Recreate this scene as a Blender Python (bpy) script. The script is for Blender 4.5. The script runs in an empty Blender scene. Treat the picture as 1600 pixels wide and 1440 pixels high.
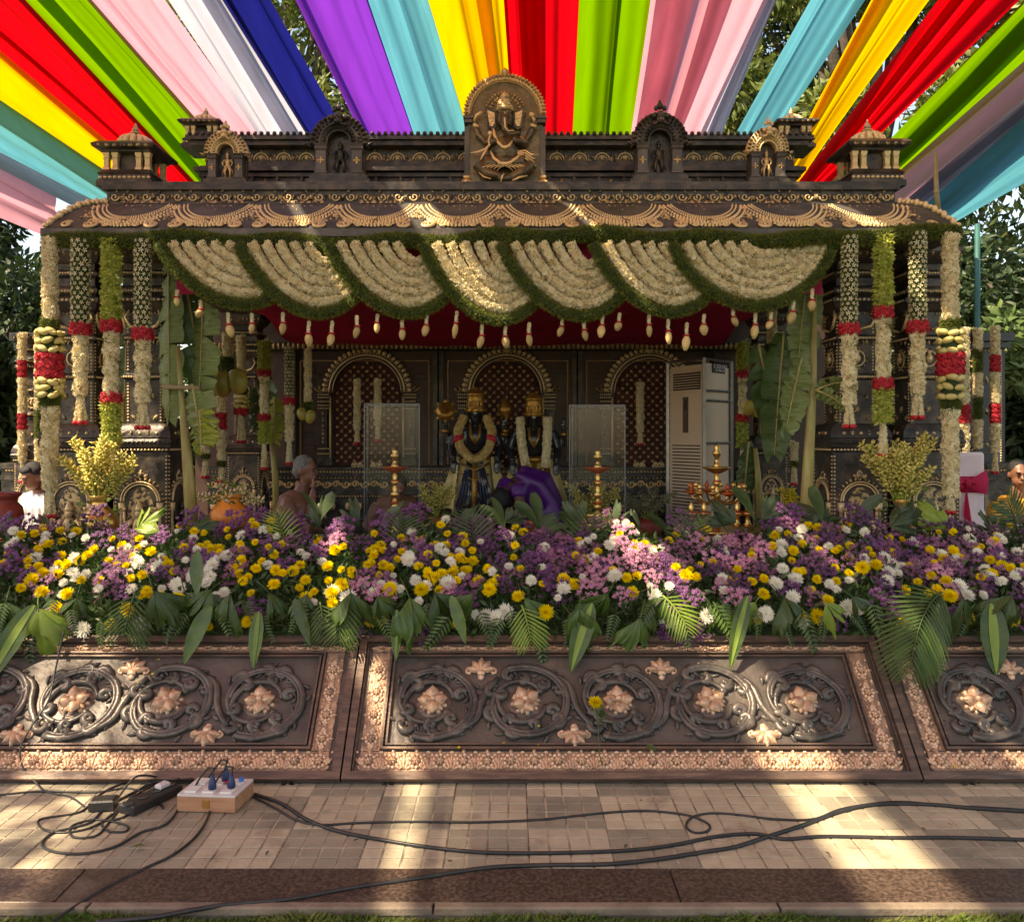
import bpy, math, random
import numpy as np
from mathutils import Vector, Matrix, noise
R = math.radians
rnd = random.Random(7)
scene = bpy.context.scene
COL = scene.collection

# ---------------------------------------------------------------- camera
F = 1350.0; CAMZ = 1.5; HY = 680.0
cam = bpy.data.cameras.new('camera'); camo = bpy.data.objects.new('camera', cam); COL.objects.link(camo)
camo.location = (0, 0, CAMZ); camo.rotation_euler = (R(90), 0, 0)
cam.sensor_width = 36; cam.lens = 36 * F / 1600; cam.shift_y = -(720 - HY) / 1600
cam.clip_start = .05; cam.clip_end = 600
scene.camera = camo
# ---------------------------------------------------------------- world, sun, exposure
SUN = Vector((-.62, -.42, 1.0)).normalized()            # towards the sun
el = math.asin(SUN.z); az = math.atan2(SUN.x, SUN.y)
w = bpy.data.worlds.new('World'); scene.world = w; w.use_nodes = True
nt = w.node_tree; sky = nt.nodes.new('ShaderNodeTexSky'); sky.sky_type = 'NISHITA'; sky.sun_disc = False
sky.sun_elevation = el; sky.sun_rotation = az; sky.air_density = 1.0; sky.dust_density = 1.2
bg = nt.nodes['Background']; bg.inputs[1].default_value = .15
nt.links.new(sky.outputs[0], bg.inputs[0])
sl = bpy.data.lights.new('sun', 'SUN'); sl.energy = 4.6; sl.angle = R(.8); sl.color = (1, .93, .80)
so = bpy.data.objects.new('sun', sl); COL.objects.link(so); so.rotation_euler = SUN.to_track_quat('Z', 'Y').to_euler()
so.location = (-4, -3, 9)
scene.view_settings.view_transform = 'Standard'; scene.view_settings.look = 'None'
scene.view_settings.gamma = 1; scene.view_settings.exposure = 1.33
try:
    scene.view_settings.use_white_balance = True; scene.view_settings.white_balance_temperature = 8700; scene.view_settings.white_balance_tint = 10
except Exception: pass
scene.view_settings.use_curve_mapping = False
scene.cycles.max_bounces = 8; scene.cycles.diffuse_bounces = 4; scene.cycles.transparent_max_bounces = 12
scene.cycles.use_denoising = True

def P(px, py, d): return Vector(((px - 800) * d / F, d, CAMZ - (py - HY) * d / F))
def G(px, py, z=0): return P(px, py, F * (CAMZ - z) / (py - HY))
def X(px, d): return (px - 800) * d / F
def Z(py, d): return CAMZ - (py - HY) * d / F

# ---------------------------------------------------------------- materials
MATS = {}
def new_mat(name):
    m = bpy.data.materials.new(name); m.use_nodes = True; n = m.node_tree; b = n.nodes['Principled BSDF']
    return m, n, b
def mat(name, col, col2=None, rough=.6, metal=0., scale=8., bump=0., bscale=60., spec=.5, trans=0., point=None, coat=0., objvar=0., detail=4, world=False, dirt=None, ramp=(.35, .65), stretch=None):
    if name in MATS: return MATS[name]
    m, n, b = new_mat(name); L = n.links; N = n.nodes
    b.inputs['Base Color'].default_value = (*col, 1); b.inputs['Roughness'].default_value = rough
    b.inputs['Metallic'].default_value = metal; b.inputs['Specular IOR Level'].default_value = spec
    if coat: b.inputs['Coat Weight'].default_value = coat; b.inputs['Coat Roughness'].default_value = .15
    tc = N.new('ShaderNodeTexCoord'); vec = tc.outputs['Object']
    if world: vec = N.new('ShaderNodeNewGeometry').outputs['Position']
    if stretch:
        mp = N.new('ShaderNodeMapping'); mp.inputs['Scale'].default_value = stretch; L.new(vec, mp.inputs[0]); vec = mp.outputs[0]
    cur = None
    if col2:
        t = N.new('ShaderNodeTexNoise'); t.inputs['Scale'].default_value = scale; t.inputs['Detail'].default_value = detail; L.new(vec, t.inputs[0])
        r = N.new('ShaderNodeMapRange'); r.inputs[1].default_value = ramp[0]; r.inputs[2].default_value = ramp[1]; L.new(t.outputs[0], r.inputs[0])
        mx = N.new('ShaderNodeMix'); mx.data_type = 'RGBA'; L.new(r.outputs[0], mx.inputs[0])
        mx.inputs[6].default_value = (*col, 1); mx.inputs[7].default_value = (*col2, 1); cur = mx.outputs[2]
    if point:                                             # worn edges / dark patina in hollows
        g = N.new('ShaderNodeNewGeometry'); r = N.new('ShaderNodeMapRange'); r.inputs[1].default_value = point[1]; r.inputs[2].default_value = point[2]
        L.new(g.outputs['Pointiness'], r.inputs[0])
        mx = N.new('ShaderNodeMix'); mx.data_type = 'RGBA'; L.new(r.outputs[0], mx.inputs[0])
        if cur: L.new(cur, mx.inputs[6])
        else: mx.inputs[6].default_value = (*col, 1)
        mx.inputs[7].default_value = (*point[0], 1); cur = mx.outputs[2]
    if dirt:                                              # stains and grime of their own shape
        t = N.new('ShaderNodeTexNoise'); t.inputs['Scale'].default_value = dirt[1]; t.inputs['Detail'].default_value = 6; t.inputs['Roughness'].default_value = .65; L.new(vec, t.inputs[0])
        r = N.new('ShaderNodeMapRange'); r.inputs[1].default_value = dirt[2]; r.inputs[2].default_value = dirt[3]; L.new(t.outputs[0], r.inputs[0])
        mx = N.new('ShaderNodeMix'); mx.data_type = 'RGBA'; L.new(r.outputs[0], mx.inputs[0]); mx.inputs[7].default_value = (*dirt[0], 1)
        if cur: L.new(cur, mx.inputs[6])
        else: mx.inputs[6].default_value = (*col, 1)
        cur = mx.outputs[2]
    if objvar:
        oi = N.new('ShaderNodeObjectInfo'); hs = N.new('ShaderNodeHueSaturation')
        r = N.new('ShaderNodeMapRange'); r.inputs[3].default_value = 1 - objvar; r.inputs[4].default_value = 1 + objvar; L.new(oi.outputs['Random'], r.inputs[0])
        L.new(r.outputs[0], hs.inputs['Value'])
        if cur: L.new(cur, hs.inputs['Color'])
        else: hs.inputs['Color'].default_value = (*col, 1)
        cur = hs.outputs[0]
    if cur: L.new(cur, b.inputs['Base Color'])
    if bump:
        t = N.new('ShaderNodeTexNoise'); t.inputs['Scale'].default_value = bscale; t.inputs['Detail'].default_value = 5; L.new(vec, t.inputs[0])
        bp = N.new('ShaderNodeBump'); bp.inputs['Strength'].default_value = bump; bp.inputs['Distance'].default_value = .01; L.new(t.outputs[0], bp.inputs['Height']); L.new(bp.outputs[0], b.inputs['Normal'])
    if trans:
        tr = N.new('ShaderNodeBsdfTranslucent'); ms = N.new('ShaderNodeMixShader'); ms.inputs[0].default_value = trans
        if cur: L.new(cur, tr.inputs[0])
        else: tr.inputs[0].default_value = (*col, 1)
        L.new(b.outputs[0], ms.inputs[1]); L.new(tr.outputs[0], ms.inputs[2]); L.new(ms.outputs[0], N['Material Output'].inputs[0])
    MATS[name] = m; return m
bronze = mat('dark_bronze', (.036, .031, .030), (.110, .080, .060), .40, .35, 11, .6, 28, ramp=(.42, .70), world=True)
bronze_d = mat('dark_bronze_field', (.062, .054, .050), (.12, .098, .088), .45, .25, 5, .5, 30, spec=.4, world=True, dirt=((.20, .155, .125), 9, .56, .80))
gilt = mat('rubbed_gilt', (.70, .44, .20), (.16, .09, .045), .42, .35, 45, .4, 90, point=((.80, .52, .26), .50, .60), ramp=(.45, .68), world=True)
gilt_d = mat('dull_gilt', (.50, .345, .17), (.045, .03, .022), .42, .35, 38, .4, 90, point=((.72, .52, .28), .515, .60), ramp=(.42, .58), world=True)
copper = mat('rubbed_copper', (.62, .38, .25), (.30, .18, .13), .42, .4, 22, .4, 70, point=((.74, .50, .35), .50, .60), ramp=(.45, .75), world=True, dirt=((.12, .075, .055), 30, .55, .72))
copper_r = mat('copper_rim', (.17, .11, .085), (.085, .062, .055), .38, .4, 6, .3, 40, stretch=(1, 8, 8), world=True, dirt=((.30, .20, .15), 5, .54, .75))
black_wood = mat('backdrop_dark', (.055, .028, .020), (.075, .042, .030), .5, .2, 8, .3, 60)
white_fl = mat('jasmine_white', (.88, .80, .58), (.80, .66, .38), .6, 0, 30, trans=.2)
cream_fl = mat('tuberose_cream', (.78, .60, .26), (.60, .38, .14), .6, 0, 30, trans=.2)
lime_fl = mat('lime_petals', (.36, .42, .06), (.50, .50, .14), .6, 0, 22, trans=.25)
moss = mat('moss_green', (.085, .115, .014), (.15, .17, .025), .7, 0, 14, trans=.2)
moss_d = mat('moss_core', (.02, .04, .01), None, .9)
rose_r = mat('rose_red', (.42, .006, .02), (.60, .02, .04), .55, 0, 40, trans=.12)
tulip_m = mat('tulip_cream', (.66, .55, .24), (.50, .40, .12), .5, 0, 18, trans=.2)
bud_m = mat('bud_cream', (.60, .46, .20), (.50, .33, .14), .5, 0, 9, trans=.1, objvar=.3)
yel = mat('chrysanthemum_yellow', (.86, .70, .010), (.82, .58, .005), .55, 0, 20, trans=.2, objvar=.12)
whi = mat('chrysanthemum_white', (.82, .79, .72), (.74, .72, .58), .55, 0, 12, trans=.2, objvar=.08)
pur = mat('aster_purple', (.150, .045, .150), (.10, .03, .11), .65, 0, 30, trans=.1, objvar=.35)
mau = mat('aster_mauve', (.26, .095, .185), (.15, .055, .115), .65, 0, 30, trans=.1, objvar=.3)
pnk = mat('aster_pink', (.58, .20, .36), (.52, .28, .36), .6, 0, 30, trans=.15, objvar=.2)
stem_m = mat('stem_green', (.06, .10, .03), None, .6)
leaf_d = mat('leaf_dark', (.030, .070, .012), (.070, .12, .02), .36, 0, 9, .5, 14, trans=.22, objvar=.35, stretch=(.4, 5, 1))
leaf_g = mat('leaf_grey_green', (.045, .075, .030), (.08, .115, .045), .42, 0, 9, .5, 14, trans=.18, objvar=.3, stretch=(.4, 5, 1))
leaf_y = mat('leaf_bright', (.16, .26, .035), (.24, .32, .05), .4, 0, 6, .1, 40, trans=.3, objvar=.2)
banana = mat('banana_leaf', (.25, .30, .10), (.17, .22, .07), .40, 0, 30, .3, 20, trans=.25, stretch=(.3, .3, 4), objvar=.1)
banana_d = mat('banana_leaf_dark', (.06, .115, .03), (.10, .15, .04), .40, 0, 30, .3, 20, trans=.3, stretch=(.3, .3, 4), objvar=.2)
bstem = mat('banana_stem', (.35, .33, .10), (.30, .20, .07), .45, 0, 8, .2, 20, stretch=(4, 4, .6))
brass = mat('brass', (.72, .43, .14), (.55, .30, .10), .28, .85, 10, .08, 30)
orange_p = mat('orange_paint', (.62, .20, .02), (.50, .14, .02), .4, .1, 6)
terra = mat('terracotta_red', (.28, .04, .025), (.20, .03, .02), .5)
maroon = mat('maroon_cloth', (.60, .012, .085), (.50, .010, .068), .7, 0, 6, .2, 12, trans=.3)
skin = mat('skin_brown', (.25, .11, .065), (.20, .085, .05), .45, 0, 9, .1, 60)
hair_b = mat('hair_black', (.012, .010, .010), None, .55, bump=.8, bscale=200)
hair_g = mat('hair_grey', (.28, .26, .25), (.14, .13, .12), .6, bump=.8, bscale=200, scale=40)
cloth_w = mat('white_cotton', (.60, .58, .58), (.52, .50, .52), .8, 0, 10, .3, 30)
plastic_b = mat('black_plastic', (.018, .018, .02), (.03, .03, .032), .38, 0, 20, .1, 90)
cable_m = mat('black_cable', (.016, .016, .018), (.03, .028, .028), .42, 0, 30, .1, 90)

# ---------------------------------------------------------------- mesh building
class MB:
    def __init__(s): s.v = []; s.f = []
    def add(s, vs, fs):
        o = len(s.v); s.v.extend([tuple(v) for v in vs]); s.f.extend([tuple(i + o for i in f) for f in fs]); return s
    def merge(s, other, M=None):
        vs = other.v if M is None else [tuple(M @ Vector(v)) for v in other.v]
        return s.add(vs, other.f)
    def box(s, c, d, rz=0, taper=1.):
        hx, hy, hz = d[0] / 2, d[1] / 2, d[2] / 2; vs = []
        cr, sr = math.cos(rz), math.sin(rz)
        for z, k in ((-hz, 1), (hz, taper)):
            for x, y in ((-hx, -hy), (hx, -hy), (hx, hy), (-hx, hy)):
                x *= k; y *= k; vs.append((c[0] + x * cr - y * sr, c[1] + x * sr + y * cr, c[2] + z))
        return s.add(vs, [(3, 2, 1, 0), (4, 5, 6, 7), (0, 1, 5, 4), (1, 2, 6, 5), (2, 3, 7, 6), (3, 0, 4, 7)])
    def bev(s, c, d, b=.004):                              # box with a bevelled edge (front and top read soft)
        x, y, z = d[0] / 2, d[1] / 2, d[2] / 2; vs = []
        for zz, k in ((-z, b), (-z + b, 0), (z - b, 0), (z, b)):
            for sx, sy in ((-1, -1), (1, -1), (1, 1), (-1, 1)):
                vs += [(c[0] + sx * (x - k) - (sx * b if sx * sy > 0 else 0) * 0, c[1] + sy * (y - k), c[2] + zz)]
        fs = [(3, 2, 1, 0), (12, 13, 14, 15)]
        for l in range(3):
            for i in range(4):
                a = l * 4 + i; bb = l * 4 + (i + 1) % 4; fs.append((a, bb, bb + 4, a + 4))
        return s.add(vs, fs)
    def tube(s, pts, rad, n=8, cap=True, sx=1.):
        pts = [Vector(p) for p in pts]; m = len(pts)
        if not hasattr(rad, '__len__'): rad = [rad] * m
        t = (pts[1] - pts[0]).normalized(); up = Vector((0, 1, 0)) if abs(t.y) < .9 else Vector((1, 0, 0))
        nrm = t.cross(up).normalized(); vs = []; fs = []
        for i in range(m):
            a = pts[max(0, i - 1)]; b = pts[min(m - 1, i + 1)]; tt = (b - a)
            if tt.length < 1e-9: tt = t
            tt = tt.normalized(); nrm = (nrm - tt * nrm.dot(tt))
            nrm = nrm.normalized() if nrm.length > 1e-6 else tt.orthogonal().normalized()
            bn = tt.cross(nrm); t = tt
            for k in range(n):
                an = 2 * math.pi * k / n; vs.append(pts[i] + nrm * (math.cos(an) * rad[i] * sx) + bn * (math.sin(an) * rad[i]))
        for i in range(m - 1):
            for k in range(n):
                a = i * n + k; b = i * n + (k + 1) % n; fs.append((a, b, b + n, a + n))
        if cap: fs.append(tuple(range(n - 1, -1, -1))); fs.append(tuple(range((m - 1) * n, m * n)))
        return s.add(vs, fs)
    def ball(s, c, r, nu=8, nv=5, M=None):
        if not hasattr(r, '__len__'): r = (r, r, r)
        vs = [(0, 0, -1)]; fs = []
        for j in range(1, nv):
            ph = -math.pi / 2 + math.pi * j / nv
            for i in range(nu): a = 2 * math.pi * i / nu; vs.append((math.cos(ph) * math.cos(a), math.cos(ph) * math.sin(a), math.sin(ph)))
        vs.append((0, 0, 1)); top = len(vs) - 1
        for i in range(nu): fs.append((0, 1 + (i + 1) % nu, 1 + i)); fs.append((top, top - nu + i, top - nu + (i + 1) % nu))
        for j in range(nv - 2):
            for i in range(nu):
                a = 1 + j * nu + i; b = 1 + j * nu + (i + 1) % nu; fs.append((a, b, b + nu, a + nu))
        c = Vector(c); out = []
        for v in vs:
            q = Vector((v[0] * r[0], v[1] * r[1], v[2] * r[2]))
            if M: q = M @ q
            out.append(c + q)
        return s.add(out, fs)
    def lathe(s, prof, c=(0, 0, 0), n=16, sq=False, rot=0):
        vs = []; fs = []; m = len(prof)
        for r, z in prof:
            for k in range(n):
                a = 2 * math.pi * k / n + rot; vs.append((c[0] + r * math.cos(a), c[1] + r * math.sin(a), c[2] + z))
        for i in range(m - 1):
            for k in range(n):
                a = i * n + k; b = i * n + (k + 1) % n; fs.append((a, b, b + n, a + n))
        fs.append(tuple(range(n - 1, -1, -1))); fs.append(tuple(range((m - 1) * n, m * n)))
        return s.add(vs, fs)
    def square(s, prof, c=(0, 0, 0), asp=1.):              # stepped square column: prof of (half width, z)
        vs = []; fs = []; m = len(prof)
        for r, z in prof:
            for sx, sy in ((-1, -1), (1, -1), (1, 1), (-1, 1)): vs.append((c[0] + sx * r, c[1] + sy * r * asp, c[2] + z))
        for i in range(m - 1):
            for k in range(4):
                a = i * 4 + k; b = i * 4 + (k + 1) % 4; fs.append((a, b, b + 4, a + 4))
        fs.append((3, 2, 1, 0)); fs.append(tuple(range((m - 1) * 4, m * 4)))
        return s.add(vs, fs)
    def arc(s, c, r0, r1, a0, a1, y0, y1, n=24, sz=1.):    # annulus sector in XZ, from y0 (front) to y1
        vs = []; fs = []
        for i in range(n + 1):
            a = a0 + (a1 - a0) * i / n
            for r, y in ((r0, y0), (r1, y0), (r1, y1), (r0, y1)): vs.append((c[0] + r * math.cos(a), y, c[1] + r * math.sin(a) * sz))
        for i in range(n):
            for k in range(4):
                a = i * 4 + k; b = i * 4 + (k + 1) % 4; fs.append((a, b, b + 4, a + 4))
        fs.append((0, 1, 2, 3)); fs.append((n * 4 + 3, n * 4 + 2, n * 4 + 1, n * 4))
        return s.add(vs, fs)
    def prism(s, poly, y0, y1):
        n = len(poly); vs = [(x, y0, z) for x, z in poly] + [(x, y1, z) for x, z in poly]
        fs = [tuple(range(n)), tuple(range(2 * n - 1, n - 1, -1))]
        for i in range(n): j = (i + 1) % n; fs.append((j, i, i + n, j + n))
        return s.add(vs, fs)
    # relief helpers: plane XZ, standing proud towards -y
    def dome(s, x, z, rx, rz, h, rot=0, nu=8, y=0., rings=3):
        vs = []; fs = []; cr, sr = math.cos(rot), math.sin(rot)
        for j in range(rings):
            k = math.cos(j / rings * math.pi / 2); hh = math.sin(j / rings * math.pi / 2)
            for i in range(nu):
                a = 2 * math.pi * i / nu; u = rx * k * math.cos(a); v = rz * k * math.sin(a)
                vs.append((x + u * cr - v * sr, y - h * hh, z + u * sr + v * cr))
        vs.append((x, y - h, z)); t = len(vs) - 1
        for j in range(rings - 1):
            for i in range(nu): a = j * nu + i; b = j * nu + (i + 1) % nu; fs.append((a, b, b + nu, a + nu))
        for i in range(nu): fs.append(((rings - 1) * nu + i, (rings - 1) * nu + (i + 1) % nu, t))
        return s.add(vs, fs)
    def petal(s, x, z, L, W, ang, h, y=0., lift=.0):        # pointed petal from (x,z) outward, ridged
        ca, sa = math.cos(ang), math.sin(ang); vs = []
        rows = ((0, .25, .4), (.35, .9, 1.), (.7, .8, .8), (1., .0, .25))
        for t, wv, hv in rows:
            for k, hk in ((-1, 0.), (-.5, .8), (0, 1.), (.5, .8), (1, 0.)):
                u = t * L; v = k * W / 2 * max(wv, .02); vs.append((x + u * ca - v * sa, y - h * hv * hk - lift * t, z + u * sa + v * ca))
        fs = []
        for j in range(3):
            for k in range(4): a = j * 5 + k; fs.append((a, a + 1, a + 6, a + 5))
        return s.add(vs, fs)
    def rosette(s, x, z, r, h, n=6, y=0., rot=0, core=True, inner=True):
        for i in range(n): s.petal(x, z, r, r * 2.4 / n * 1.3, rot + 2 * math.pi * i / n, h * .7, y)
        if inner:
            for i in range(n): s.petal(x, z, r * .62, r * 1.7 / n * 1.2, rot + 2 * math.pi * (i + .5) / n, h * .5, y - h * .3)
        if core: s.dome(x, z, r * .2, r * .2, h * .45, 0, 8, y - h * .6)
        return s
    def scroll(s, c, r0, r1, a0, turns, w0, w1, h=1., n=26, y=0., tail=True):
        pts = []; rr = []
        for i in range(n):
            t = i / (n - 1); a = a0 + turns * 2 * math.pi * t; r = r0 + (r1 - r0) * t ** .8
            pts.append((c[0] + r * math.cos(a), y - w0 * .4 * h, c[1] + r * math.sin(a))); rr.append(w0 + (w1 - w0) * t)
        s.tube(pts, rr, 7)
        if tail: s.ball(pts[-1], w1 * 1.7, 6, 4)
        return s
    def mesh(s, name, smooth=False):
        me = bpy.data.meshes.new(name); me.from_pydata(s.v, [], s.f); me.update()
        if smooth: me.polygons.foreach_set('use_smooth', [True] * len(me.polygons))
        return me
    def obj(s, name, m, parent=None, smooth=True, auto=None, **kw):
        me = s.mesh(name, smooth or auto is not None)
        if auto is not None:
            me.set_sharp_from_angle(angle=R(auto))
        return link(name, me, m, parent, **kw)
def link(name, me, m=None, parent=None, loc=None, rot=None, scale=None, kind=None, label=None):
    o = bpy.data.objects.new(name, me); COL.objects.link(o)
    if m is not None and not me.materials: me.materials.append(m)
    if parent: o.parent = parent
    if loc is not None: o.location = loc
    if rot is not None: o.rotation_euler = rot
    if scale is not None: o.scale = scale if hasattr(scale, '__len__') else (scale,) * 3
    if kind: o['kind'] = kind
    if label: o['label'] = label
    return o
def tag(o, label, cat, group=None):
    o['label'] = label; o['category'] = cat
    if group: o['group'] = group
    return o
def T(name, label, cat, loc=(0, 0, 0), rz=0, group=None, scale=None, rot=None):
    o = bpy.data.objects.new(name, None); COL.objects.link(o); o.location = loc; o.rotation_euler = rot or (0, 0, rz); o.empty_display_size = .1
    if scale: o.scale = scale if hasattr(scale, '__len__') else (scale,) * 3
    return tag(o, label, cat, group)
def struct(o): o['kind'] = 'structure'; return o
KIDS = {}
def copy_tree(o, parent=None):
    c = o.copy(); COL.objects.link(c); c.parent = parent
    for ch in [k for k in o.children]: copy_tree(ch, c)
    return c
def np_mesh(name, V, Fc, smooth=False):
    me = bpy.data.meshes.new(name); n = len(V); m, k = Fc.shape
    me.vertices.add(n); me.vertices.foreach_set('co', np.ascontiguousarray(V, dtype=np.float32).ravel())
    me.loops.add(m * k); me.loops.foreach_set('vertex_index', np.ascontiguousarray(Fc, dtype=np.int32).ravel())
    me.polygons.add(m); me.polygons.foreach_set('loop_start', np.arange(0, m * k, k, dtype=np.int32))
    me.polygons.foreach_set('loop_total', np.full(m, k, dtype=np.int32))
    if smooth: me.polygons.foreach_set('use_smooth', np.ones(m, dtype=bool))
    me.update(calc_edges=True); return me
def scatter(name, tv, tf, pos, nrm, size, seed=1, tang=None, jit=.35, smooth=False):
    """copies of one small template (z = outward) joined as real geometry"""
    rs = np.random.RandomState(seed); pos = np.asarray(pos, float); nrm = np.asarray(nrm, float); n = len(pos)
    nrm = nrm + rs.normal(0, jit, nrm.shape); nrm /= np.linalg.norm(nrm, axis=1)[:, None] + 1e-9
    r = rs.normal(size=(n, 3)); a = np.cross(nrm, r); a /= np.linalg.norm(a, axis=1)[:, None] + 1e-9; b = np.cross(nrm, a)
    sz = np.asarray(size, float) * np.ones(n) * rs.uniform(.8, 1.2, n)
    tv = np.asarray(tv, float)
    V = (a[:, None, :] * tv[None, :, 0, None] + b[:, None, :] * tv[None, :, 1, None] + nrm[:, None, :] * tv[None, :, 2, None]) * sz[:, None, None] + pos[:, None, :]
    Fc = np.asarray(tf)[None] + (np.arange(n) * len(tv))[:, None, None]
    return np_mesh(name, V.reshape(-1, 3), Fc.reshape(-1, np.asarray(tf).shape[1]), smooth)
def star(n=5, L=1., W=.45, lift=.35, tip=.1):
    v = [(0, 0, 0)]; f = []
    for i in range(n):
        a = 2 * math.pi * i / n; o = len(v)
        for k, rr, zz in ((-1, .6, lift), (1, .6, lift), (0, 1., tip)):
            aa = a + k * W; v.append((L * rr * math.cos(aa), L * rr * math.sin(aa), zz * L))
        f += [(0, o, o + 2), (0, o + 2, o + 1)]
    return np.array(v), np.array(f)
STAR = star()
BUDT = (np.array([(0, 0, -.3), (.32, 0, .3), (-.16, .28, .3), (-.16, -.28, .3), (0, 0, 1.1)]), np.array([(0, 2, 1), (0, 3, 2), (0, 1, 3), (1, 2, 4), (2, 3, 4), (3, 1, 4)]))
NEEDLE = (np.array([(-.12, 0, .1), (.14, 0, .35), (.0, .1, 1)]), np.array([(0, 1, 2)]))
def rope_pts(path, r, sp, seed, flat=1.):
    """points and outward normals over a rope surface of radius r along path"""
    rs = np.random.RandomState(seed); p = np.array([tuple(q) for q in path], float); d = np.linalg.norm(np.diff(p, axis=0), axis=1); s = np.r_[0, np.cumsum(d)]
    n = max(2, int(s[-1] / sp)); m = max(4, int(2 * math.pi * (r(.5) if callable(r) else r) / sp)); out = []; nn = []
    for i in range(n):
        u = (i + .5) / n * s[-1]; c = np.array([np.interp(u, s, p[:, k]) for k in range(3)])
        c2 = np.array([np.interp(min(u + .01, s[-1]), s, p[:, k]) for k in range(3)]); c1 = np.array([np.interp(max(u - .01, 0), s, p[:, k]) for k in range(3)])
        t = c2 - c1; t /= np.linalg.norm(t) + 1e-9; a = np.cross(t, (0, 1, 0.01)); a /= np.linalg.norm(a); b = np.cross(t, a)
        rr = r(u / s[-1]) if callable(r) else r
        for k in range(m):
            an = 2 * math.pi * (k + .5 * (i % 2)) / m + rs.uniform(-.15, .15); nv = a * math.cos(an) + b * math.sin(an)
            out.append(c + nv * rr * rs.uniform(.88, 1.06) + t * rs.uniform(-.3, .3) * sp); nn.append(nv + t * .15)
    return np.array(out), np.array(nn)
def text_mesh(s, size, name='lettering'):
    cu = bpy.data.curves.new('t', 'FONT'); cu.body = s; cu.size = size; cu.align_x = 'CENTER'; cu.align_y = 'CENTER'; cu.extrude = .0008
    o = bpy.data.objects.new('t', cu); COL.objects.link(o); dg = bpy.context.evaluated_depsgraph_get()
    me = bpy.data.meshes.new_from_object(o.evaluated_get(dg)); me.name = name; bpy.data.objects.remove(o); return me
# ================================================================ SETTING
earth = mat('lawn_soil', (.05, .055, .025), (.07, .085, .03), .95, 0, 3)
mb = MB(); mb.box((0, 20, -.55), (160, 160, 1.0)); struct(mb.obj('ground', earth))
ph = -.05
paving = mat('paving_bed', (.16, .13, .105), (.10, .08, .065), .9, 0, 20, .2, 50)
mb = MB(); mb.box((0, 6.99, -.036), (12, 7.98, .048)); pav = struct(mb.obj('pavement', paving, smooth=False))
tile_l = mat('paving_tile_light', (.50, .43, .31), (.42, .35, .25), .62, 0, 7, .3, 60, objvar=.08, world=True, dirt=((.16, .13, .095), 4, .54, .78))
tile_d = mat('paving_tile_dark', (.25, .225, .17), (.31, .27, .20), .62, 0, 7, .3, 60, objvar=.08, world=True, dirt=((.12, .10, .08), 4, .54, .78))
grout = mat('paving_grout', (.52, .45, .35), (.30, .25, .19), .8, 0, 9, .3, 60, world=True, dirt=((.10, .08, .06), 5, .48, .70))
mb = MB(); mb.box((0, 0, .001), (.298, .298, .008))
for i in range(4):
    for j in range(4): mb.bev((-.1125 + .075 * i, -.1125 + .075 * j, .0042), (.067, .067, .007), .0015)
tms = []
for m in (tile_l, tile_d):
    me = mb.mesh('paving_tile'); me.materials.append(m); me.materials.append(grout); me.polygons.foreach_set('material_index', [1] * 6 + [0] * (len(me.polygons) - 6)); me.update(); tms.append(me)
for j in range(3):
    for i in range(-11, 14):
        k = (i + j) % 2
        if rnd.random() < .1: k = 1 - k
        link('paving_tile', tms[k], None, pav, loc=(X(895, 3.0) + i * .3, 3.145 + j * .3, -.0075 + rnd.uniform(0, .0015)), rot=(rnd.uniform(-.003, .003), rnd.uniform(-.003, .003), 0))
granite = mat('brown_granite', (.050, .032, .026), (.135, .092, .072), .35, 0, 75, .12, 160, detail=8, ramp=(.40, .66), objvar=.06, world=True, dirt=((.22, .17, .14), 3, .60, .85))
mb = MB(); mb.box((0, 2.862, -.04), (12, .25, .05)); kb = struct(mb.obj('granite_kerb', paving, smooth=False))
xj = [X(110, 2.88) - 2.1, X(110, 2.88), X(1055, 2.88), X(1055, 2.88) + 2.1, X(1055, 2.88) + 4.2]
for a, b in zip(xj[:-1], xj[1:]):
    mb = MB(); mb.bev(((a + b) / 2, 2.882, -.006), (b - a - .004, .218, .018), .003); mb.obj('granite_slab', granite, kb, auto=30)
edge = mat('edging_stone', (.26, .20, .15), (.16, .12, .09), .8, 0, 9, .4, 60)
for i in range(-4, 5):
    mb = MB(); mb.bev((i * 1.1 + .3, 2.752, -.008), (1.092, .036, .03), .005); mb.obj('edging_stone', edge, kb, auto=30)
# grass: blades in front of the edging
rs = np.random.RandomState(3); n = 70000
xx = rs.uniform(-2.6, 2.6, n); yy = 2.742 - np.abs(rs.normal(0, .30, n)) ; hh = rs.uniform(.004, .026, n) * (1 + .5 * np.sin(xx * 9 + np.sin(yy * 14) * 2))
pos = np.stack([xx, yy, np.full(n, -.05)], 1); an = rs.uniform(0, 6.28, n); ln = rs.uniform(.1, .9, n)
d = np.stack([np.cos(an), np.sin(an), np.zeros(n)], 1); sd = np.stack([-np.sin(an), np.cos(an), np.zeros(n)], 1) * .0022
h2 = (hh + .02)[:, None]; up = np.array([0, 0, 1.])
V = np.stack([pos - sd, pos + sd, pos + up * h2 * .6 + d * h2 * ln[:, None] * .25 + sd * .8, pos + up * h2 + d * h2 * ln[:, None]], 1).reshape(-1, 3)
o4 = np.arange(n)[:, None] * 4; Fc = np.concatenate([o4 + [0, 1, 2], o4 + [0, 2, 3]])
grass_m = mat('grass', (.10, .17, .03), (.22, .24, .06), .6, 0, 5, trans=.3)
link('lawn_grass', np_mesh('lawn_grass', V, Fc), grass_m, kind='stuff')

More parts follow.
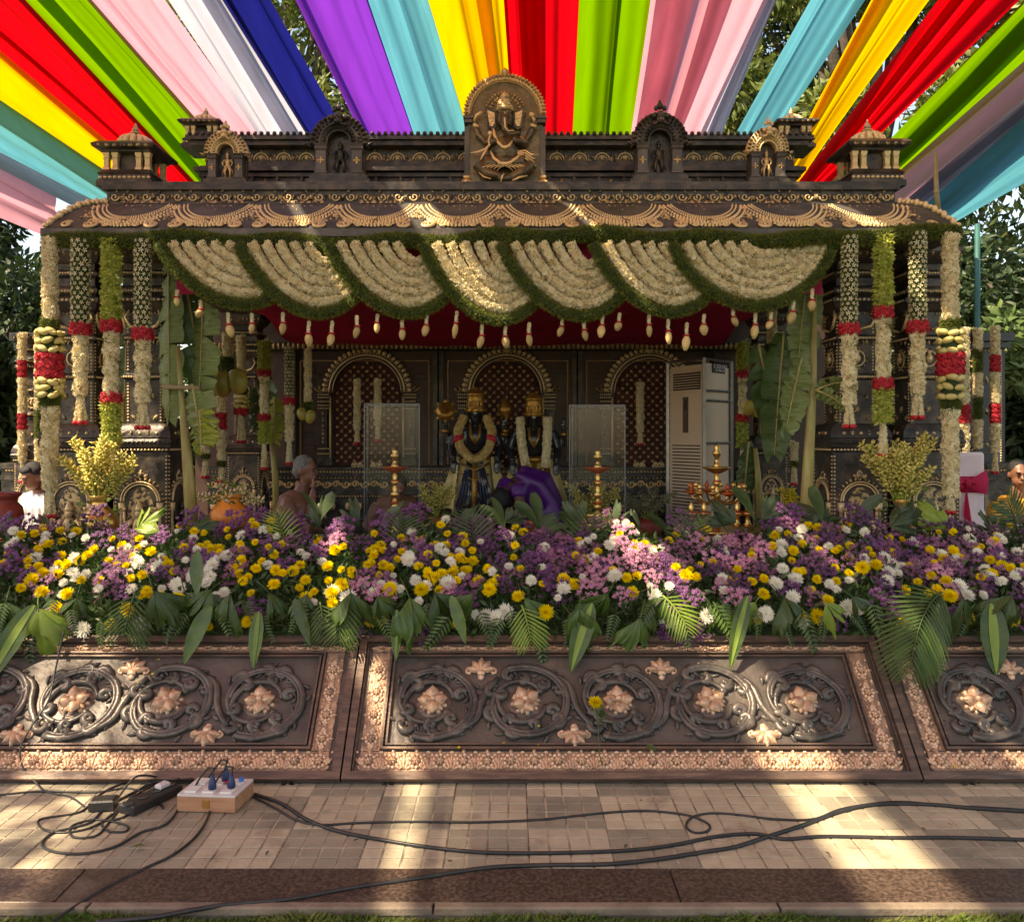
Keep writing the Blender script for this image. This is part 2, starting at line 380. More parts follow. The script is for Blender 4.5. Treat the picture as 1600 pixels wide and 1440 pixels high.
# ---------------------------------------------------------------- carved sloping panels at the stage front
pm = MB(); UW = 2.5
def rect_frame(mb, w0, v0, v1, t, h0, h1):                 # rectangular moulding ring
    for (cx, cz, sx, sz) in ((0, v0 + t / 2, w0, t), (0, v1 - t / 2, w0, t)): mb.box((cx, -(h0 + h1) / 2, cz), (sx, h1 - h0, sz))
    for sgn in (-1, 1): mb.box((sgn * (w0 / 2 - t / 2), -(h0 + h1) / 2, (v0 + v1) / 2), (t, h1 - h0, v1 - v0 - 2 * t - .001))
board = MB(); board.box((0, .012, .355), (2.49, .03, .71)); board = board.mesh('backing_board')
rim = MB(); rect_frame(rim, 2.49, .002, .708, .034, 0.003, .035); rect_frame(rim, 2.415, .039, .669, .007, .004, .018); rim = rim.mesh('outer_rim')
inner = MB(); rect_frame(inner, 2.19, .142, .628, .010, .004, .026); rect_frame(inner, 2.15, .162, .610, .008, .004, .022); inner = inner.mesh('inner_moulding')
bd = MB()
for v in (.157, .6145):
    for i in range(136): bd.dome(-1.08 + i * .016, v, .0062, .0062, .010, nu=6, y=-.006, rings=2)
for u in (-1.083, 1.083):
    for i in range(27): bd.dome(u, .172 + i * .0165, .0062, .0062, .010, nu=6, y=-.006, rings=2)
bd = bd.mesh('bead_row', True)
# vine scroll
vine = MB(); fl = []; cen = [-.872, -.446, -.020, .406, .832]; VC = .372
for i, c in enumerate(cen):
    s = 1 if i % 2 == 0 else -1                             # alternate up and down
    pts = []; rr = []
    n = 44
    for k in range(n):
        t = k / (n - 1); a = R(-115) + R(430) * t; r = .182 - .03 * t ** .7 if t < .55 else .182 - .03 * .55 ** .7 - (.085) * ((t - .55) / .45) ** 1.1
        pts.append((c + r * 1.12 * math.cos(a) * 1., -.014, VC + s * r * 1.0 * math.sin(a))); rr.append(.0165 - .006 * t)
    vine.tube(pts, rr, 8); vine.ball(pts[-1], (.02, .014, .02), 8, 5)
    pts2 = [(p[0] * 1.0 + (c - p[0]) * .09, -.018, VC + (p[2] - VC) * .91) for p in pts[:30]]
    vine.tube(pts2, .009, 6)
    pts3 = []
    for k in range(20):
        t = k / 19; a = (R(120) + R(230) * t); r = .135 - .055 * t; pts3.append((c + r * 1.1 * math.cos(a), -.012, VC - s * r * math.sin(a)))
    vine.tube(pts3, [.007 + .009 * math.sin(k / 19 * 3.1) for k in range(20)], 7); vine.ball(pts3[0], (.014, .012, .014), 6, 4)
    for k in range(12):
        a = (R(-90) + R(360) * k / 12) * s; q_ = 1 if k % 2 else -1; zc_ = VC + .178 * math.sin(a)
        if .20 < zc_ < .57: vine.petal(c + .198 * math.cos(a), zc_, .050, .026, a + s * q_ * 1.0, .015, -.004); vine.petal(c + .165 * math.cos(a + .15), VC + .150 * math.sin(a + .15), .040, .020, a + math.pi + s * q_ * .8, .012, -.004)
    # link to next
    if i < 4:
        a0 = Vector((c + .13, -.012, VC - s * .135)); b0 = Vector((c + .425 - .13, -.012, VC + s * .12))
        q = [a0.lerp(b0, k / 10) + Vector((math.sin(k / 10 * math.pi * 2) * .02, 0, math.sin(k / 10 * math.pi) * -s * .03)) for k in range(11)]
        vine.tube(q, [.018 - .004 * abs(k - 5) / 5 for k in range(11)], 7)
    # curled leaves springing off the ring
    for (ang, out, sz, tw) in ((50, 1, .060, 1), (100, 1, .05, -1), (145, 1, .058, -1), (215, 1, .055, 1), (255, 1, .055, 1), (320, 1, .056, -1), (20, -1, .044, 1), (75, -1, .04, 1), (130, -1, .046, -1), (200, -1, .046, 1), (265, -1, .04, -1), (310, -1, .044, -1)):
        a = R(ang) * s; rb = .165 if out > 0 else .145
        b = Vector((c + rb * 1.1 * math.cos(a), -.010, VC + rb * math.sin(a)))
        dr = Vector((math.cos(a + tw * .9 * out), 0, math.sin(a + tw * .9 * out))) * out
        q = []; cc = b.copy(); h = math.atan2(dr.z, dr.x)
        for k in range(11):
            q.append(cc.copy()); h += tw * (.12 + .075 * k); cc = cc + Vector((math.cos(h), 0, math.sin(h))) * sz * .23
        lo, hi = .185, .588
        q = [Vector((v.x, v.y, min(hi, max(lo, v.z)))) for v in q]
        vine.tube(q, [.016 * math.sin(.5 + 2.3 * k / 10) + .005 for k in range(11)], 7); vine.ball(q[-1], (.015, .014, .015), 6, 4)
        m_ = q[4]; vine.petal(m_.x, m_.z, sz * 1.1, sz * .55, h + 2.6, .018, -.006); m_ = q[2]; vine.petal(m_.x, m_.z, sz * .9, sz * .45, h + 3.6, .016, -.004)
for u in (-1.04, 1.03):
    for v in (.21, .55): vine.scroll((u, -.008, v), .035, .008, R(90), .9, .010, .006)
vine = vine.mesh('vine_scroll', True)
ros = MB()
for k in range(4): ros.petal(0, 0, .080, .078, R(20 + 90 * k), .026, -.018, .012)
for k in range(4): ros.petal(0, 0, .076, .055, R(65 + 90 * k), .018, -.006, .004)
ros_ = 0
for k in range(8): ros.dome(.064 * math.cos(R(45 * k)), .058 * math.sin(R(45 * k)), .018, .013, .012, R(45 * k))
ros.dome(0, 0, .018, .018, .016, y=-.036); ros = ros.mesh('flower_boss', True)
pad = MB(); pad.dome(0, 0, .090, .080, .010, nu=20, rings=4); pad = pad.mesh('boss_pad', True)
hr = MB()
for a, L_, W_ in ((90, .062, .04), (50, .06, .036), (130, .06, .036), (12, .062, .034), (168, .062, .034)): hr.petal(0, 0, L_, W_, R(a), .018, -.01)
hr.scroll((-.05, 0, .018), .02, .006, 0, .8, .008, .005, n=12); hr.scroll((.05, 0, .018), .02, .006, math.pi, -.8, .008, .005, n=12)
hr.box((0, -.012, -.01), (.03, .018, .02)); hr.dome(0, -.026, .014, .014, .012, y=-.005); hr = hr.mesh('palmette', True)
br = MB()
for k in range(9): br.dome(.024 * math.cos(R(40 * k)), .024 * math.sin(R(40 * k)), .0095, .0095, .010, nu=6, rings=2)
for k in range(6): br.petal(0, 0, .019, .014, R(60 * k), .011, -.007)
br.dome(0, 0, .006, .006, .006, nu=6, y=-.015)
for sx in (-1, 1):
    br.scroll((sx * .040, 0, -.026), .011, .004, R(90), .8 * sx, .0055, .003, n=9); br.scroll((sx * .036, 0, .024), .012, .004, R(-90), -.8 * sx, .0055, .003, n=9)
    br.petal(sx * .03, -.033, .024, .016, R(90 - sx * 40), .010); br.petal(sx * .042, -.004, .022, .014, R(60 if sx > 0 else 120), .009)
    br.dome(sx * .049, .034, .006, .006, .008, nu=6, rings=2)
br.petal(0, .026, .024, .018, R(90), .010); br = br.mesh('border_rosette', True)
for me, m in ((board, bronze_d), (rim, copper_r), (inner, copper_r), (bd, bronze_d), (vine, bronze_d), (ros, copper), (pad, copper_r), (hr, copper), (br, copper)): me.materials.append(m)
bb = MB()
bl = MB()
for k in (-1, 1):
    bl.petal(k * .006, -.030, .060, .026, R(90 - k * 24), .012); bl.petal(k * .010, -.034, .040, .020, R(90 - k * 62), .010); bl.dome(k * .018, .030, .008, .008, .009, nu=6, rings=2)
bl.petal(0, -.034, .07, .022, R(90), .015); bl = bl.mesh('border_leaf', True); bl.materials.append(copper)
for v in (.092, .650): bb.box((0, -.0035, v), (2.36, .008, .088 if v < .3 else .036))
for u in (-1.14, 1.14): bb.box((u, -.0035, .3835), (.083, .008, .487))
bb = bb.mesh('border_ground'); bb.materials.append(mat('border_copper', (.50, .32, .215), (.24, .15, .11), .45, .35, 20, .4, 80, world=True, dirt=((.10, .07, .055), 12, .52, .72)))
vine.materials.clear(); vine.materials.append(mat('vine_bronze', (.055, .050, .048), (.13, .108, .096), .38, .38, 9, .5, 30, world=True, dirt=((.24, .185, .15), 22, .57, .76)))
def relief_panel(x, label):
    t = T('relief_panel', label, 'carved panel', (x, 3.722, .004), rot=(R(-45), 0, 0), group='sloping carved panels along the stage front')
    for nm, me in (('backing_board', board), ('outer_rim', rim), ('inner_moulding', inner), ('bead_row', bd), ('vine_scroll', vine), ('border_ground', bb)): link(nm, me, None, t)
    for i, c in enumerate(cen):
        s = 1 if i % 2 == 0 else -1
        p = link('boss_pad', pad, None, t, loc=(c - .005, -.001, VC), scale=(.95, 1, .95)); link('flower_boss', ros, None, p, rot=(0, rnd.uniform(-.3, .3), 0), loc=(0, -.006, 0), scale=(.9, 1, .9))
        if i < 4: link('palmette', hr, None, t, loc=(c + .213, -.002, .528 if s > 0 else .222), rot=(0, 0 if s > 0 else math.pi, 0), scale=1.15)
    for i in range(23): link('border_rosette', br, None, t, loc=(-1.14 + i * 2.28 / 22, -.008, .092), scale=(1.12, 1.2, 1.18))
    for i in range(22): link('border_leaf', bl, None, t, loc=(-1.14 + (i + .5) * 2.28 / 22, -.008, .090))
    for i in range(23): link('border_rosette', br, None, t, loc=(-1.14 + i * 2.28 / 22, -.008, .650), scale=(1, 1, .42), rot=(0, 0, 0))
    for sx in (-1, 1):
        for k in range(4): link('border_rosette', br, None, t, loc=(sx * 1.14, -.008, .195 + k * .113), rot=(0, R(90) * sx, 0), scale=(1.08, 1, 1))
relief_panel(-1.985, 'sloping carved bronze panel with scrolls behind the cables and wooden switch box')
relief_panel(.513, 'middle sloping carved bronze panel, the one with a yellow flower dropped on it')
relief_panel(3.012, 'sloping carved bronze panel cut off by the right edge, below the striped leaf')
relief_panel(-4.483, 'far left sloping carved bronze panel beyond the cables')
# stage body
sd_ = MB(); sd_.box((0, 7.4, .22), (7.8, 6.35, .42)); stage = tag(sd_.obj('stage', mat('stage_carpet', (.20, .012, .02), (.12, .01, .015), .9, 0, 5), smooth=False), 'low stage with red carpet carrying the carved pavilion', 'stage')
rl = MB(); rl.box((.0, 4.32, .475), (7.7, .16, .09)); rl.box((0, 4.22, .50), (7.7, .05, .02)); rl.box((0, 4.75, .49), (7.7, .75, .12)); rl.obj('front_ledge', copper_r, stage, smooth=False)

# ---------------------------------------------------------------- cloth canopy
def cloth_mat(name, c, t=.55, c2=None):
    return mat('cloth_' + name, c, c2 or tuple(k * .86 for k in c), .75, 0, 2.5, .40, 14, spec=.25, trans=t, stretch=(5, .45, 1))
CC = {'pink': (.70, .32, .41), 'white': (.48, .49, .60), 'teal': (.075, .33, .43), 'yellow': (.80, .44, .004), 'red': (.58, .003, .010),
      'green': (.14, .32, .005), 'navy': (.010, .014, .20), 'purple': (.19, .03, .46)}
TRIM = {1: (0, .4, 3.4), 3: (0, .5, 3.2), 5: (.4, 0, 3.6), 14: (.12, 0, 2.4), 2: (.3, 0, 4.5), 10: (.0, .10, 2.4)}  # strips narrowed overhead, out of view, so sun streaks fall through the gaps
DZ = 8.35; KK = .17
def edge3(Fp, Np):
    A = P(Fp[0], Fp[1], DZ); zf = A.z - CAMZ; s = (HY - Np[1]) / F; d = (zf + KK * DZ) / (s + KK); B = P(Np[0], Np[1], d); return A, (B - A) / (A.y - B.y)
DR = [('pink', (80, 372), (0, 340), (76, 296), (0, 250), 'lowest pink cloth strip at the far left, below the white strip'),
      ('white', (68, 300), (0, 259), (112, 300), (0, 243), 'narrow white cloth strip at the far left between pink and turquoise'),
      ('teal', (46, 270), (0, 247), (154, 270), (0, 168), 'turquoise cloth strip at the far left below the yellow strip'),
      ('yellow', (90, 230), (0, 172), (180, 230), (0, 78), 'yellow cloth strip at far left between turquoise and red'),
      ('red', (155, 220), (0, 92), (243, 220), (38, 0), 'red cloth strip reaching down behind the left front turret'),
      ('green', (219, 200), (33, 0), (315, 200), (138, 0), 'bright green cloth strip beside the red one on the left'),
      ('pink', (308, 200), (132, 0), (399, 200), (257, 0), 'broad pink cloth strip on the left behind the rear left turret'),
      ('white', (413, 226), (262, 0), (486, 224), (347, 0), 'white cloth strip on the left beside the navy strip'),
      ('navy', (484, 224), (343, 0), (546, 224), (418, 0), 'navy blue cloth strip, the only dark blue one'),
      ('purple', (570, 224), (460, 0), (650, 222), (574, 0), 'purple cloth strip left of the central plaque'),
      ('teal', (648, 222), (570, 0), (736, 222), (668, 0), 'turquoise cloth strip between the purple and yellow strips'),
      ('yellow', (732, 222), (664, 0), (804, 222), (790, 0), 'yellow cloth strip behind the central elephant-headed plaque'),
      ('red', (802, 222), (787, 0), (894, 222), (905, 0), 'red cloth strip hanging straight right of the central plaque'),
      ('green', (892, 222), (901, 0), (984, 222), (1017, 0), 'green cloth strip in the middle beside the red strip'),
      ('pink', (980, 222), (1012, 0), (1092, 217), (1196, 0), 'broad pink cloth strip above the right large shrine'),
      ('white', (1090, 217), (1192, 0), (1124, 217), (1212, 0), 'slim white cloth strip on the right edge of the broad pink strip'),
      ('teal', (1148, 217), (1271, 0), (1214, 213), (1357, 0), 'turquoise cloth strip with trees showing on both sides'),
      ('yellow', (1264, 203), (1369, 0), (1308, 203), (1455, 0), 'yellow cloth strip on the right beside the wide red strip'),
      ('red', (1308, 206), (1466, 0), (1381, 204), (1592, 0), 'wide red cloth strip right of the rear right turret'),
      ('green', (1393, 220), (1600, 8), (1473, 220), (1600, 109), 'olive green cloth strip behind the right front turret'),
      ('pink', (1434, 250), (1600, 106), (1496, 250), (1600, 161), 'pink cloth strip at the far right under the green one'),
      ('white', (1469, 270), (1600, 158), (1509, 270), (1600, 190), 'white cloth strip at far right above the last turquoise strip'),
      ('teal', (1471, 300), (1600, 186), (1584, 300), (1600, 291), 'last turquoise cloth strip at the far right by the bamboo stick')]
for i, (c, fl_, nl_, fr_, nr_, lab) in enumerate(DR):
    A, da = edge3(fl_, nl_); B, db = edge3(fr_, nr_); nu, nv = 44, 34; V = []
    lim = lambda v: Vector((max(-.45, min(.45, v.x)), v.y, max(-.02, min(.3, v.z))))
    da, db = lim(da), lim(db); r_ = random.Random(i * 5 + 2); ph_ = [r_.uniform(0, 6.28) for _ in range(5)]; fq = [r_.uniform(4, 7), r_.uniform(9, 14), r_.uniform(18, 30), r_.uniform(36, 50)]
    for b in range(nv + 1):
        ex = .1 if i == 0 else .75 if i > 20 else 1.4; t = -ex + (DZ + 3.8 + ex) * (b / nv) ** 1.15
        pa = A + da * t; pb = B + db * t; pb = pb + (pb - pa) * (.25 * max(0, min(1, (t - 4.4) / 1.5)) if i in (6, 15) else 0); tr_ = TRIM.get(i, (0, 0, 9)); kt = max(0, min(1, (t - tr_[2]) / .8)); pa, pb = pa.lerp(pb, tr_[0] * kt), pb.lerp(pa, tr_[1] * kt)
        for a in range(nu + 1):
            u = a / nu; p = pa.lerp(pb, u); e = min(1., u * 8, (1 - u) * 8); wv = .045 * math.sin(fq[0] * u + ph_[0] + .12 * t) + .020 * math.sin(fq[1] * u + ph_[1] - .1 * t) + .007 * math.sin(fq[2] * u + ph_[2]) + .003 * math.sin(fq[3] * u + ph_[3] + .3 * t)
            p = p + Vector((.018 * math.sin(fq[1] * u + ph_[3]) * e, 0, wv * (.35 + .65 * e) + .03 * math.sin(t * 1.1 + ph_[4]) * e + (i % 3) * .02)); V.append(p)
    Fc = [(b * (nu + 1) + a, b * (nu + 1) + a + 1, (b + 1) * (nu + 1) + a + 1, (b + 1) * (nu + 1) + a) for b in range(nv) for a in range(nu)]
    mb = MB(); mb.add(V, Fc); cs = tag(mb.obj('cloth_strip', cloth_mat(c, CC[c], .42 if c == 'navy' else .55)), lab, 'cloth canopy', 'coloured cloth strips overhead')
    for q_ in range(0 if (i in (3, 1) or c in ('teal', 'pink') and i != 14) else 1 if i in (2, 9, 17, 12) else r_.choice([1, 2, 2])):                  # cloth folded over itself along the strip
        a0 = r_.randint(0, nu - 16); wd = r_.randint(5, 15); skew = r_.uniform(-5, 5); V2 = []
        for b in range(nv + 1):
            for a in range(wd + 1):
                u = max(0, min(nu, a0 + a + skew * b / nv)); iu = min(nu - 1, int(u)); fq_ = u - iu; v_ = Vector(V[b * (nu + 1) + iu]).lerp(Vector(V[b * (nu + 1) + iu + 1]), fq_); V2.append(v_ + Vector((0, 0, .022 + .012 * math.sin(a * 1.1 + b * .3))))
        mb = MB(); mb.add(V2, [(b * (wd + 1) + a, b * (wd + 1) + a + 1, (b + 1) * (wd + 1) + a + 1, (b + 1) * (wd + 1) + a) for b in range(nv) for a in range(wd)]); mb.obj('folded_layer', cloth_mat(c, CC[c], .42 if c == 'navy' else .55), cs)

# ---------------------------------------------------------------- trees and greenery behind
bark = mat('bark', (.10, .075, .055), (.05, .038, .03), .9, 0, 12, .6, 30)
tl = [mat('tree_leaf_dark', (.022, .045, .016), (.04, .07, .02), .5, 0, 2, trans=.2), mat('tree_leaf_mid', (.11, .16, .035), (.20, .23, .06), .5, 0, 1.5, trans=.3),
      mat('tree_leaf_light', (.10, .17, .05), (.16, .22, .07), .5, 0, 1.5, trans=.3)]
LEAF = (np.array([(0, 0, 0), (.20, .02, .45), (0, -.06, .5), (-.20, .02, .45), (0, .12, 1.)]), np.array([(0, 1, 2), (0, 2, 3), (2, 1, 4), (3, 2, 4)]))
def crown_pts(c, rad, n, seed, clumps=26, cr=.32):
    rs = np.random.RandomState(seed); cc = []
    for k in range(clumps):
        v = rs.normal(size=3); v /= np.linalg.norm(v); v *= rs.uniform(.35, 1.) ** .6; cc.append(np.array(c) + v * rad)
    cc = np.array(cc); ix = rs.randint(0, clumps, n); v = rs.normal(size=(n, 3)); v /= np.linalg.norm(v, axis=1)[:, None]
    rr = rs.uniform(.2, 1., n) ** .5; scl = np.array(rad) * cr * rs.uniform(.6, 1.2, clumps)[ix][:, None]
    return cc[ix] + v * rr[:, None] * scl, v + np.array([0, 0, -.35]), cc
def tree(name, label, x, y, zc, rad, n, mt, leaf, seed, trunk=.16, clumps=26, cr=.32):
    t = T(name, label, 'tree', (x, y, -.05), group='trees behind and beside the pavilion')
    p, nn, cc = crown_pts((0, 0, zc), rad, n, seed, clumps, cr)
    link('crown', scatter('crown', *LEAF, p, nn, leaf, seed, jit=.6), tl[mt], t)
    mb = MB(); r_ = random.Random(seed); top = Vector((r_.uniform(-.2, .2), 0, zc)); mb.tube([Vector((0, 0, -.1)), Vector((r_.uniform(-.1, .1), .05, zc * .4)), top], [trunk * 1.25, trunk, trunk * .55], 10)
    for k in range(0, clumps, 2):
        q = Vector(tuple(cc[k])); b0 = Vector((0, 0, zc * (.35 + .5 * r_.random()))); mb.tube([b0, b0.lerp(q, .5) + Vector((0, 0, .15)), q], [trunk * .45, trunk * .28, trunk * .08], 6)
    mb.obj('trunk', bark, t)
tree('broadleaf_tree', 'tall leafy tree seen between the cloth strips above the right of the pavilion', 5.2, 12.6, 6.6, (3.4, 1.6, 3.4), 30000, 1, .20, 11, .3, 60, .26)
tree('broadleaf_tree', 'dark tree seen between the navy and purple cloth strips', -3.4, 12.5, 7.0, (2.6, 1.5, 3.), 15000, 1, .18, 12, .26, 40, .3)
tree('broadleaf_tree', 'dark tree at the left edge against pale blue sky', -7.0, 10.2, 2.6, (1.9, 1.5, 2.3), 30000, 0, .15, 13, .2, 36, .33)
tree('broadleaf_tree', 'dark tree at the right edge behind the turquoise pole', 7.2, 11.0, 2.6, (2.3, 1.4, 2.4), 20000, 0, .16, 14, .2, 40, .33)
tree('broadleaf_tree', 'pale leaved young tree at the right edge beside the rear screen', 5.9, 9.6, 2.45, (.62, .5, .75), 1100, 2, .17, 15, .05, 14, .45)
tree('broadleaf_tree', 'dark dense tree behind the middle of the pavilion', .8, 13.5, 5.2, (4.2, 1.5, 4.0), 24000, 0, .2, 16, .3, 60, .26)
tree('broadleaf_tree', 'shade tree standing left of the lawn outside the picture', -5.6, .2, 5.0, (2.0, 2.4, 1.5), 2600, 1, .17, 17, .2, 34, .24)
hp = []; rs = np.random.RandomState(5)
for (x0, x1, y, zt, n, sd) in ((-9.5, -3.3, 10.4, 2.0, 14000, 1), (3.9, 9.5, 10.6, 2.9, 20000, 2), (-4.5, 5, 12.0, 3.4, 14000, 3)):
    rr = np.random.RandomState(sd); p = np.stack([rr.uniform(x0, x1, n), y + rr.normal(0, .35, n), rr.uniform(0, 1, n) ** .8 * zt * (1 + .15 * np.sin(rr.uniform(0, 9, n)))], 1)
    nn = rr.normal(size=(n, 3)) + (0, -.6, .3); link('hedge', scatter('hedge', *LEAF, p, nn, .16, sd, jit=.4), tl[0], kind='stuff')

# ================================================================ PAVILION
SF = .43                                                    # stage floor height
def figure(mb, x, z, h, y=0., arms=4, pose=0):
    """small standing relief deity, feet at z, height h, on the plane y"""
    s = h
    for k in (-1, 1):
        mb.tube([(x + k * .09 * s, y - .02 * s, z + .02 * s), (x + k * .11 * s, y - .06 * s, z + .24 * s), (x + k * .06 * s, y - .05 * s, z + .45 * s)], [.035 * s, .05 * s, .075 * s], 7)
        mb.ball((x + k * .11 * s, y - .05 * s, z + .015 * s), (.05 * s, .05 * s, .02 * s), 6, 4)
        mb.tube([(x + k * .11 * s, y - .05 * s, z + .70 * s), (x + k * .21 * s, y - .05 * s, z + .58 * s), (x + k * .15 * s, y - .1 * s, z + .46 * s)], [.04 * s, .034 * s, .024 * s], 6)
        if arms == 4: mb.tube([(x + k * .12 * s, y - .03 * s, z + .70 * s), (x + k * .25 * s, y - .03 * s, z + .66 * s), (x + k * .25 * s, y - .03 * s, z + .84 * s)], [.034 * s, .03 * s, .022 * s], 6); mb.ball((x + k * .25 * s, y - .03 * s, z + .88 * s), .035 * s, 6, 4)
        mb.tube([(x + k * .1 * s, y - .04 * s, z + .44 * s), (x + k * .19 * s, y - .04 * s, z + .28 * s), (x + k * .22 * s, y - .03 * s, z + .12 * s)], [.02 * s, .022 * s, .012 * s], 5)
    mb.ball((x, y - .06 * s, z + .60 * s), (.105 * s, .06 * s, .15 * s), 10, 7); mb.ball((x, y - .06 * s, z + .45 * s), (.12 * s, .07 * s, .08 * s), 10, 6)
    mb.ball((x, y - .07 * s, z + .80 * s), (.062 * s, .055 * s, .075 * s), 9, 6)
    mb.lathe([(.066 * s, 0), (.07 * s, .03 * s), (.05 * s, .09 * s), (.028 * s, .14 * s), (.006 * s, .17 * s)], (x, y - .05 * s, z + .85 * s), 8)
    mb.tube([(x - .12 * s, y - .085 * s, z + .47 * s), (x, y - .13 * s, z + .43 * s), (x + .12 * s, y - .085 * s, z + .47 * s)], .016 * s, 5)
    return mb
def lobes(mb, cx, cz, r, a0, a1, n, sz, y, h, el=1.25, ez=1.):
    for i in range(n):
        a = a0 + (a1 - a0) * (i + .5) / n; x = cx + r * math.cos(a); z = cz + r * ez * math.sin(a)
        mb.petal(x - math.cos(a) * sz * .5, z - math.sin(a) * sz * .5, sz * 1.25, sz * .95, a, h, y); mb.dome(x, z, sz * .2, sz * .2, h * .6, nu=5, y=y - h * .7, rings=2)
def beads(mb, p0, p1, n, r, h, y):
    for i in range(n):
        t = (i + .5) / n; mb.dome(p0[0] + (p1[0] - p0[0]) * t, p0[1] + (p1[1] - p0[1]) * t, r, r, h, nu=6, y=y, rings=2)
def balus(mb, x, z, h, r, y, n=10):
    mb.lathe([(r * 1.3, 0), (r * 1.3, .05 * h), (r * .8, .09 * h), (r, .2 * h), (r * .72, .3 * h), (r * .72, .52 * h), (r * 1.1, .6 * h), (r * .75, .66 * h), (r * .75, .84 * h), (r * 1.25, .92 * h), (r * 1.35, h)], (x, y, z), n)

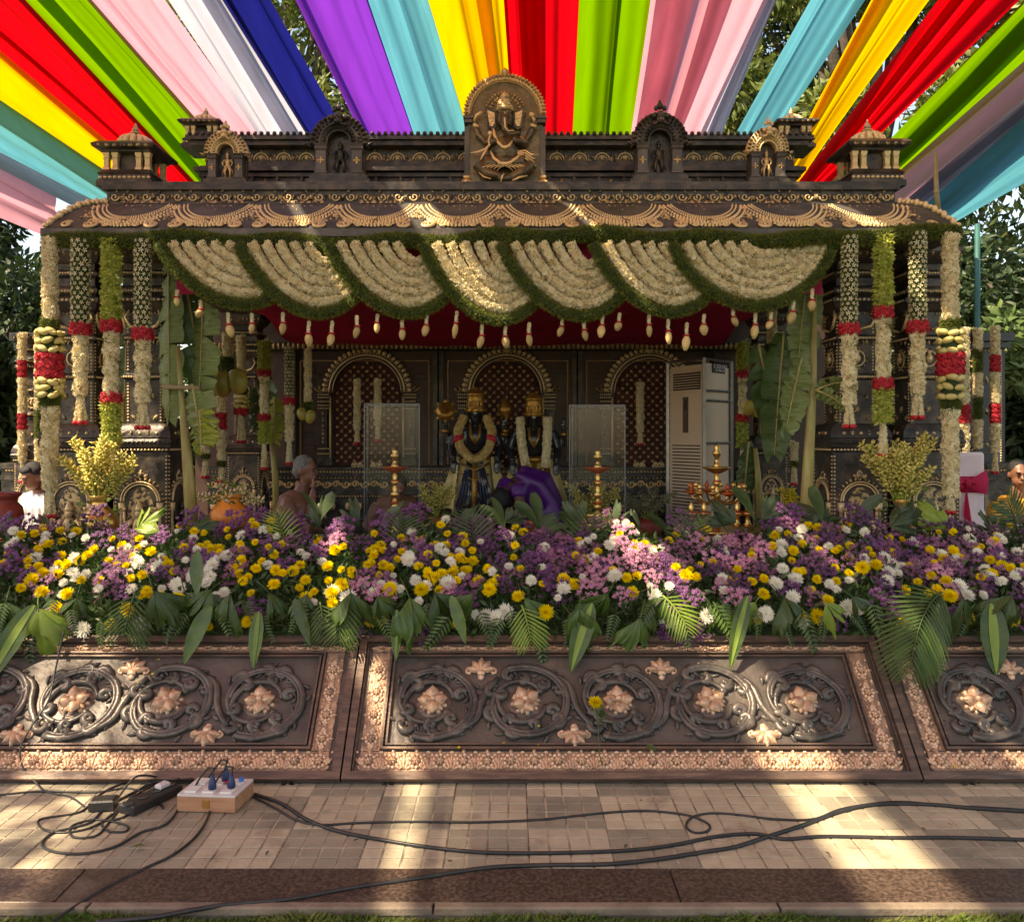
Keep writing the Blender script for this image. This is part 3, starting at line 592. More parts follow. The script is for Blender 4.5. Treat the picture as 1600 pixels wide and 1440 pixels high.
# ---- carved pillar (built once at full size)
def make_pillar(label):
    t = T('carved_pillar', label, 'pillar', group='carved bronze pillars on the stage')
    mb = MB(); W = .185
    mb.square([(.215, 0), (.215, .05), (.200, .06), (.205, .10), (.190, .13), (W, .14), (W, .955), (.200, .965), (.195, .98), (.208, .99), (.212, 1.01)]); mb.obj('pedestal', bronze, t, auto=25)
    mb = MB(); mb.square([(.212, 1.011), (.216, 1.03), (.206, 1.05), (.212, 1.055), (.205, 1.09), (.185, 1.13), (.16, 1.15), (.145, 1.152)])
    for k in range(14): mb.dome(-.195 + k * .03, 1.022, .009, .009, .01, nu=6, y=-.214, rings=2)
    mb.obj('pedestal_cap', bronze, t, auto=25)
    for rz in (0, R(90), R(-90)):                           # arched niche reliefs on the three seen faces
        mb = MB(); y = -W
        mb.arc((0, .62), .112, .122, 0, math.pi, y - .012, y, 16); mb.arc((0, .62), .130, .137, 0, math.pi, y - .018, y, 16)
        lobes(mb, 0, .62, .152, 0, math.pi, 15, .022, y, .014); mb.petal(0, .765, .075, .05, R(90), .016, y); mb.petal(-.02, .775, .04, .03, R(130), .012, y); mb.petal(.02, .775, .04, .03, R(50), .012, y)
        o = mb.obj('niche_arch', gilt_d, t, rot=(0, 0, rz))
        mb = MB()
        for k in (-1, 1): balus(mb, k * .130, .15, .46, .018, y - .004, 8)
        for k in (-1, 1): mb.scroll((k * .155, 0, .84), .028, .008, R(90), k * .9, .007, .004, n=12, y=y); mb.scroll((k * .16, 0, .90), .016, .006, R(-90), k * .9, .006, .004, n=10, y=y)
        mb.obj('colonnette', gilt_d, o)
        mb = MB(); mb.dome(0, .45, .10, .27, .008, nu=18, y=y, rings=2); figure(mb, 0, .20, .42, y - .008); mb.obj('relief_figure', gilt_d if rz == 0 else bronze, o)
        mb = MB()
        for k in (-1, 0, 1):
            mb.scroll((k * .115, 0, 1.085), .032, .008, R(200), -1.1, .006, .004, n=16, y=-.203); mb.dome(k * .115, 1.085, .012, .012, .012, nu=6, y=-.205)
        for k in (-.5, .5): mb.petal(k * .115, 1.065, .045, .026, R(90), .012, -.203)
        for k in range(-5, 6): mb.dome(k * .034, .06, .014, .018, .012, nu=6, y=-.205, rings=2)
        mb.obj('cap_scroll', gilt_d, t, rot=(0, 0, rz))
    mb = MB(); s = .128
    prof = [(s, 1.152), (s, 1.45), (s + .02, 1.46), (s + .022, 1.485), (s, 1.50), (s, 1.72), (s + .018, 1.73), (s + .018, 1.75), (s, 1.765), (s, 1.92), (s + .03, 1.95), (s + .04, 1.975), (s + .055, 1.985), (s + .055, 2.01), (s + .03, 2.03)]
    mb.square(prof); mb.obj('shaft', bronze, t, auto=25)
    mb = MB(); mb.square([(.150, 2.03), (.17, 2.05), (.172, 2.075), (.145, 2.10), (.142, 2.15), (.165, 2.17), (.165, 2.19), (.135, 2.21), (.14, 2.25), (.185, 2.29), (.205, 2.33), (.205, 2.36)]); mb.obj('capital', bronze, t, auto=25)
    for rz in (0, R(90), R(-90)):
        mb = MB(); y = -s
        for k in (-1, 1): beads(mb, (k * .112, 1.16), (k * .112, 1.44), 13, .008, .009, y); beads(mb, (k * .112, 1.51), (k * .112, 1.71), 9, .008, .009, y); beads(mb, (k * .112, 1.77), (k * .112, 1.91), 6, .008, .009, y)
        for k in (-1, 1): beads(mb, (k * .172, .16), (k * .172, .94), 30, .007, .008, -.185)
        for zz_, w_, yy_ in ((1.472, .14, -.150), (1.74, .13, -.146), (2.185, .15, -.165), (2.06, .155, -.172), (.972, .19, -.198)): beads(mb, (-w_, zz_), (w_, zz_), 16, .009, .009, yy_)
        mb.scroll((0, 0, 1.25), .075, .02, R(-90), 1.25, .010, .006, n=24, y=y); mb.scroll((0, 0, 1.25), .09, .06, R(-90), -.7, .007, .005, n=16, y=y); mb.rosette(0, 1.25, .026, .014, 6, y)
        for k in (-1, 1): mb.petal(k * .06, 1.175, .05, .03, R(90 - k * 40), .012, y); mb.petal(k * .075, 1.32, .05, .026, R(90 + k * 30), .012, y)
        mb.arc((0, 1.60), .05, .058, 0, 2 * math.pi, y - .010, y, 20); lobes(mb, 0, 1.60, .07, 0, 2 * math.pi, 12, .018, y, .012); mb.ball((0, y - .012, 1.60), (.024, .02, .03), 8, 5); mb.ball((0, y - .014, 1.635), (.014, .014, .014), 6, 4)
        for k in (-1, 1): mb.scroll((k * .092, 0, 1.60), .03, .01, R(90), -k * .8, .007, .005, n=12, y=y)
        for k in range(-3, 4): mb.petal(k * .034, 1.725, .036, .026, R(-90), .012, y - .018) if k % 2 else mb.petal(k * .034, 1.695, .036, .022, R(90), .012, y - .004)
        for k in (-1, 1): mb.tube([(k * .02, y - .01, 1.80), (k * .09, y - .02, 1.82), (k * .125, y - .02, 1.88), (k * .10, y - .015, 1.93)], [.008, .013, .010, .006], 6); lobes(mb, k * .07, 1.86, .05, R(0 if k > 0 else 60), R(120 if k > 0 else 180), 5, .018, y, .012)
        for k in range(-5, 6): mb.dome(k * .030, 1.998, .011, .010, .010, nu=6, y=-.183, rings=2)
        for k in range(-3, 4): mb.petal(k * .045, 2.045, .035, .030, R(90), .012, -.165); mb.petal(k * .04, 2.16, .035, .026, R(90), .010, -.150)
        for k in range(-4, 5): mb.petal(k * .045, 2.345, .05, .034, R(-90), .014, -.190)
        mb.obj('shaft_ornament', gilt_d, t, rot=(0, 0, rz))
    return t
pil = make_pillar('front left corner pillar, half hidden by the white and green chequered garland'); D1 = 6.1
pil.location = (X(132, D1), D1, SF)
for px, d, sc, lab in ((238, D1 - .02, 1, 'carved pillar between the left corner pillar and the left banana plant'), (1327, D1 - .02, 1, 'carved pillar right of the right banana plant stem'), (1437, D1, 1, 'front right corner pillar behind the yellow flower vase'),
                   (388, 8.2, .80, 'rear left pillar behind the seated bare chested man'), (1198, 8.2, .80, 'rear right pillar beside the air conditioner'), (1490, 8.3, .8, 'small rear pillar behind the covered chair'), (60, 8.3, .8, 'small rear pillar behind the man in white shirt')):
    o = copy_tree(pil); o['label'] = lab; o.location = (X(px, d), d, SF); o.scale = (sc, sc, 1 if sc == 1 else .93)
    if px == 60 or px == 1490: o.scale = (.8, .8, .86)

# ---- roof
XL, XR = X(68, 5.5), X(1500, 5.5); RX0, RX1 = X(165, 5.95), X(1400, 5.95); xm = (XL + XR) / 2
roof = T('carved_roof', 'carved bronze roof of the pavilion with festoons along its slope', 'roof', (xm, 6.0, 2.8))
hw, tw = (XR - XL) / 2, (RX1 - RX0) / 2; tm = (RX0 + RX1) / 2 - xm
mb = MB(); z0, z1 = .015, .30
e = [(-hw, -.5, z0), (hw, -.5, z0), (hw, 2.9, z0), (-hw, 2.9, z0)]
def curve_roof(n=6):
    vs = []; 
    for i in range(n + 1):
        t = i / n; zz = z0 + (z1 - z0) * (t + .18 * math.sin(t * math.pi)); k = t
        vs += [(-hw + (hw - tw + tm) * k, -.5 + .46 * k, zz), (hw - (hw - tw - tm) * k, -.5 + .46 * k, zz), (hw - (hw - tw - tm) * k, 2.9 - .46 * k, zz), (-hw + (hw - tw + tm) * k, 2.9 - .46 * k, zz)]
    fs = []
    for i in range(n):
        for k in range(4): a = i * 4 + k; b = i * 4 + (k + 1) % 4; fs.append((a, b, b + 4, a + 4))
    fs.append((n * 4, n * 4 + 1, n * 4 + 2, n * 4 + 3)); fs.append((3, 2, 1, 0)); return vs, fs
mb.add(*curve_roof()); mb.obj('roof_slope', mat('roof_pewter', (.045, .042, .040), (.085, .075, .068), .68, .1, 7, .6, 30, spec=.3), roof, smooth=False)
mb = MB(); mb.box((0, 1.2, -.012), (2 * hw + .02, 3.44, .05)); mb.obj('eave_board', bronze_d, roof, smooth=False)
mb = MB(); mb.box((tm, -.02 + 1.3, .345), (2 * tw + .01, 2.6, .10)); mb.box((tm, -.02 + 1.3, .41), (2 * tw + .06, 2.66, .035)); mb.box((tm, 1.28, .44), (2 * tw + .02, 2.62, .025)); mb.box((tm, 1.28, .300), (2 * tw + .05, 2.66, .012)); mb.obj('roof_ledge', bronze, roof, smooth=False)
fz = MB(); fz.rosette(0, .0, .030, .016, 6, 0)
for k in (-1, 1):
    fz.scroll((k * .055, 0, 0), .032, .008, R(180 if k > 0 else 0), k * 1.1, .007, .004, n=16); fz.petal(k * .085, -.02, .045, .022, R(90 - k * 20), .012); fz.petal(k * .028, .03, .03, .014, R(90 - k * 40), .010)
fz = fz.mesh('frieze_scroll', True); fz.materials.append(gilt_d)
nf = 25
for i in range(nf): link('frieze_scroll', fz, None, roof, loc=(tm - tw + (i + .5) * 2 * tw / nf, -.03, .345))
fe = MB()                                                   # festoon hung on the slope, unit in slope plane
for r, bs, n in ((.232, .0085, 40), (.210, .0070, 42), (.262, .0125, 32), (.290, .0105, 34)):
    for i in range(n):
        a = R(196) + R(148) * i / (n - 1); fe.dome(r * 1.02 * math.cos(a), .345 + r * 1.25 * math.sin(a), bs, bs * 1.15, .022, nu=6, rings=2)
fe.rosette(0, .065, .052, .024, 8); fe.petal(0, .04, .05, .05, R(-90), .02)
for k in (-1, 1):
    fe.scroll((k * .20, 0, .09), .058, .012, R(90), k * 1.25, .012, .006, n=22); fe.petal(k * .265, .10, .08, .045, R(90), .018); fe.petal(k * .235, .05, .06, .03, R(90 + k * 60), .014); fe.petal(k * .12, .035, .06, .03, R(90 - k * 70), .012)
    fe.scroll((k * .075, 0, .335), .03, .008, R(0 if k < 0 else 180), -k * .9, .008, .004, n=12); fe.petal(k * .03, .34, .05, .024, R(0 if k > 0 else 180), .012)
for k in range(-3, 4): fe.petal(k * .045, .37, .05, .035, R(-90), .014)
for k in range(-2, 3): fe.petal(k * .04, .27 + .012 * abs(k), .045, .026, R(-90), .012); fe.dome(k * .05, .205 + .018 * abs(k), .010, .012, .012, nu=6, rings=2)
for k in (-1, 1): fe.scroll((k * .10, 0, .245), .026, .006, R(0 if k < 0 else 180), k * 1., .007, .004, n=12)
fe = fe.mesh('festoon', True); fe.materials.append(gilt_d)
sl_rot = -math.atan2(.46, .285); nfe = 10; sp = .538
fl2 = MB(); fl2.rosette(0, .11, .05, .024, 6)
for k in (-1, 1): fl2.scroll((k * .075, 0, .08), .04, .01, R(90), -k * 1.1, .010, .005, n=16); fl2.petal(k * .02, .15, .08, .04, R(90 - k * 25), .018); fl2.petal(k * .05, .04, .06, .03, R(90 - k * 80), .014)
fl2.petal(0, .15, .10, .05, R(90), .02)
for k in range(5): fl2.dome((k - 2) * .028, .262 - abs(k - 2) * .012, .012, .016, .014, nu=6, rings=2)
fl2 = fl2.mesh('slope_flower', True); fl2.materials.append(gilt_d)
for i in range(nfe + 1): link('slope_flower', fl2, None, roof, loc=(tm + (i - nfe / 2) * sp, -.5 + .02, z0 + .03), rot=(sl_rot + .06, 0, 0), scale=(1, 1, 1.1))
for i in range(nfe): link('slope_flower', fl2, None, roof, loc=(tm + (i - (nfe - 1) / 2) * sp, -.5 + .15, z0 + .11), rot=(sl_rot + .06, 0, 0), scale=(.7, 1, .75))
for i in range(nfe): link('festoon', fe, None, roof, loc=(tm + (i - (nfe - 1) / 2) * sp, -.5 + .02, z0 + .03), rot=(sl_rot + .06, 0, 0), scale=(1, 1, 1.18))
mb = MB()
for k, x in ((-1, -hw), (1, hw)):
    for j in range(14): mb.ball((x + (-k * (hw - tw)) * (j + .5) / 14, -.5 + .46 * (j + .5) / 14 - .01, z0 + .008 + (z1 - z0) * ((j + .5) / 14 + .18 * math.sin((j + .5) / 14 * 3.14))), (.020, .020, .018 + .01 * (j % 2)), 7, 5)
mb.obj('hip_crest', gilt_d, roof)

# ---- upper parapet storey
PX0, PX1 = X(316, 6.75), X(1246, 6.75); pm_ = (PX0 + PX1) / 2; pw = PX1 - PX0; zb = 3.24
par = T('parapet', 'carved dark parapet wall standing on the roof behind the shrines', 'parapet', (pm_, 6.75, zb))
mb = MB(); mb.box((0, .40, .14), (pw, .74, .28)); mb.box((0, .40, .295), (pw + .06, .80, .028)); mb.box((0, .40, .335), (pw + .12, .86, .03)); mb.box((0, .40, .36), (pw + .04, .78, .018)); mb.box((0, .40, .44), (pw - .02, .70, .14)); mb.box((0, .40, .525), (pw + .14, .92, .035)); mb.box((0, .4, .56), (pw + .20, .98, .035)); mb.obj('wall_body', bronze, par, smooth=False)
mb = MB(); n = 96
for i in range(n): mb.ball((-pw / 2 - .09 + (pw + .18) * (i + .5) / n, -.09, .585), (.018, .018, .018), 6, 4)
mb.obj('top_bead_row', bronze, par)
ar = MB(); ar.arc((0, -.02), .052, .062, 0, math.pi, -.014, 0, 10); ar.arc((0, -.02), .034, .040, 0, math.pi, -.012, 0, 10); ar.dome(0, .0, .019, .022, .02); ar.petal(0, .035, .035, .02, R(90), .01)
for k in (-1, 1): ar.petal(k * .072, -.03, .07, .022, R(90), .012); ar.petal(k * .085, -.03, .05, .018, R(90 + k * 20), .010)
ar = ar.mesh('arch_motif', True); ar.materials.append(gilt_d)
n = 26
for i in range(n): link('arch_motif', ar, None, par, loc=(-pw / 2 + pw * (i + .5) / n, .05, .44))
sc_ = MB(); sc_.scroll((-.05, 0, 0), .045, .012, R(180), 1.1, .010, .005, n=20); sc_.scroll((.05, 0, 0), .045, .012, 0, -1.1, .010, .005, n=20); sc_.rosette(0, 0, .030, .016, 6); sc_.petal(-.09, -.03, .05, .03, R(100), .014); sc_.petal(.09, -.03, .05, .03, R(80), .014)
fb = MB(); fb.rosette(0, 0, .036, .02, 8); fb.petal(0, .01, .06, .03, R(90), .016); fb.petal(0, -.02, .05, .03, R(-90), .014)
sc_ = sc_.mesh('scroll_block', True); fb = fb.mesh('flower_block', True); sc_.materials.append(gilt); fb.materials.append(gilt)
n = 24; wp = pw / n; post = MB(); post.box((0, -.01, 0), (.022, .03, .15)); post = post.mesh('divider_post'); post.materials.append(bronze)
for i in range(n):
    link('scroll_block' if i % 2 else 'flower_block', sc_ if i % 2 else fb, None, par, loc=(-pw / 2 + wp * (i + .5), .03, .205)); link('divider_post', post, None, par, loc=(-pw / 2 + wp * i, .03, .205))

# ---- turrets
def make_turret(label):
    t = T('roof_turret', label, 'turret', group='small pillared turrets on the roof')
    mb = MB(); mb.square([(.195, 0), (.195, .05), (.18, .055), (.18, .10), (.19, .11), (.165, .14), (.16, .15)]); mb.obj('turret_base', bronze, t, auto=25)
    mb = MB()
    for sx in (-1, 1):
        for sy in (-1, 1):
            mb = MB()
            for dx in (0, .062): mb.square([(.022, .15), (.022, .17), (.017, .18), (.017, .24), (.021, .25), (.017, .26), (.022, .285), (.024, .30)], (sx * (.145 - dx), sy * .13, 0))
            mb.obj('turret_post', gilt_d, t, auto=30)
    mb = MB(); mb.box((0, .0, .225), (.2, .2, .15)); mb.obj('turret_core', bronze, t, smooth=False)
    mb = MB(); mb.square([(.17, .30), (.175, .315), (.215, .33), (.222, .35), (.218, .36), (.19, .385), (.12, .41)]); mb.obj('turret_eave', bronze, t, auto=25)
    mb = MB()
    for a in range(14):
        an = 2 * math.pi * a / 14; pr = [(.105, .40), (.112, .42), (.10, .455), (.07, .485), (.03, .50)]
        mb.tube([(r * math.cos(an), r * math.sin(an), z) for r, z in pr], [.020, .024, .022, .016, .009], 6)
    mb.lathe([(.10, .40), (.10, .44), (.06, .49), (.02, .51), (.03, .52), (.038, .53), (.018, .545), (.026, .555), (.02, .57), (.008, .60), (.001, .62)], n=12); mb.obj('dome', gilt_d, t)
    mb = MB()
    for k in range(-5, 6):
        for y, s_ in ((-.197, 1),): mb.dome(k * .034, .075, .014, .014, .012, nu=6, y=-.182, rings=2)
    for k in range(-3, 4): mb.petal(k * .055, .355, .03, .045, R(-90), .01, -.215)
    mb.obj('turret_beads', gilt_d, t); return t
tu = make_turret('front left roof turret with ribbed dome, against the red and yellow cloth'); tu.location = (X(212, 6.25), 6.25, 3.25); tu.scale = (1, 1, .82)
o = copy_tree(tu); o['label'] = 'front right roof turret with gilded dome, against the red and green cloth'; o.location = (X(1355, 6.25), 6.25, 3.25); o.scale = (1, 1, .86)
for px, lab in ((322, 'rear left roof turret standing on the parapet end'), (1236, 'rear right roof turret half hidden by the yellow cloth')):
    o = copy_tree(tu); o['label'] = lab; o.location = (X(px, 7.1), 7.1, 3.82); o.scale = (.78, .78, .60)

# ---- niche shrines on the ledge and the elephant-headed plaque
def make_shrine(label, fig):
    t = T('niche_shrine', label, 'shrine', group='arched niche shrines on the roof ledge')
    mb = MB(); mb.box((0, 0, .03), (.44, .2, .06)); mb.box((0, 0, .075), (.40, .17, .03)); mb.box((0, .01, .10), (.36, .15, .02)); mb.obj('shrine_base', bronze, t, smooth=False)
    mb = MB(); beads(mb, (-.22, .03), (.22, .03), 18, .012, .012, -.1); mb.obj('base_beads', gilt, t)
    for k in (-1, 1):
        mb = MB(); mb.square([(.042, .11), (.042, .125), (.035, .13), (.035, .27), (.045, .285), (.04, .30), (.05, .32)], (k * .125, -.03, 0)); o = mb.obj('shrine_post', bronze_d, t, auto=25)
        mb = MB()
        for a in range(4): mb.petal(k * .125, .20, .030, .018, R(90 * a), .008, -.066)
        mb.obj('diamond_flower', gilt, o)
    mb = MB(); mb.prism([(-.17, .11), (.17, .11), (.17, .33)] + [(.17 * math.cos(a), .33 + .17 * math.sin(a)) for a in [math.pi * i / 14 for i in range(1, 14)]] + [(-.17, .33)], .02, .07); mb.obj('niche_back', bronze, t, auto=30)
    mb = MB(); mb.arc((0, .33), .085, .20, R(-8), R(188), -.06, .03, 26); mb.arc((0, .33), .125, .135, R(-8), R(188), -.075, -.06, 26); mb.arc((0, .33), .078, .088, R(-8), R(188), -.07, -.06, 26)
    lobes(mb, 0, .33, .185, R(-8), R(188), 19, .028, -.06, .025); lobes(mb, 0, .33, .150, R(-4), R(184), 17, .018, -.06, .018); lobes(mb, 0, .33, .106, R(0), R(180), 14, .015, -.06, .014)
    for k in (-1, 1): mb.scroll((k * .20, 0, .315), .035, .010, R(90), -k * 1., .014, .007, n=14, y=-.05); mb.petal(k * .19, .30, .06, .03, R(90 - k * 60), .02, -.06)
    mb.obj('arch_band', gilt_d if fig else bronze, t)
    mb = MB(); mb.ball((0, -.085, .475), (.035, .03, .03), 8, 6); mb.ball((0, -.09, .51), (.028, .02, .022), 8, 5)
    for k in (-1, 1): mb.ball((k * .018, -.115, .49), .009, 6, 4); mb.ball((k * .045, -.08, .50), (.022, .02, .02), 7, 5); mb.ball((k * .03, -.07, .555), (.018, .018, .018), 6, 5); mb.tube([(k * .02, -.1, .455), (k * .05, -.09, .44), (k * .07, -.08, .46)], [.01, .009, .005], 5)
    mb.ball((0, -.06, .575), (.024, .02, .026), 8, 5); mb.ball((0, -.05, .605), (.012, .012, .016), 6, 4); mb.obj('face_crest', bronze if not fig else gilt_d, t)
    mb = MB(); figure(mb, 0, .12, .235, .005, 2); mb.obj('relief_figure', gilt if fig else bronze, t); return t
s1 = make_shrine('large dark niche shrine under the purple cloth, left of the plaque', 0); s1.location = (X(532, 6.18), 6.18, 3.245); s1.scale = (1.02, 1, 1.0)
o = copy_tree(s1); o['label'] = 'large dark niche shrine under the broad pink cloth, right of the plaque'; o.location = (X(1029, 6.18), 6.18, 3.245); o.scale = (.98, 1, 1.02)
s2 = make_shrine('small niche shrine with gilt edged figure beside the rear left turret', 1); s2.location = (X(356, 6.2), 6.2, 3.245); s2.scale = (.76, .9, .80)
o = copy_tree(s2); o['label'] = 'small niche shrine with bright gilt figure under the right turquoise cloth'; o.location = (X(1197, 6.2), 6.2, 3.245); o.scale = (.74, .9, .84)

g = T('deity_plaque', 'arched bronze plaque with seated elephant-headed deity at the roof centre', 'plaque', (X(789, 6.1), 6.1, 3.235), scale=(.60, .60, .60))
mb = MB(); Wg = .44; arcp = [(Wg * math.cos(math.pi * i / 28), .86 + Wg * math.sin(math.pi * i / 28)) for i in range(29)]
mb.prism([(-Wg, 0), (Wg, 0)] + arcp, 0, .12); mb.obj('plaque_board', mat('plaque_bronze', (.12, .085, .045), (.20, .14, .075), .36, .45, 8, .5, 30, world=True), g, auto=40)
mb = MB()
for k in (-1, 1):
    mb.box((k * .445, .02, .42), (.06, .10, .62)); mb.box((k * .43, .0, .78), (.10, .14, .03)); mb.box((k * .43, .0, .83), (.115, .15, .03)); mb.box((k * .43, .01, .805), (.08, .12, .03))
mb.obj('side_column', bronze_d, g, smooth=False)
mb = MB()
for k in (-1, 1):
    mb.box((k * .445, .0, .13), (.08, .13, .03)); mb.ball((k * .445, -.03, .06), (.06, .06, .055), 9, 6); 
    for q in (-1, 0, 1): mb.petal(k * .445 + q * .03, .01, .08, .035, R(90 - q * 12), .02, -.085)
mb.obj('column_foot', gilt, g)
mb = MB(); mb.arc((0, .86), .40, .475, 0, math.pi, -.05, .11, 30); lobes(mb, 0, .86, .455, 0, math.pi, 33, .05, -.055, .035, ez=1.); lobes(mb, 0, .86, .405, 0, math.pi, 55, .020, -.055, .018)
mb.petal(0, 1.31, .10, .11, R(90), .05, -.05); mb.petal(0, 1.31, .07, .06, R(50), .04, -.05); mb.petal(0, 1.31, .07, .06, R(130), .04, -.05); mb.obj('arch_border', gilt, g)
mb = MB()                                                   # body: joined by voxel remesh into one figure
B = lambda *a: mb.ball(*a)
mb.ball((0, -.07, .44), (.165, .10, .17), 16, 12); mb.ball((.0, -.05, .60), (.15, .075, .10), 14, 9); mb.ball((0, -.085, .30), (.15, .09, .08), 14, 9)
mb.ball((.0, -.10, .79), (.098, .085, .115), 16, 12); mb.ball((-.045, -.155, .86), (.04, .03, .035), 9, 7); mb.ball((.045, -.155, .86), (.04, .03, .035), 9, 7)
mb.tube([(0, -.15, .83), (0, -.20, .76), (-.005, -.21, .68), (.01, -.215, .62), (.06, -.22, .575), (.12, -.21, .585), (.165, -.19, .60), (.18, -.18, .58), (.165, -.17, .56)], [.048, .046, .040, .036, .032, .026, .020, .015, .010], 12)
mb.tube([(-.04, -.15, .72), (-.075, -.19, .68)], [.018, .006], 8); mb.tube([(.05, -.15, .72), (.085, -.19, .68)], [.018, .006], 8)
mb.tube([(-.12, -.05, .62), (-.23, -.05, .53), (-.31, -.06, .62), (-.345, -.07, .74)], [.058, .05, .040, .028], 12); mb.tube([(.12, -.05, .62), (.235, -.05, .53), (.29, -.06, .62), (.335, -.07, .74)], [.058, .05, .040, .028], 12)
mb.tube([(-.13, -.07, .60), (-.20, -.10, .50), (-.14, -.16, .50), (-.09, -.18, .52)], [.06, .052, .04, .03], 12); mb.tube([(.13, -.07, .60), (.235, -.11, .49), (.16, -.17, .51), (.09, -.18, .53)], [.06, .055, .045, .03], 12)
mb.tube([(-.10, -.08, .27), (-.24, -.11, .27), (-.30, -.11, .24), (-.20, -.15, .15), (-.04, -.17, .10)], [.10, .095, .08, .065, .045], 14); mb.tube([(.10, -.08, .27), (.24, -.11, .29), (.30, -.11, .25), (.20, -.16, .15), (.02, -.18, .07)], [.10, .095, .08, .065, .045], 14)
mb.ball((-.345, -.075, .76), (.03, .025, .035), 8, 6); mb.ball((.335, -.075, .765), (.03, .025, .035), 8, 6); mb.ball((-.02, -.19, .07), (.06, .035, .035), 8, 6); mb.ball((.1, -.18, .05), (.06, .03, .03), 8, 6)
b = mb.obj('deity_body', mat('deity_bronze', (.075, .055, .038), (.20, .135, .07), .34, .5, 14, .4, 40, world=True, ramp=(.42, .7)), g); md = b.modifiers.new('r', 'REMESH'); md.mode = 'VOXEL'; md.voxel_size = .010; md.use_smooth_shade = True; sm = b.modifiers.new('s', 'SMOOTH'); sm.iterations = 3
for k in (-1, 1):
    mb = MB(); pts = [(k * .10, .88), (k * .235, .93), (k * .215, .80), (k * .20, .70), (k * .15, .665), (k * .10, .70)]
    mb.prism(pts if k < 0 else pts[::-1], -.10, -.06); o = mb.obj('ear', bronze, g, auto=40)
    mb = MB(); pts = [(k * .12, .86), (k * .205, .89), (k * .19, .79), (k * .175, .71), (k * .145, .70), (k * .12, .74)]; mb.prism(pts if k < 0 else pts[::-1], -.112, -.10)
    for q in range(3): mb.tube([(k * .13, -.115, .80), (k * (.20 - q * .012), -.118, .87 - q * .07)], [.007, .003], 5)
    mb.obj('ear_lining', gilt, o, auto=40)
mb = MB(); mb.lathe([(.105, 0), (.11, .02), (.10, .035), (.105, .05), (.085, .09), (.09, .10), (.06, .15), (.065, .16), (.03, .21), (.012, .235)], (0, -.09, .885), 14); beads(mb, (-.09, .905), (.09, .905), 9, .012, .014, -.185); mb.dome(0, .965, .03, .04, .03, y=-.17)
for k in (-1, 1): mb.dome(k * .045, .945, .02, .022, .02, y=-.17)
mb.obj('crown', gilt_d, g)
mb = MB()
for r, n, s_ in ((.175, 15, .040), (.225, 21, .034)): lobes(mb, 0, .90, r, R(-15), R(195), n, s_, -.01, .03)
mb.obj('halo', gilt, g)
mb = MB()
def curve(pts, r, n=6): mb.tube(pts, r, n)
curve([(-.13, -.14, .66), (-.12, -.165, .58), (-.085, -.18, .50), (-.03, -.19, .44), (.0, -.195, .425), (.05, -.19, .45), (.085, -.18, .51)], [.014, .02, .018, .02, .026, .02, .014])
curve([(-.165, -.15, .40), (-.13, -.19, .31), (-.06, -.20, .25), (.0, -.205, .235), (.06, -.20, .25), (.14, -.19, .31), (.18, -.15, .37)], [.012, .018, .022, .026, .022, .018, .012])
curve([(-.17, -.16, .58), (-.19, -.16, .51), (-.175, -.17, .47), (-.22, -.14, .43), (-.30, -.12, .40), (-.40, -.09, .40)], [.012, .012, .014, .016, .016, .006])
curve([(-.20, -.16, .44), (-.26, -.15, .34), (-.30, -.13, .26)], [.012, .014, .008])
for q in range(4): curve([(.15, -.16, .40 - q * .01), (.24, -.17, .40 - q * .03), (.30 + q * .02, -.15, .36 - q * .045), (.39 - q * .035, -.12, .37 - q * .05)], [.008, .010, .010, .005])
for q in range(5):
    curve([(-.30 + q * .045, -.16, .19 - q * .012), (-.25 + q * .05, -.20, .20), (-.16 + q * .05, -.215, .23)], [.004, .007, .004], 5); curve([(.30 - q * .045, -.16, .19 - q * .012), (.25 - q * .05, -.20, .20), (.16 - q * .05, -.215, .23)], [.004, .007, .004], 5)
curve([(-.30, -.15, .15), (-.24, -.19, .09), (-.16, -.20, .065)], [.006, .010, .008]); curve([(.26, -.17, .11), (.17, -.21, .08), (.09, -.22, .04)], [.008, .014, .008]); curve([(-.05, -.21, .02), (-.03, -.22, .09), (-.01, -.2, .13)], [.006, .012, .006])
curve([(-.34, -.09, .70), (-.33, -.10, .73)], .042, 8); curve([(.325, -.09, .70), (.335, -.10, .73)], .042, 8)
curve([(-.36, -.09, .77), (-.33, -.11, .83), (-.27, -.11, .87)], [.016, .020, .018]); mb.ball((.31, -.10, .84), (.032, .03, .032), 8, 6); curve([(.345, -.09, .77), (.32, -.10, .82)], [.02, .012])
mb.ball((-.17, -.13, .615), (.03, .02, .03), 7, 5); curve([(-.0, -.205, .82), (.0, -.245, .73), (.005, -.255, .64), (.04, -.255, .60), (.11, -.245, .605)], [.010, .012, .010, .009, .006]); mb.obj('jewellery', gilt, g)

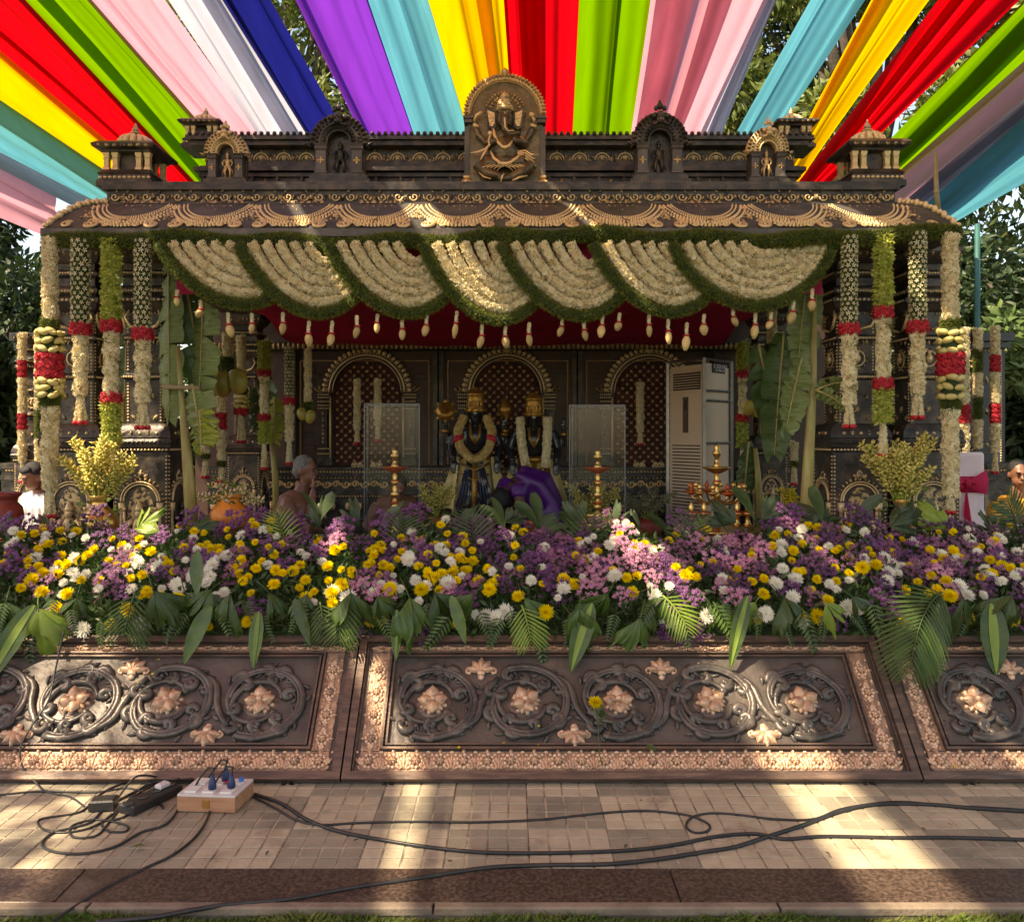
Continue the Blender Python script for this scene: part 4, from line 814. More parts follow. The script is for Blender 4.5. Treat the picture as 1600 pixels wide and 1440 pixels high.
# ---- maroon ceiling cloth
mb = MB(); V = []; nu, nv = 30, 14; cx0, cx1 = X(275, 5.65), X(1285, 5.65)
for j in range(nv + 1):
    t = j / nv; d = 5.65 + 3.15 * t; zc = 2.76 - .34 * t - .07 * math.sin(t * math.pi * 3) ** 2
    for i in range(nu + 1):
        u = i / nu; V.append((cx0 + (cx1 - cx0) * u, d, zc + .05 * math.sin(u * 9 + t) * math.sin(t * 3) - .02 * abs(math.sin(u * 24))))
mb.add(V, [(j * (nu + 1) + i, j * (nu + 1) + i + 1, (j + 1) * (nu + 1) + i + 1, (j + 1) * (nu + 1) + i) for j in range(nv) for i in range(nu)]); tag(mb.obj('ceiling_cloth', maroon), 'dark maroon cloth stretched under the pavilion ceiling', 'cloth')
mb = MB(); V = []
for j in range(7):
    for i in range(41):
        u = i / 40; V.append((cx0 + (cx1 - cx0) * u, 5.66 + .02 * math.sin(u * 60), 2.78 - .36 * j / 6 * (1 - .25 * math.sin(u * 3.14 * 4) ** 2)))
mb.add(V, [(j * 41 + i, j * 41 + i + 1, j * 41 + i + 42, j * 41 + i + 41) for j in range(6) for i in range(40)]); tag(mb.obj('valance_cloth', maroon), 'maroon cloth valance behind the white flower swags', 'cloth')

# ---- back wall: three arched bays on a carved plinth
DB = 8.8; ZT = Z(548, DB); ZP = Z(727, DB)
brk = MB(); brk.bev((0, 0, 0), (.114, .012, .060), .004); brk = brk.mesh('brick'); brk.materials.append(mat('dark_brick', (.040, .024, .020), (.06, .036, .028), .5, .1, 6, .3, 50, objvar=.2))
def arch_bay(px0, px1, pc, label, hh=None):
    x0, x1 = X(px0, DB), X(px1, DB); c = X(pc, DB); t = T('arched_wall_bay', label, 'wall panel', (c, DB, ZP), group='arched bays of the rear wall'); a, b = x0 - c, x1 - c; H = ZT - ZP
    mb = MB(); mb.box(((a + b) / 2, .06, H / 2), (b - a - .0004, .06, H)); mb.obj('bay_board', black_wood, t, smooth=False)
    for xx in (a + .025, b - .025): mb = MB(); mb.box((xx, .01, H / 2), (.045, .05, H - .002)); mb.obj('bay_post', bronze, t, smooth=False)
    mb = MB(); beads(mb, (a + .09, H - .10), (b - .09, H - .10), 56, .009, .012, .018)
    for xx in (a + .09, b - .09): beads(mb, (xx, .02), (xx, H - .10), 50, .009, .012, .018)
    mb.obj('bead_frame', gilt, t)
    so_, si = .50, .335; zs = .72; ro = .46
    mb = MB(); mb.box((0, .02, (zs) / 2), (.68, .02, zs)); mb.arc((0, zs), .0, .345, 0, math.pi, .012, .03, 20); mb.obj('niche_field', mat('niche_red', (.10, .012, .012), (.05, .008, .008), .7), t, smooth=False)
    mb = MB(); st = .087                                    # diagonal lattice clipped to the opening
    def inside(x, z): return abs(x) < .335 and z > .01 and (z < zs or x * x + (z - zs) ** 2 < .335 ** 2)
    for s_ in (-1, 1):
        for k in range(-14, 26):
            seg = []
            for q in range(0, 60):
                x = -.36 + q * .0125; z = s_ * x + k * st * 1.0 + (0 if s_ > 0 else .0)
                if inside(x, z): seg.append((x, .004 if s_ > 0 else -.002, z))
            if len(seg) > 2: mb.tube([seg[0], seg[-1]], .0075, 4)
    mb.obj('lattice', bronze, t, smooth=False)
    mb = MB()
    for k in range(-12, 26):
        for j in range(-12, 26):
            x = (j - k) * st / 2; z = (j + k) * st / 2
            if inside(x * 1.05, z) and (j + k) % 1 == 0: mb.rosette(x, z, .021, .016, 4, -.006, R(45), True, False)
    mb.obj('lattice_studs', gilt, t)
    for k in (-1, 1):
        mb = MB(); mb.box((k * .43, .0, .04), (.15, .08, .08)); mb.box((k * .43, 0, .10), (.12, .06, .03)); mb.box((k * .445, .005, .35), (.075, .05, .50)); mb.tube([(k * .37, -.015, .02), (k * .37, -.015, .70)], .013, 6)
        for zz, ww in ((.12, .13), (.17, .11), (.58, .11), (.61, .13), (.65, .11), (.69, .14), (.72, .16)): mb.box((k * .44, -.004, zz), (ww, .07, .022))
        o = mb.obj('niche_column', bronze, t, smooth=False)
        mb = MB(); mb.tube([(k * .37, -.03, .02), (k * .37, -.03, .70)], .010, 6)
        for zz in (.12, .17, .58, .61, .65, .69, .72): beads(mb, (k * .44 - .06, zz), (k * .44 + .06, zz), 6, .009, .01, -.038)
        for q in range(8): mb.petal(k * .445, .22 + q * .042, .035, .03, R(90), .012, -.02)
        for q in range(4): mb.petal(k * (.44 - .03 + q * .02), .74, .07 + .01 * q, .035, R(90 + k * (20 - q * 25)), .025, -.02)
        mb.obj('column_carving', gilt_d, o)
    mb = MB(); mb.arc((0, zs + .02), .345, .43, 0, math.pi, -.03, .03, 30); mb.obj('arch_frame', bronze, t, smooth=False); mb = MB(); mb.arc((0, zs + .02), .375, .39, 0, math.pi, -.045, -.03, 30); mb.arc((0, zs + .02), .345, .352, 0, math.pi, -.04, -.03, 30); beads_ = [mb.dome(.407 * math.cos(a_), zs + .02 + .407 * math.sin(a_), .009, .009, .012, nu=6, y=-.03, rings=2) for a_ in [math.pi * (q_ + .5) / 44 for q_ in range(44)]]; n = 26
    for i in range(n):
        an = math.pi * (i + .5) / n; mb.ball((.435 * math.cos(an), -.02, zs + .02 + .435 * math.sin(an)), (.030, .03, .022), 6, 5, Matrix.Rotation(-an, 3, 'Y'))
    mb.obj('arch_lobes', gilt_d, t)
    mb = MB(); zc = zs + .43
    mb.ball((0, -.04, zc + .03), (.05, .03, .045), 9, 6); mb.ball((0, -.04, zc + .11), (.03, .025, .03), 8, 6)
    for k in (-1, 1):
        for q, (dx, dz, r) in enumerate(((.06, .02, .034), (.10, -.01, .03), (.05, .08, .028), (.13, -.035, .024))): mb.scroll((k * dx, 0, zc + dz), r, .008, R(90), -k * 1., .012, .006, n=10, y=-.03)
    mb.obj('arch_crest', gilt_d, t)
    cnt = 0                                                 # bricks showing around the niche
    for r in range(int((H - .14) / .066)):
        z = .05 + r * .066
        for q in range(-9, 10):
            x = q * .121 + (.06 if r % 2 else 0)
            if x - .06 < a + .105 or x + .06 > b - .105: continue
            if z < zs + .04 and abs(x) < .575: continue
            if z >= zs - .0 and x * x + (z - zs) ** 2 < .57 ** 2: continue
            if z > zs + .36 and abs(x) < .24: continue
            link('brick', brk, None, t, loc=(x, .029 - rnd.uniform(0, .003), z)); cnt += 1
    return t
arch_bay(455, 684, 574, 'left arched wall bay, above the seated bare chested man')
arch_bay(686, 901, 792, 'middle arched wall bay behind the two crowned statues')
arch_bay(903, 1122, 1013, 'right arched wall bay partly covered by the air conditioner')
x0, x1 = X(330, DB), X(1240, DB); xc = (x0 + x1) / 2
t = T('rear_plinth', 'carved plinth with rows of gilt mouldings under the arched bays', 'plinth', (xc, DB - .05, SF)); H = ZP - SF; wv = x1 - x0
mb = MB(); mb.box((0, .2, H / 2 - .01), (wv, .5, H - .02)); mb.box((0, .17, H - .03), (wv + .02, .5, .03)); mb.box((0, .15, H - .10), (wv + .01, .5, .02)); mb.box((0, .13, H - .27), (wv, .5, .03)); mb.box((0, .11, .2), (wv, .5, .05)); mb.box((0, .08, .05), (wv, .5, .1)); mb.obj('plinth_body', bronze, t, smooth=False)
mb = MB(); beads(mb, (-wv / 2, H - .06), (wv / 2, H - .06), 180, .012, .012, -.055); beads(mb, (-wv / 2, H - .30), (wv / 2, H - .30), 200, .010, .012, -.125); beads(mb, (-wv / 2, H - .12), (wv / 2, H - .12), 150, .010, .010, -.055); mb.obj('plinth_beads', gilt, t)
ps = MB(); ps.scroll((-.04, 0, 0), .045, .01, R(160), 1.2, .012, .006, n=14); ps.scroll((.05, 0, 0), .04, .01, R(-20), 1.2, .012, .006, n=14); ps.dome(0, 0, .02, .02, .02); ps = ps.mesh('plinth_scroll', True); ps.materials.append(gilt)
n = int(wv / .19)
for i in range(n): link('plinth_scroll', ps, None, t, loc=(-wv / 2 + (i + .5) * wv / n, -.055, H - .185))
eh = MB(); eh.ball((0, 0, 0), (.055, .05, .055), 8, 6); eh.ball((0, -.05, -.03), (.02, .03, .04), 6, 5); eh.tube([(0, -.06, -.02), (0, -.09, -.07), (.01, -.1, -.11)], [.02, .016, .01], 6); eh.ball((-.06, 0, 0), (.03, .01, .04), 6, 4); eh.ball((.06, 0, 0), (.03, .01, .04), 6, 4); eh = eh.mesh('animal_boss', True); eh.materials.append(gilt_d)
n = int(wv / .26)
for i in range(n): link('animal_boss', eh, None, t, loc=(-wv / 2 + (i + .5) * wv / n, -.12, H - .40))
# cornice above bays and dark side closure
mb = MB(); mb.box((xc, DB - .02, ZT + .04), (wv, .16, .07)); co = tag(mb.obj('rear_cornice', bronze, smooth=False), 'gilt toothed cornice above the arched bays', 'cornice')
mb = MB()
for i in range(120): mb.petal(x0 + (i + .5) * wv / 120, ZT + .075, .07, .04, R(-90), .02, DB - .10)
mb.obj('cornice_teeth', gilt, co)
mb = MB(); mb.box(((X(1122, DB) + X(1300, DB)) / 2, DB + .12, 1.6), (X(1300, DB) - X(1122, DB), .06, 2.33)); tag(mb.obj('dark_wall_panel', black_wood, smooth=False), 'plain dark rear wall strip right of the air conditioner', 'wall')
mb = MB(); mb.box(((X(455, DB) + X(300, DB)) / 2, DB + .12, 1.6), (X(455, DB) - X(300, DB), .06, 2.33)); tag(mb.obj('dark_wall_panel', black_wood, smooth=False), 'plain dark rear wall strip behind the rear left pillar', 'wall')
# ---- side screens outside the pillars
def side_screen(px0, px1, d, label, flip):
    x0, x1 = X(px0, d), X(px1, d); w_ = x1 - x0; t = T('side_screen', label, 'screen', ((x0 + x1) / 2, d, SF), group='dark carved side screens'); H = Z(520, d) - SF; zl = Z(722, d) - SF
    mb = MB(); mb.box((0, .08, (H + zl) / 2), (w_, .08, H - zl)); mb.box((0, .06, H - .04), (w_ + .10, .2, .08)); mb.box((0, .06, H - .12), (w_ + .04, .16, .05)); mb.obj('screen_board', mat('screen_dark', (.035, .036, .042), (.055, .05, .055), .4, .3, 5), t, smooth=False)
    mb = MB(); mb.box((0, 0, zl / 2), (w_ + .10, .34, zl)); mb.box((0, -.02, zl - .03), (w_ + .16, .36, .05)); mb.box((0, -.02, zl - .14), (w_ + .13, .36, .04)); mb.obj('screen_plinth', bronze, t, smooth=False)
    mb = MB()
    for s_ in (-1, 1): beads(mb, (s_ * (w_ / 2 - .04), zl), (s_ * (w_ / 2 - .04), H - .15), 44, .010, .012, .04)
    beads(mb, (-w_ / 2, zl - .07), (w_ / 2, zl - .07), 16, .012, .012, -.185); beads(mb, (-w_ / 2, H - .17), (w_ / 2, H - .17), 16, .010, .012, .03)
    for zz in (.25, .5, .75):
        z = zl + (H - zl) * zz; mb.scroll((0, 0, z), .09, .02, R(0), 1.3, .011, .006, n=22, y=.04); mb.petal(-.04, z + .09, .08, .04, R(110), .014, .04); mb.petal(.05, z - .1, .08, .04, R(-70), .014, .04)
    mb.obj('screen_ornament', gilt_d, t)
side_screen(1496, 1574, 8.4, 'dark carved screen with beaded edge at the right edge, behind the hanging garlands', 0)
side_screen(26, 96, 8.4, 'dark carved screen behind the man in white shirt on the left', 0)
mb = MB(); mb.tube([P(1527, 790, 9.2), P(1527, 350, 9.2)], .028, 10); tag(mb.obj('tent_pole', mat('teal_paint', (.02, .12, .11), (.015, .08, .08), .5)), 'turquoise steel pole rising behind the right end of the roof', 'pole')
mb = MB(); mb.tube([P(1468, 352, 5.75), P(1463, 300, 5.72), P(1461, 238, 5.7)], [.017, .016, .012], 7); mb.ball(P(1463, 300, 5.72), .020, 7, 5); tag(mb.obj('bamboo_stick', mat('bamboo', (.32, .24, .11), (.20, .14, .06), .6)), 'thin bamboo stick standing up from the roof corner at right', 'stick')

mb = MB(); mb.box(((X(455, DB) + X(1122, DB)) / 2, DB + .12, 1.6), (X(1122, DB) - X(455, DB) - .004, .06, 2.33)); tag(mb.obj('backing_wall', black_wood, smooth=False), 'dark board wall showing above the arched bays', 'wall')
# ================================================================ GARLANDS
DG = 5.46; PXM = DG / F
def cyl(L, r, z0=0.): return [Vector((0, 0, z0 - L * i / 8)) for i in range(9)]
_cache = {}
straw = mat('straw_core', (.44, .34, .14), None, .9)
def rope(kind, L, r, seed=1):
    """list of (name, mesh) making one length of garland hanging down from z=0"""
    key = (kind, round(L, 2), round(r, 3))
    if key in _cache: return _cache[key]
    wob = lambda t: r * (1 + .10 * math.sin(t * L * 60) + .06 * math.sin(t * L * 23 + seed)); out = []
    path = [Vector((.004 * math.sin(i * 2.1 + seed), 0, -L * i / 10)) for i in range(11)]
    def core(m, k=.80): c = MB(); c.tube(path, r * k, 8); me = c.mesh('garland_core', True); me.materials.append(m); return ('garland_core', me)
    def sc(nm, tpl, rr, sp, size, m, s2, jit=.35):
        p, nn = rope_pts(path, rr, sp, s2); me = scatter(nm, *tpl, p, nn, size, s2, jit=jit); me.materials.append(m); return (nm, me)
    if kind == 'white': out = [core(straw), sc('white_blossoms', STAR, wob, .0145, .0165, white_fl, seed, .45), sc('cream_buds', BUDT, wob, .026, .014, cream_fl, seed + 5)]
    elif kind == 'spot':
        out = [core(straw), sc('white_blossoms', STAR, wob, .0145, .0165, white_fl, seed, .45)]; pp = []; nn = []
        for k in range(max(1, int(L / .14))):
            for q in range(26): a = rnd.uniform(-2.4, -.6) + (1.2 if k % 2 else 0); v = np.array([math.cos(a), math.sin(a), rnd.uniform(-.3, .3)]); pp.append(v * r * np.array([1, 1, 0]) + [0, 0, -.07 - k * .14 + rnd.uniform(-.018, .018)]); nn.append(v)
        me = scatter('green_sprigs', *NEEDLE, pp, nn, .026, 3, jit=.5); me.materials.append(moss); out.append(('green_sprigs', me))
    elif kind == 'check':
        out = [core(moss_d, .84), sc('green_sprigs', NEEDLE, lambda t: r * .86, .006, .016, moss, seed, .7)]; pp = []; nn = []; st = .030; nk = 9
        for i in range(int(L / st)):
            for k in range(nk): a = 2 * math.pi * (k + .5 * (i % 2)) / nk; v = np.array([math.cos(a), math.sin(a), 0]); pp.append(v * r + [0, 0, -(i + .5) * st]); nn.append(v)
        me = scatter('white_blossoms', *star(5, 1, .33, .3, .5), pp, nn, .0165, 2, jit=.12); me.materials.append(white_fl); out.append(('white_blossoms', me))
    elif kind in ('lime', 'green'):
        t_ = (np.array([(0, 0, 0), (.28, .1, .5), (-.28, .1, .5), (0, .5, 1.)]), np.array([(0, 1, 3), (0, 3, 2)])); out = [core(lime_fl), sc('lime_petals', t_, wob, .010, .030, lime_fl, seed, .45)]
    elif kind == 'moss': out = [core(moss_d, .75), sc('moss_fringe', NEEDLE, lambda t: r * .8, .005, .024, moss, seed, .6)]
    elif kind == 'rose':
        n = max(2, int(round(L / .05)));  t_ = star(6, 1, .5, .55, .2); pp = []; nn = []
        c = MB(); c.tube(path, r * .78, 10); me = c.mesh('rose_core', True); me.materials.append(rose_r); out = [('rose_core', me)]
        for i in range(n):
            nk = max(5, int(2 * math.pi * r / .052))
            for k in range(nk):
                a = 2 * math.pi * (k + .5 * (i % 2)) / nk
                cen_ = np.array([math.cos(a) * r * .86, math.sin(a) * r * .86, -(i + .5) * L / n])
                for q in range(9):
                    b2 = q * 2.4; rr = .0035 * math.sqrt(q) * 2.2; tv = np.array([-math.sin(a), math.cos(a), 0]); v = np.array([math.cos(a), math.sin(a), 0]); off = tv * math.cos(b2) * rr + np.array([0, 0, 1]) * math.sin(b2) * rr
                    pp.append(cen_ + off + v * (.016 - q * .0012)); nn.append(v + off * 40)
        me = scatter('rose_petals', *t_, pp, nn, .014, seed, jit=.15); me.materials.append(rose_r); out.append(('rose_petals', me))
    elif kind == 'tulip':
        tb = MB(); n = max(3, int(L / .045)); r_ = random.Random(seed)
        for i in range(n):
            nk = 7
            for k in range(nk):
                a = 2 * math.pi * (k + .5 * (i % 2)) / nk + r_.uniform(-.2, .2); v = Vector((math.cos(a), math.sin(a), 0)); M = Matrix.Rotation(a, 3, 'Z') @ Matrix.Rotation(r_.uniform(-.5, .5), 3, 'X')
                tb.ball(v * r * .92 + Vector((0, 0, -(i + .5) * L / n + r_.uniform(-.01, .01))), (.022, .040, .021), 7, 5, M); tb.petal(v.x * r, -(i + .5) * L / n, .03, .02, r_.uniform(-.6, .6), .012, v.y * r)
        c = MB(); c.tube(path, r * .8, 8); me0 = c.mesh('tulip_core', True); me0.materials.append(moss_d); me = tb.mesh('tulip_buds', True); me.materials.append(tulip_m); out = [('tulip_core', me0), ('tulip_buds', me)]
    elif kind == 'tassel':
        pp = []; nn = []; rp = MB()
        for k in range(5):
            a = 2 * math.pi * k / 5; q = [Vector((math.cos(a) * (r * .25 + r * .75 * t), math.sin(a) * (r * .25 + r * .75 * t), -L * t)) for t in (0, .3, .6, 1.)]
            rp.tube(q, .005, 5); p_, n_ = rope_pts(q, .007, .012, k + 2); pp.append(p_); nn.append(n_)
        me = scatter('tassel_blossoms', *STAR, np.concatenate(pp), np.concatenate(nn), .012, 3); me.materials.append(white_fl); m0 = rp.mesh('tassel_string'); m0.materials.append(cream_fl)
        rb = MB()
        for k in range(5):
            a = 2 * math.pi * k / 5; rb.ball((math.cos(a) * r, math.sin(a) * r, -L), (.018, .018, .016), 7, 5)
        m2 = rb.mesh('tassel_rose', True); m2.materials.append(rose_r); out = [('tassel_string', m0), ('tassel_blossoms', me), ('tassel_rose', m2)]
    _cache[key] = out; return out
def garland(px, d, segs, label, group, seed=1, sc=1.):
    """segs: (kind, y0, y1, half width) in photo pixels"""
    k = d / F; y0 = segs[0][1]; t = T('hanging_garland', label, 'garland', P(px, y0, d), group=group)
    for i, (kind, a, b, hw_) in enumerate(segs):
        nm = {'white': 'white_strand', 'spot': 'white_strand', 'check': 'chequered_strand', 'lime': 'lime_strand', 'green': 'lime_strand', 'moss': 'moss_band', 'rose': 'rose_band', 'tulip': 'bud_cluster', 'tassel': 'tassel'}[kind]
        e = None
        for j, (sub, me) in enumerate(rope(kind, (b - a) * k, hw_ * k * .88, seed + i)):
            if j == 0: e = link(nm, me, None, t, loc=(0, 0, -(a - y0) * k))
            else: o = link(sub, me, None, e); o['kind'] = 'stuff'
    return t
GF = 'flower garlands hanging from the front eave'
garland(78, DG, [('white', 372, 500, 11), ('moss', 499, 516, 15), ('tulip', 514, 553, 21), ('rose', 551, 593, 21), ('tulip', 591, 620, 21), ('moss', 618, 636, 17), ('white', 634, 764, 12), ('tassel', 762, 806, 8)], 'longest left garland with red rose band between cream buds, at the left front corner', GF, 1)
garland(126, DG, [('check', 374, 508, 14.5), ('rose', 506, 522, 15), ('white', 520, 618, 10), ('tassel', 616, 660, 9)], 'chequered green and white garland next to the left corner garland', GF, 2)
garland(174, DG, [('lime', 374, 503, 11), ('rose', 501, 518, 15), ('spot', 516, 617, 11), ('rose', 615, 629, 14.5), ('lime', 627, 690, 11), ('tassel', 688, 735, 7)], 'lime green garland with two red bands on the left, above the yellow flower vase', GF, 3)
garland(223, DG, [('check', 374, 516, 13), ('rose', 514, 529, 15), ('spot', 527, 629, 11), ('tassel', 627, 668, 10)], 'chequered garland beside the left banana plant, sprigs in its white part', GF, 4)
garland(1327, DG, [('check', 368, 509, 12.5), ('rose', 507, 522, 14.5), ('spot', 520, 632, 10.5), ('tassel', 628, 666, 8)], 'chequered garland right of the right banana plant, sprigs in its white part', GF, 5)
garland(1380, DG, [('lime', 368, 482, 10.5), ('rose', 480, 496, 14), ('spot', 494, 594, 10), ('rose', 592, 607, 14), ('lime', 605, 660, 11), ('tassel', 658, 712, 6)], 'lime green garland with two red bands on the right, above the right vase', GF, 6)
garland(1434, DG, [('check', 362, 505, 13), ('rose', 503, 518, 15), ('white', 516, 616, 10.5), ('tassel', 612, 652, 9)], 'chequered garland in sunlight next to the right corner garland', GF, 7)
garland(1485, DG, [('white', 366, 500, 12), ('moss', 498, 515, 16), ('tulip', 513, 553, 20), ('rose', 551, 586, 21), ('tulip', 584, 626, 20), ('moss', 624, 640, 17), ('white', 638, 775, 12), ('tassel', 772, 800, 7)], 'longest right garland with red rose band between cream buds, at the right front corner', GF, 8)
GR = 'smaller garlands hanging at the sides and inside the pavilion'
for a in ((35, 8.1, [('white', 520, 562, 6), ('rose', 562, 590, 5), ('white', 590, 645, 6), ('rose', 645, 672, 5), ('white', 672, 722, 6), ('tassel', 722, 752, 4)], 'thin garland at the left edge with two short red bands'),
          (61, 8.0, [('white', 522, 640, 6), ('moss', 640, 685, 6), ('white', 685, 728, 6)], 'thin white garland with moss length behind the left corner garland'),
          (321, 7.4, [('white', 605, 708, 7), ('moss', 708, 716, 7), ('tassel', 716, 745, 5)], 'white garland left of the rear left pillar, behind the banana stem'),
          (346, 7.4, [('white', 615, 645, 7), ('rose', 643, 672, 6), ('white', 670, 720, 6), ('moss', 720, 728, 7), ('tassel', 726, 752, 4)], 'white garland with a long red band hanging before the rear left pillar'),
          (377, 7.5, [('white', 524, 585, 7), ('moss', 608, 618, 9), ('tulip', 616, 638, 10), ('rose', 636, 646, 10), ('tassel', 646, 690, 6)], 'garland with cream buds and red band on the face of the rear left pillar'),
          (356, 7.2, [('white', 520, 560, 8), ('moss', 558, 580, 14)], 'short garland holding the left coconuts'),
          (413, 7.4, [('lime', 532, 580, 7), ('rose', 578, 586, 9), ('spot', 585, 650, 6.5), ('rose', 648, 656, 8), ('lime', 655, 692, 6), ('tassel', 690, 732, 4)], 'lime and white garland right of the rear left pillar'),
          (452, 7.4, [('check', 541, 624, 7), ('rose', 622, 630, 8), ('white', 629, 688, 6), ('tassel', 686, 724, 4)], 'chequered inner garland above the bare chested man'),
          (481, 7.4, [('white', 545, 628, 5), ('moss', 628, 640, 9)], 'plain inner garland holding two small coconuts'),
          (558, 8.5, [('white', 592, 672, 5), ('tassel', 670, 692, 3.5)], 'left of the two short garlands in the left wall niche'),
          (590, 8.5, [('white', 592, 665, 5), ('tassel', 663, 688, 3.5)], 'right of the two short garlands in the left wall niche'),
          (1000, 8.5, [('white', 597, 675, 5.5), ('tassel', 673, 694, 4)], 'short garland in the right wall niche beside the air conditioner'),
          (1160, 7.5, [('lime', 534, 582, 6), ('rose', 580, 587, 8), ('spot', 586, 650, 6), ('rose', 648, 658, 9), ('lime', 657, 700, 6), ('tassel', 698, 736, 4)], 'lime and white garland right of the air conditioner'),
          (1206, 7.2, [('white', 485, 540, 7), ('moss', 538, 552, 12)], 'short garland holding the right coconuts'),
          (1241, 7.6, [('white', 690, 720, 6), ('moss', 720, 728, 6), ('tassel', 727, 756, 4)], 'short white garland low behind the right banana stem'),
          (1507, 7.9, [('white', 512, 632, 7), ('rose', 632, 662, 7), ('white', 660, 706, 7)], 'white and red garland half hidden by the right corner garland'),
          (1528, 8.1, [('white', 514, 547, 6.5), ('moss', 546, 583, 7), ('white', 582, 620, 6.5), ('moss', 619, 656, 7), ('white', 655, 700, 6.5)], 'thin garland with two moss lengths before the right side screen'),
          (1555, 8.1, [('white', 510, 554, 6.5), ('rose', 555, 581, 6), ('white', 582, 630, 6.5), ('rose', 631, 661, 6), ('white', 661, 706, 6.5), ('tassel', 706, 738, 4)], 'thin garland with two short red bands before the right side screen'),
          (1358, 7.2, [('white', 525, 560, 10), ('moss', 555, 570, 12), ('white', 585, 640, 6)], 'garland seen between the two right front pillars')):
    garland(a[0], a[1], a[2], a[3], GR, int(a[0]) % 7)

# moss garland along the eave
def fringe(path, r, sp, size, seed, name, m=moss, jit=.6): p, nn = rope_pts(path, r, sp, seed); return scatter(name, *NEEDLE, p, nn, size, seed, jit=jit)
t = T('moss_garland', 'long green moss garland running along the whole front eave', 'garland', (xm, DG + .02, 2.74)); x0_, x1_ = X(66, DG) - xm, X(1502, DG) - xm
path = [Vector((x0_ + (x1_ - x0_) * i / 60, .01 * math.sin(i), .016 * math.sin(i * .9) + .02 * math.sin(i * .23) + (-.02 + .05 * i / 60))) for i in range(61)]
c = MB(); c.tube(path, .038, 8); c.obj('garland_core', moss_d, t); link('moss_fringe', fringe(path, .034, .0058, .028, 4, 'moss_fringe'), moss, t, kind='stuff')
# seven overlapping swags
SW = [(247, 492, 482, 'leftmost'), (372, 600, 496, 'second from left'), (510, 742, 496, 'third from left'), (660, 880, 506, 'middle sunlit and deepest'), (782, 1010, 500, 'third from right'), (926, 1150, 494, 'second from right'), (1050, 1302, 484, 'rightmost fully visible')]
for si, (a, b, yb, nm) in enumerate(SW):
    t = T('flower_swag', 'white flower swag edged with moss, ' + nm + ' of the seven', 'swag', P(a, 384, DG), group='white flower swags under the eave'); last = si == 6
    for k in range(6):
        o1, o2 = (0, 0) if k == 0 else (13 + 22 * (k - .6), (6 if last else 5) + 14 * (k - .6)); y_ = yb - 6 if k == 0 else yb - 24 - 15.5 * (k - 1)
        n = 26; path = []
        for i in range(n + 1):
            s_ = i / n; xx = a + o1 + (b - o2 - a - o1) * s_ ** (.95 if last else .86); yy = 380 + (y_ - 380) * (4 * s_ * (1 - s_)) ** .72
            dd = DG - .035 + .10 * s_ + .004 * k - (.0 if k else .02) - .045 * math.sin(s_ * 3.14); path.append(P(xx, yy, dd) - t.location)
        if k == 0:
            c = MB(); c.tube(path, .024, 7); c.obj('moss_core', moss_d, t); link('moss_edge', fringe(path, .024, .0058, .025, si * 9, 'moss_edge'), moss, t, kind='stuff')
        else:
            rr = .0245; c = MB(); c.tube(path, rr * .78, 7); o = c.obj('blossom_strand', straw, t); p, nn = rope_pts(path, rr, .0135, si * 7 + k); link('white_blossoms', scatter('white_blossoms', *STAR, p, nn, .0165, si + k, jit=.5), white_fl, o, kind='stuff')
            p, nn = rope_pts(path, rr, .03, si * 7 + k + 50); link('cream_buds', scatter('cream_buds', *BUDT, p, nn, .012, si + k), cream_fl, o, kind='stuff')
# bud tassels
tz = [(277, 452, 478), (313, 468, 500), (356, 487, 530), (393, 488, 525), (442, 487, 524), (483, 500, 545), (519, 500, 545), (557, 492, 530), (590, 490, 520), (628, 495, 535), (667, 490, 528), (714, 485, 528), (753, 506, 545), (790, 508, 545), (827, 503, 543), (879, 492, 530), (912, 497, 536), (942, 490, 528), (968, 488, 520), (1014, 490, 527), (1044, 497, 540), (1073, 503, 548), (1100, 490, 525), (1145, 480, 512), (1180, 487, 530), (1205, 487, 517), (1240, 468, 508), (1269, 450, 490)]
bu = MB(); bu.lathe([(.006, 0), (.017, -.012), (.024, -.035), (.025, -.055), (.017, -.085), (.005, -.112), (.0, -.118)][::1], n=10)
for k in range(4): bu.petal(0, 0, .02, .02, R(-90), .004, -.02)
bu = MB(); prof = [(.006, 0), (.017, -.012), (.024, -.035), (.025, -.055), (.017, -.085), (.005, -.112)]
for k in range(3): M = Matrix.Rotation(k * 2.1, 4, 'Z') @ Matrix.Translation((.004, 0, 0)) @ Matrix.Rotation(.08, 4, 'Y'); q = MB(); q.lathe(prof[::-1], n=10); bu.merge(q, M)
bum = bu.mesh('bud', True); bum.materials.append(bud_m)
rb = MB()
for k in range(6): rb.ball((.014 * math.cos(k), .014 * math.sin(k), -.0 - .003 * (k % 2)), (.010, .010, .008), 6, 4)
rbm = rb.mesh('rose_collar', True); rbm.materials.append(rose_r)
st_ = MB(); st_.tube([(0, 0, 0), (0, 0, -.10)], .0025, 4)
stm = st_.mesh('thread'); stm.materials.append(white_fl)
p, nn = rope_pts([Vector((0, 0, -.01)), Vector((0, 0, -.10))], .004, .018, 2); jm = scatter('jasmine_beads', *STAR, p, nn, .014, 2); jm.materials.append(white_fl)
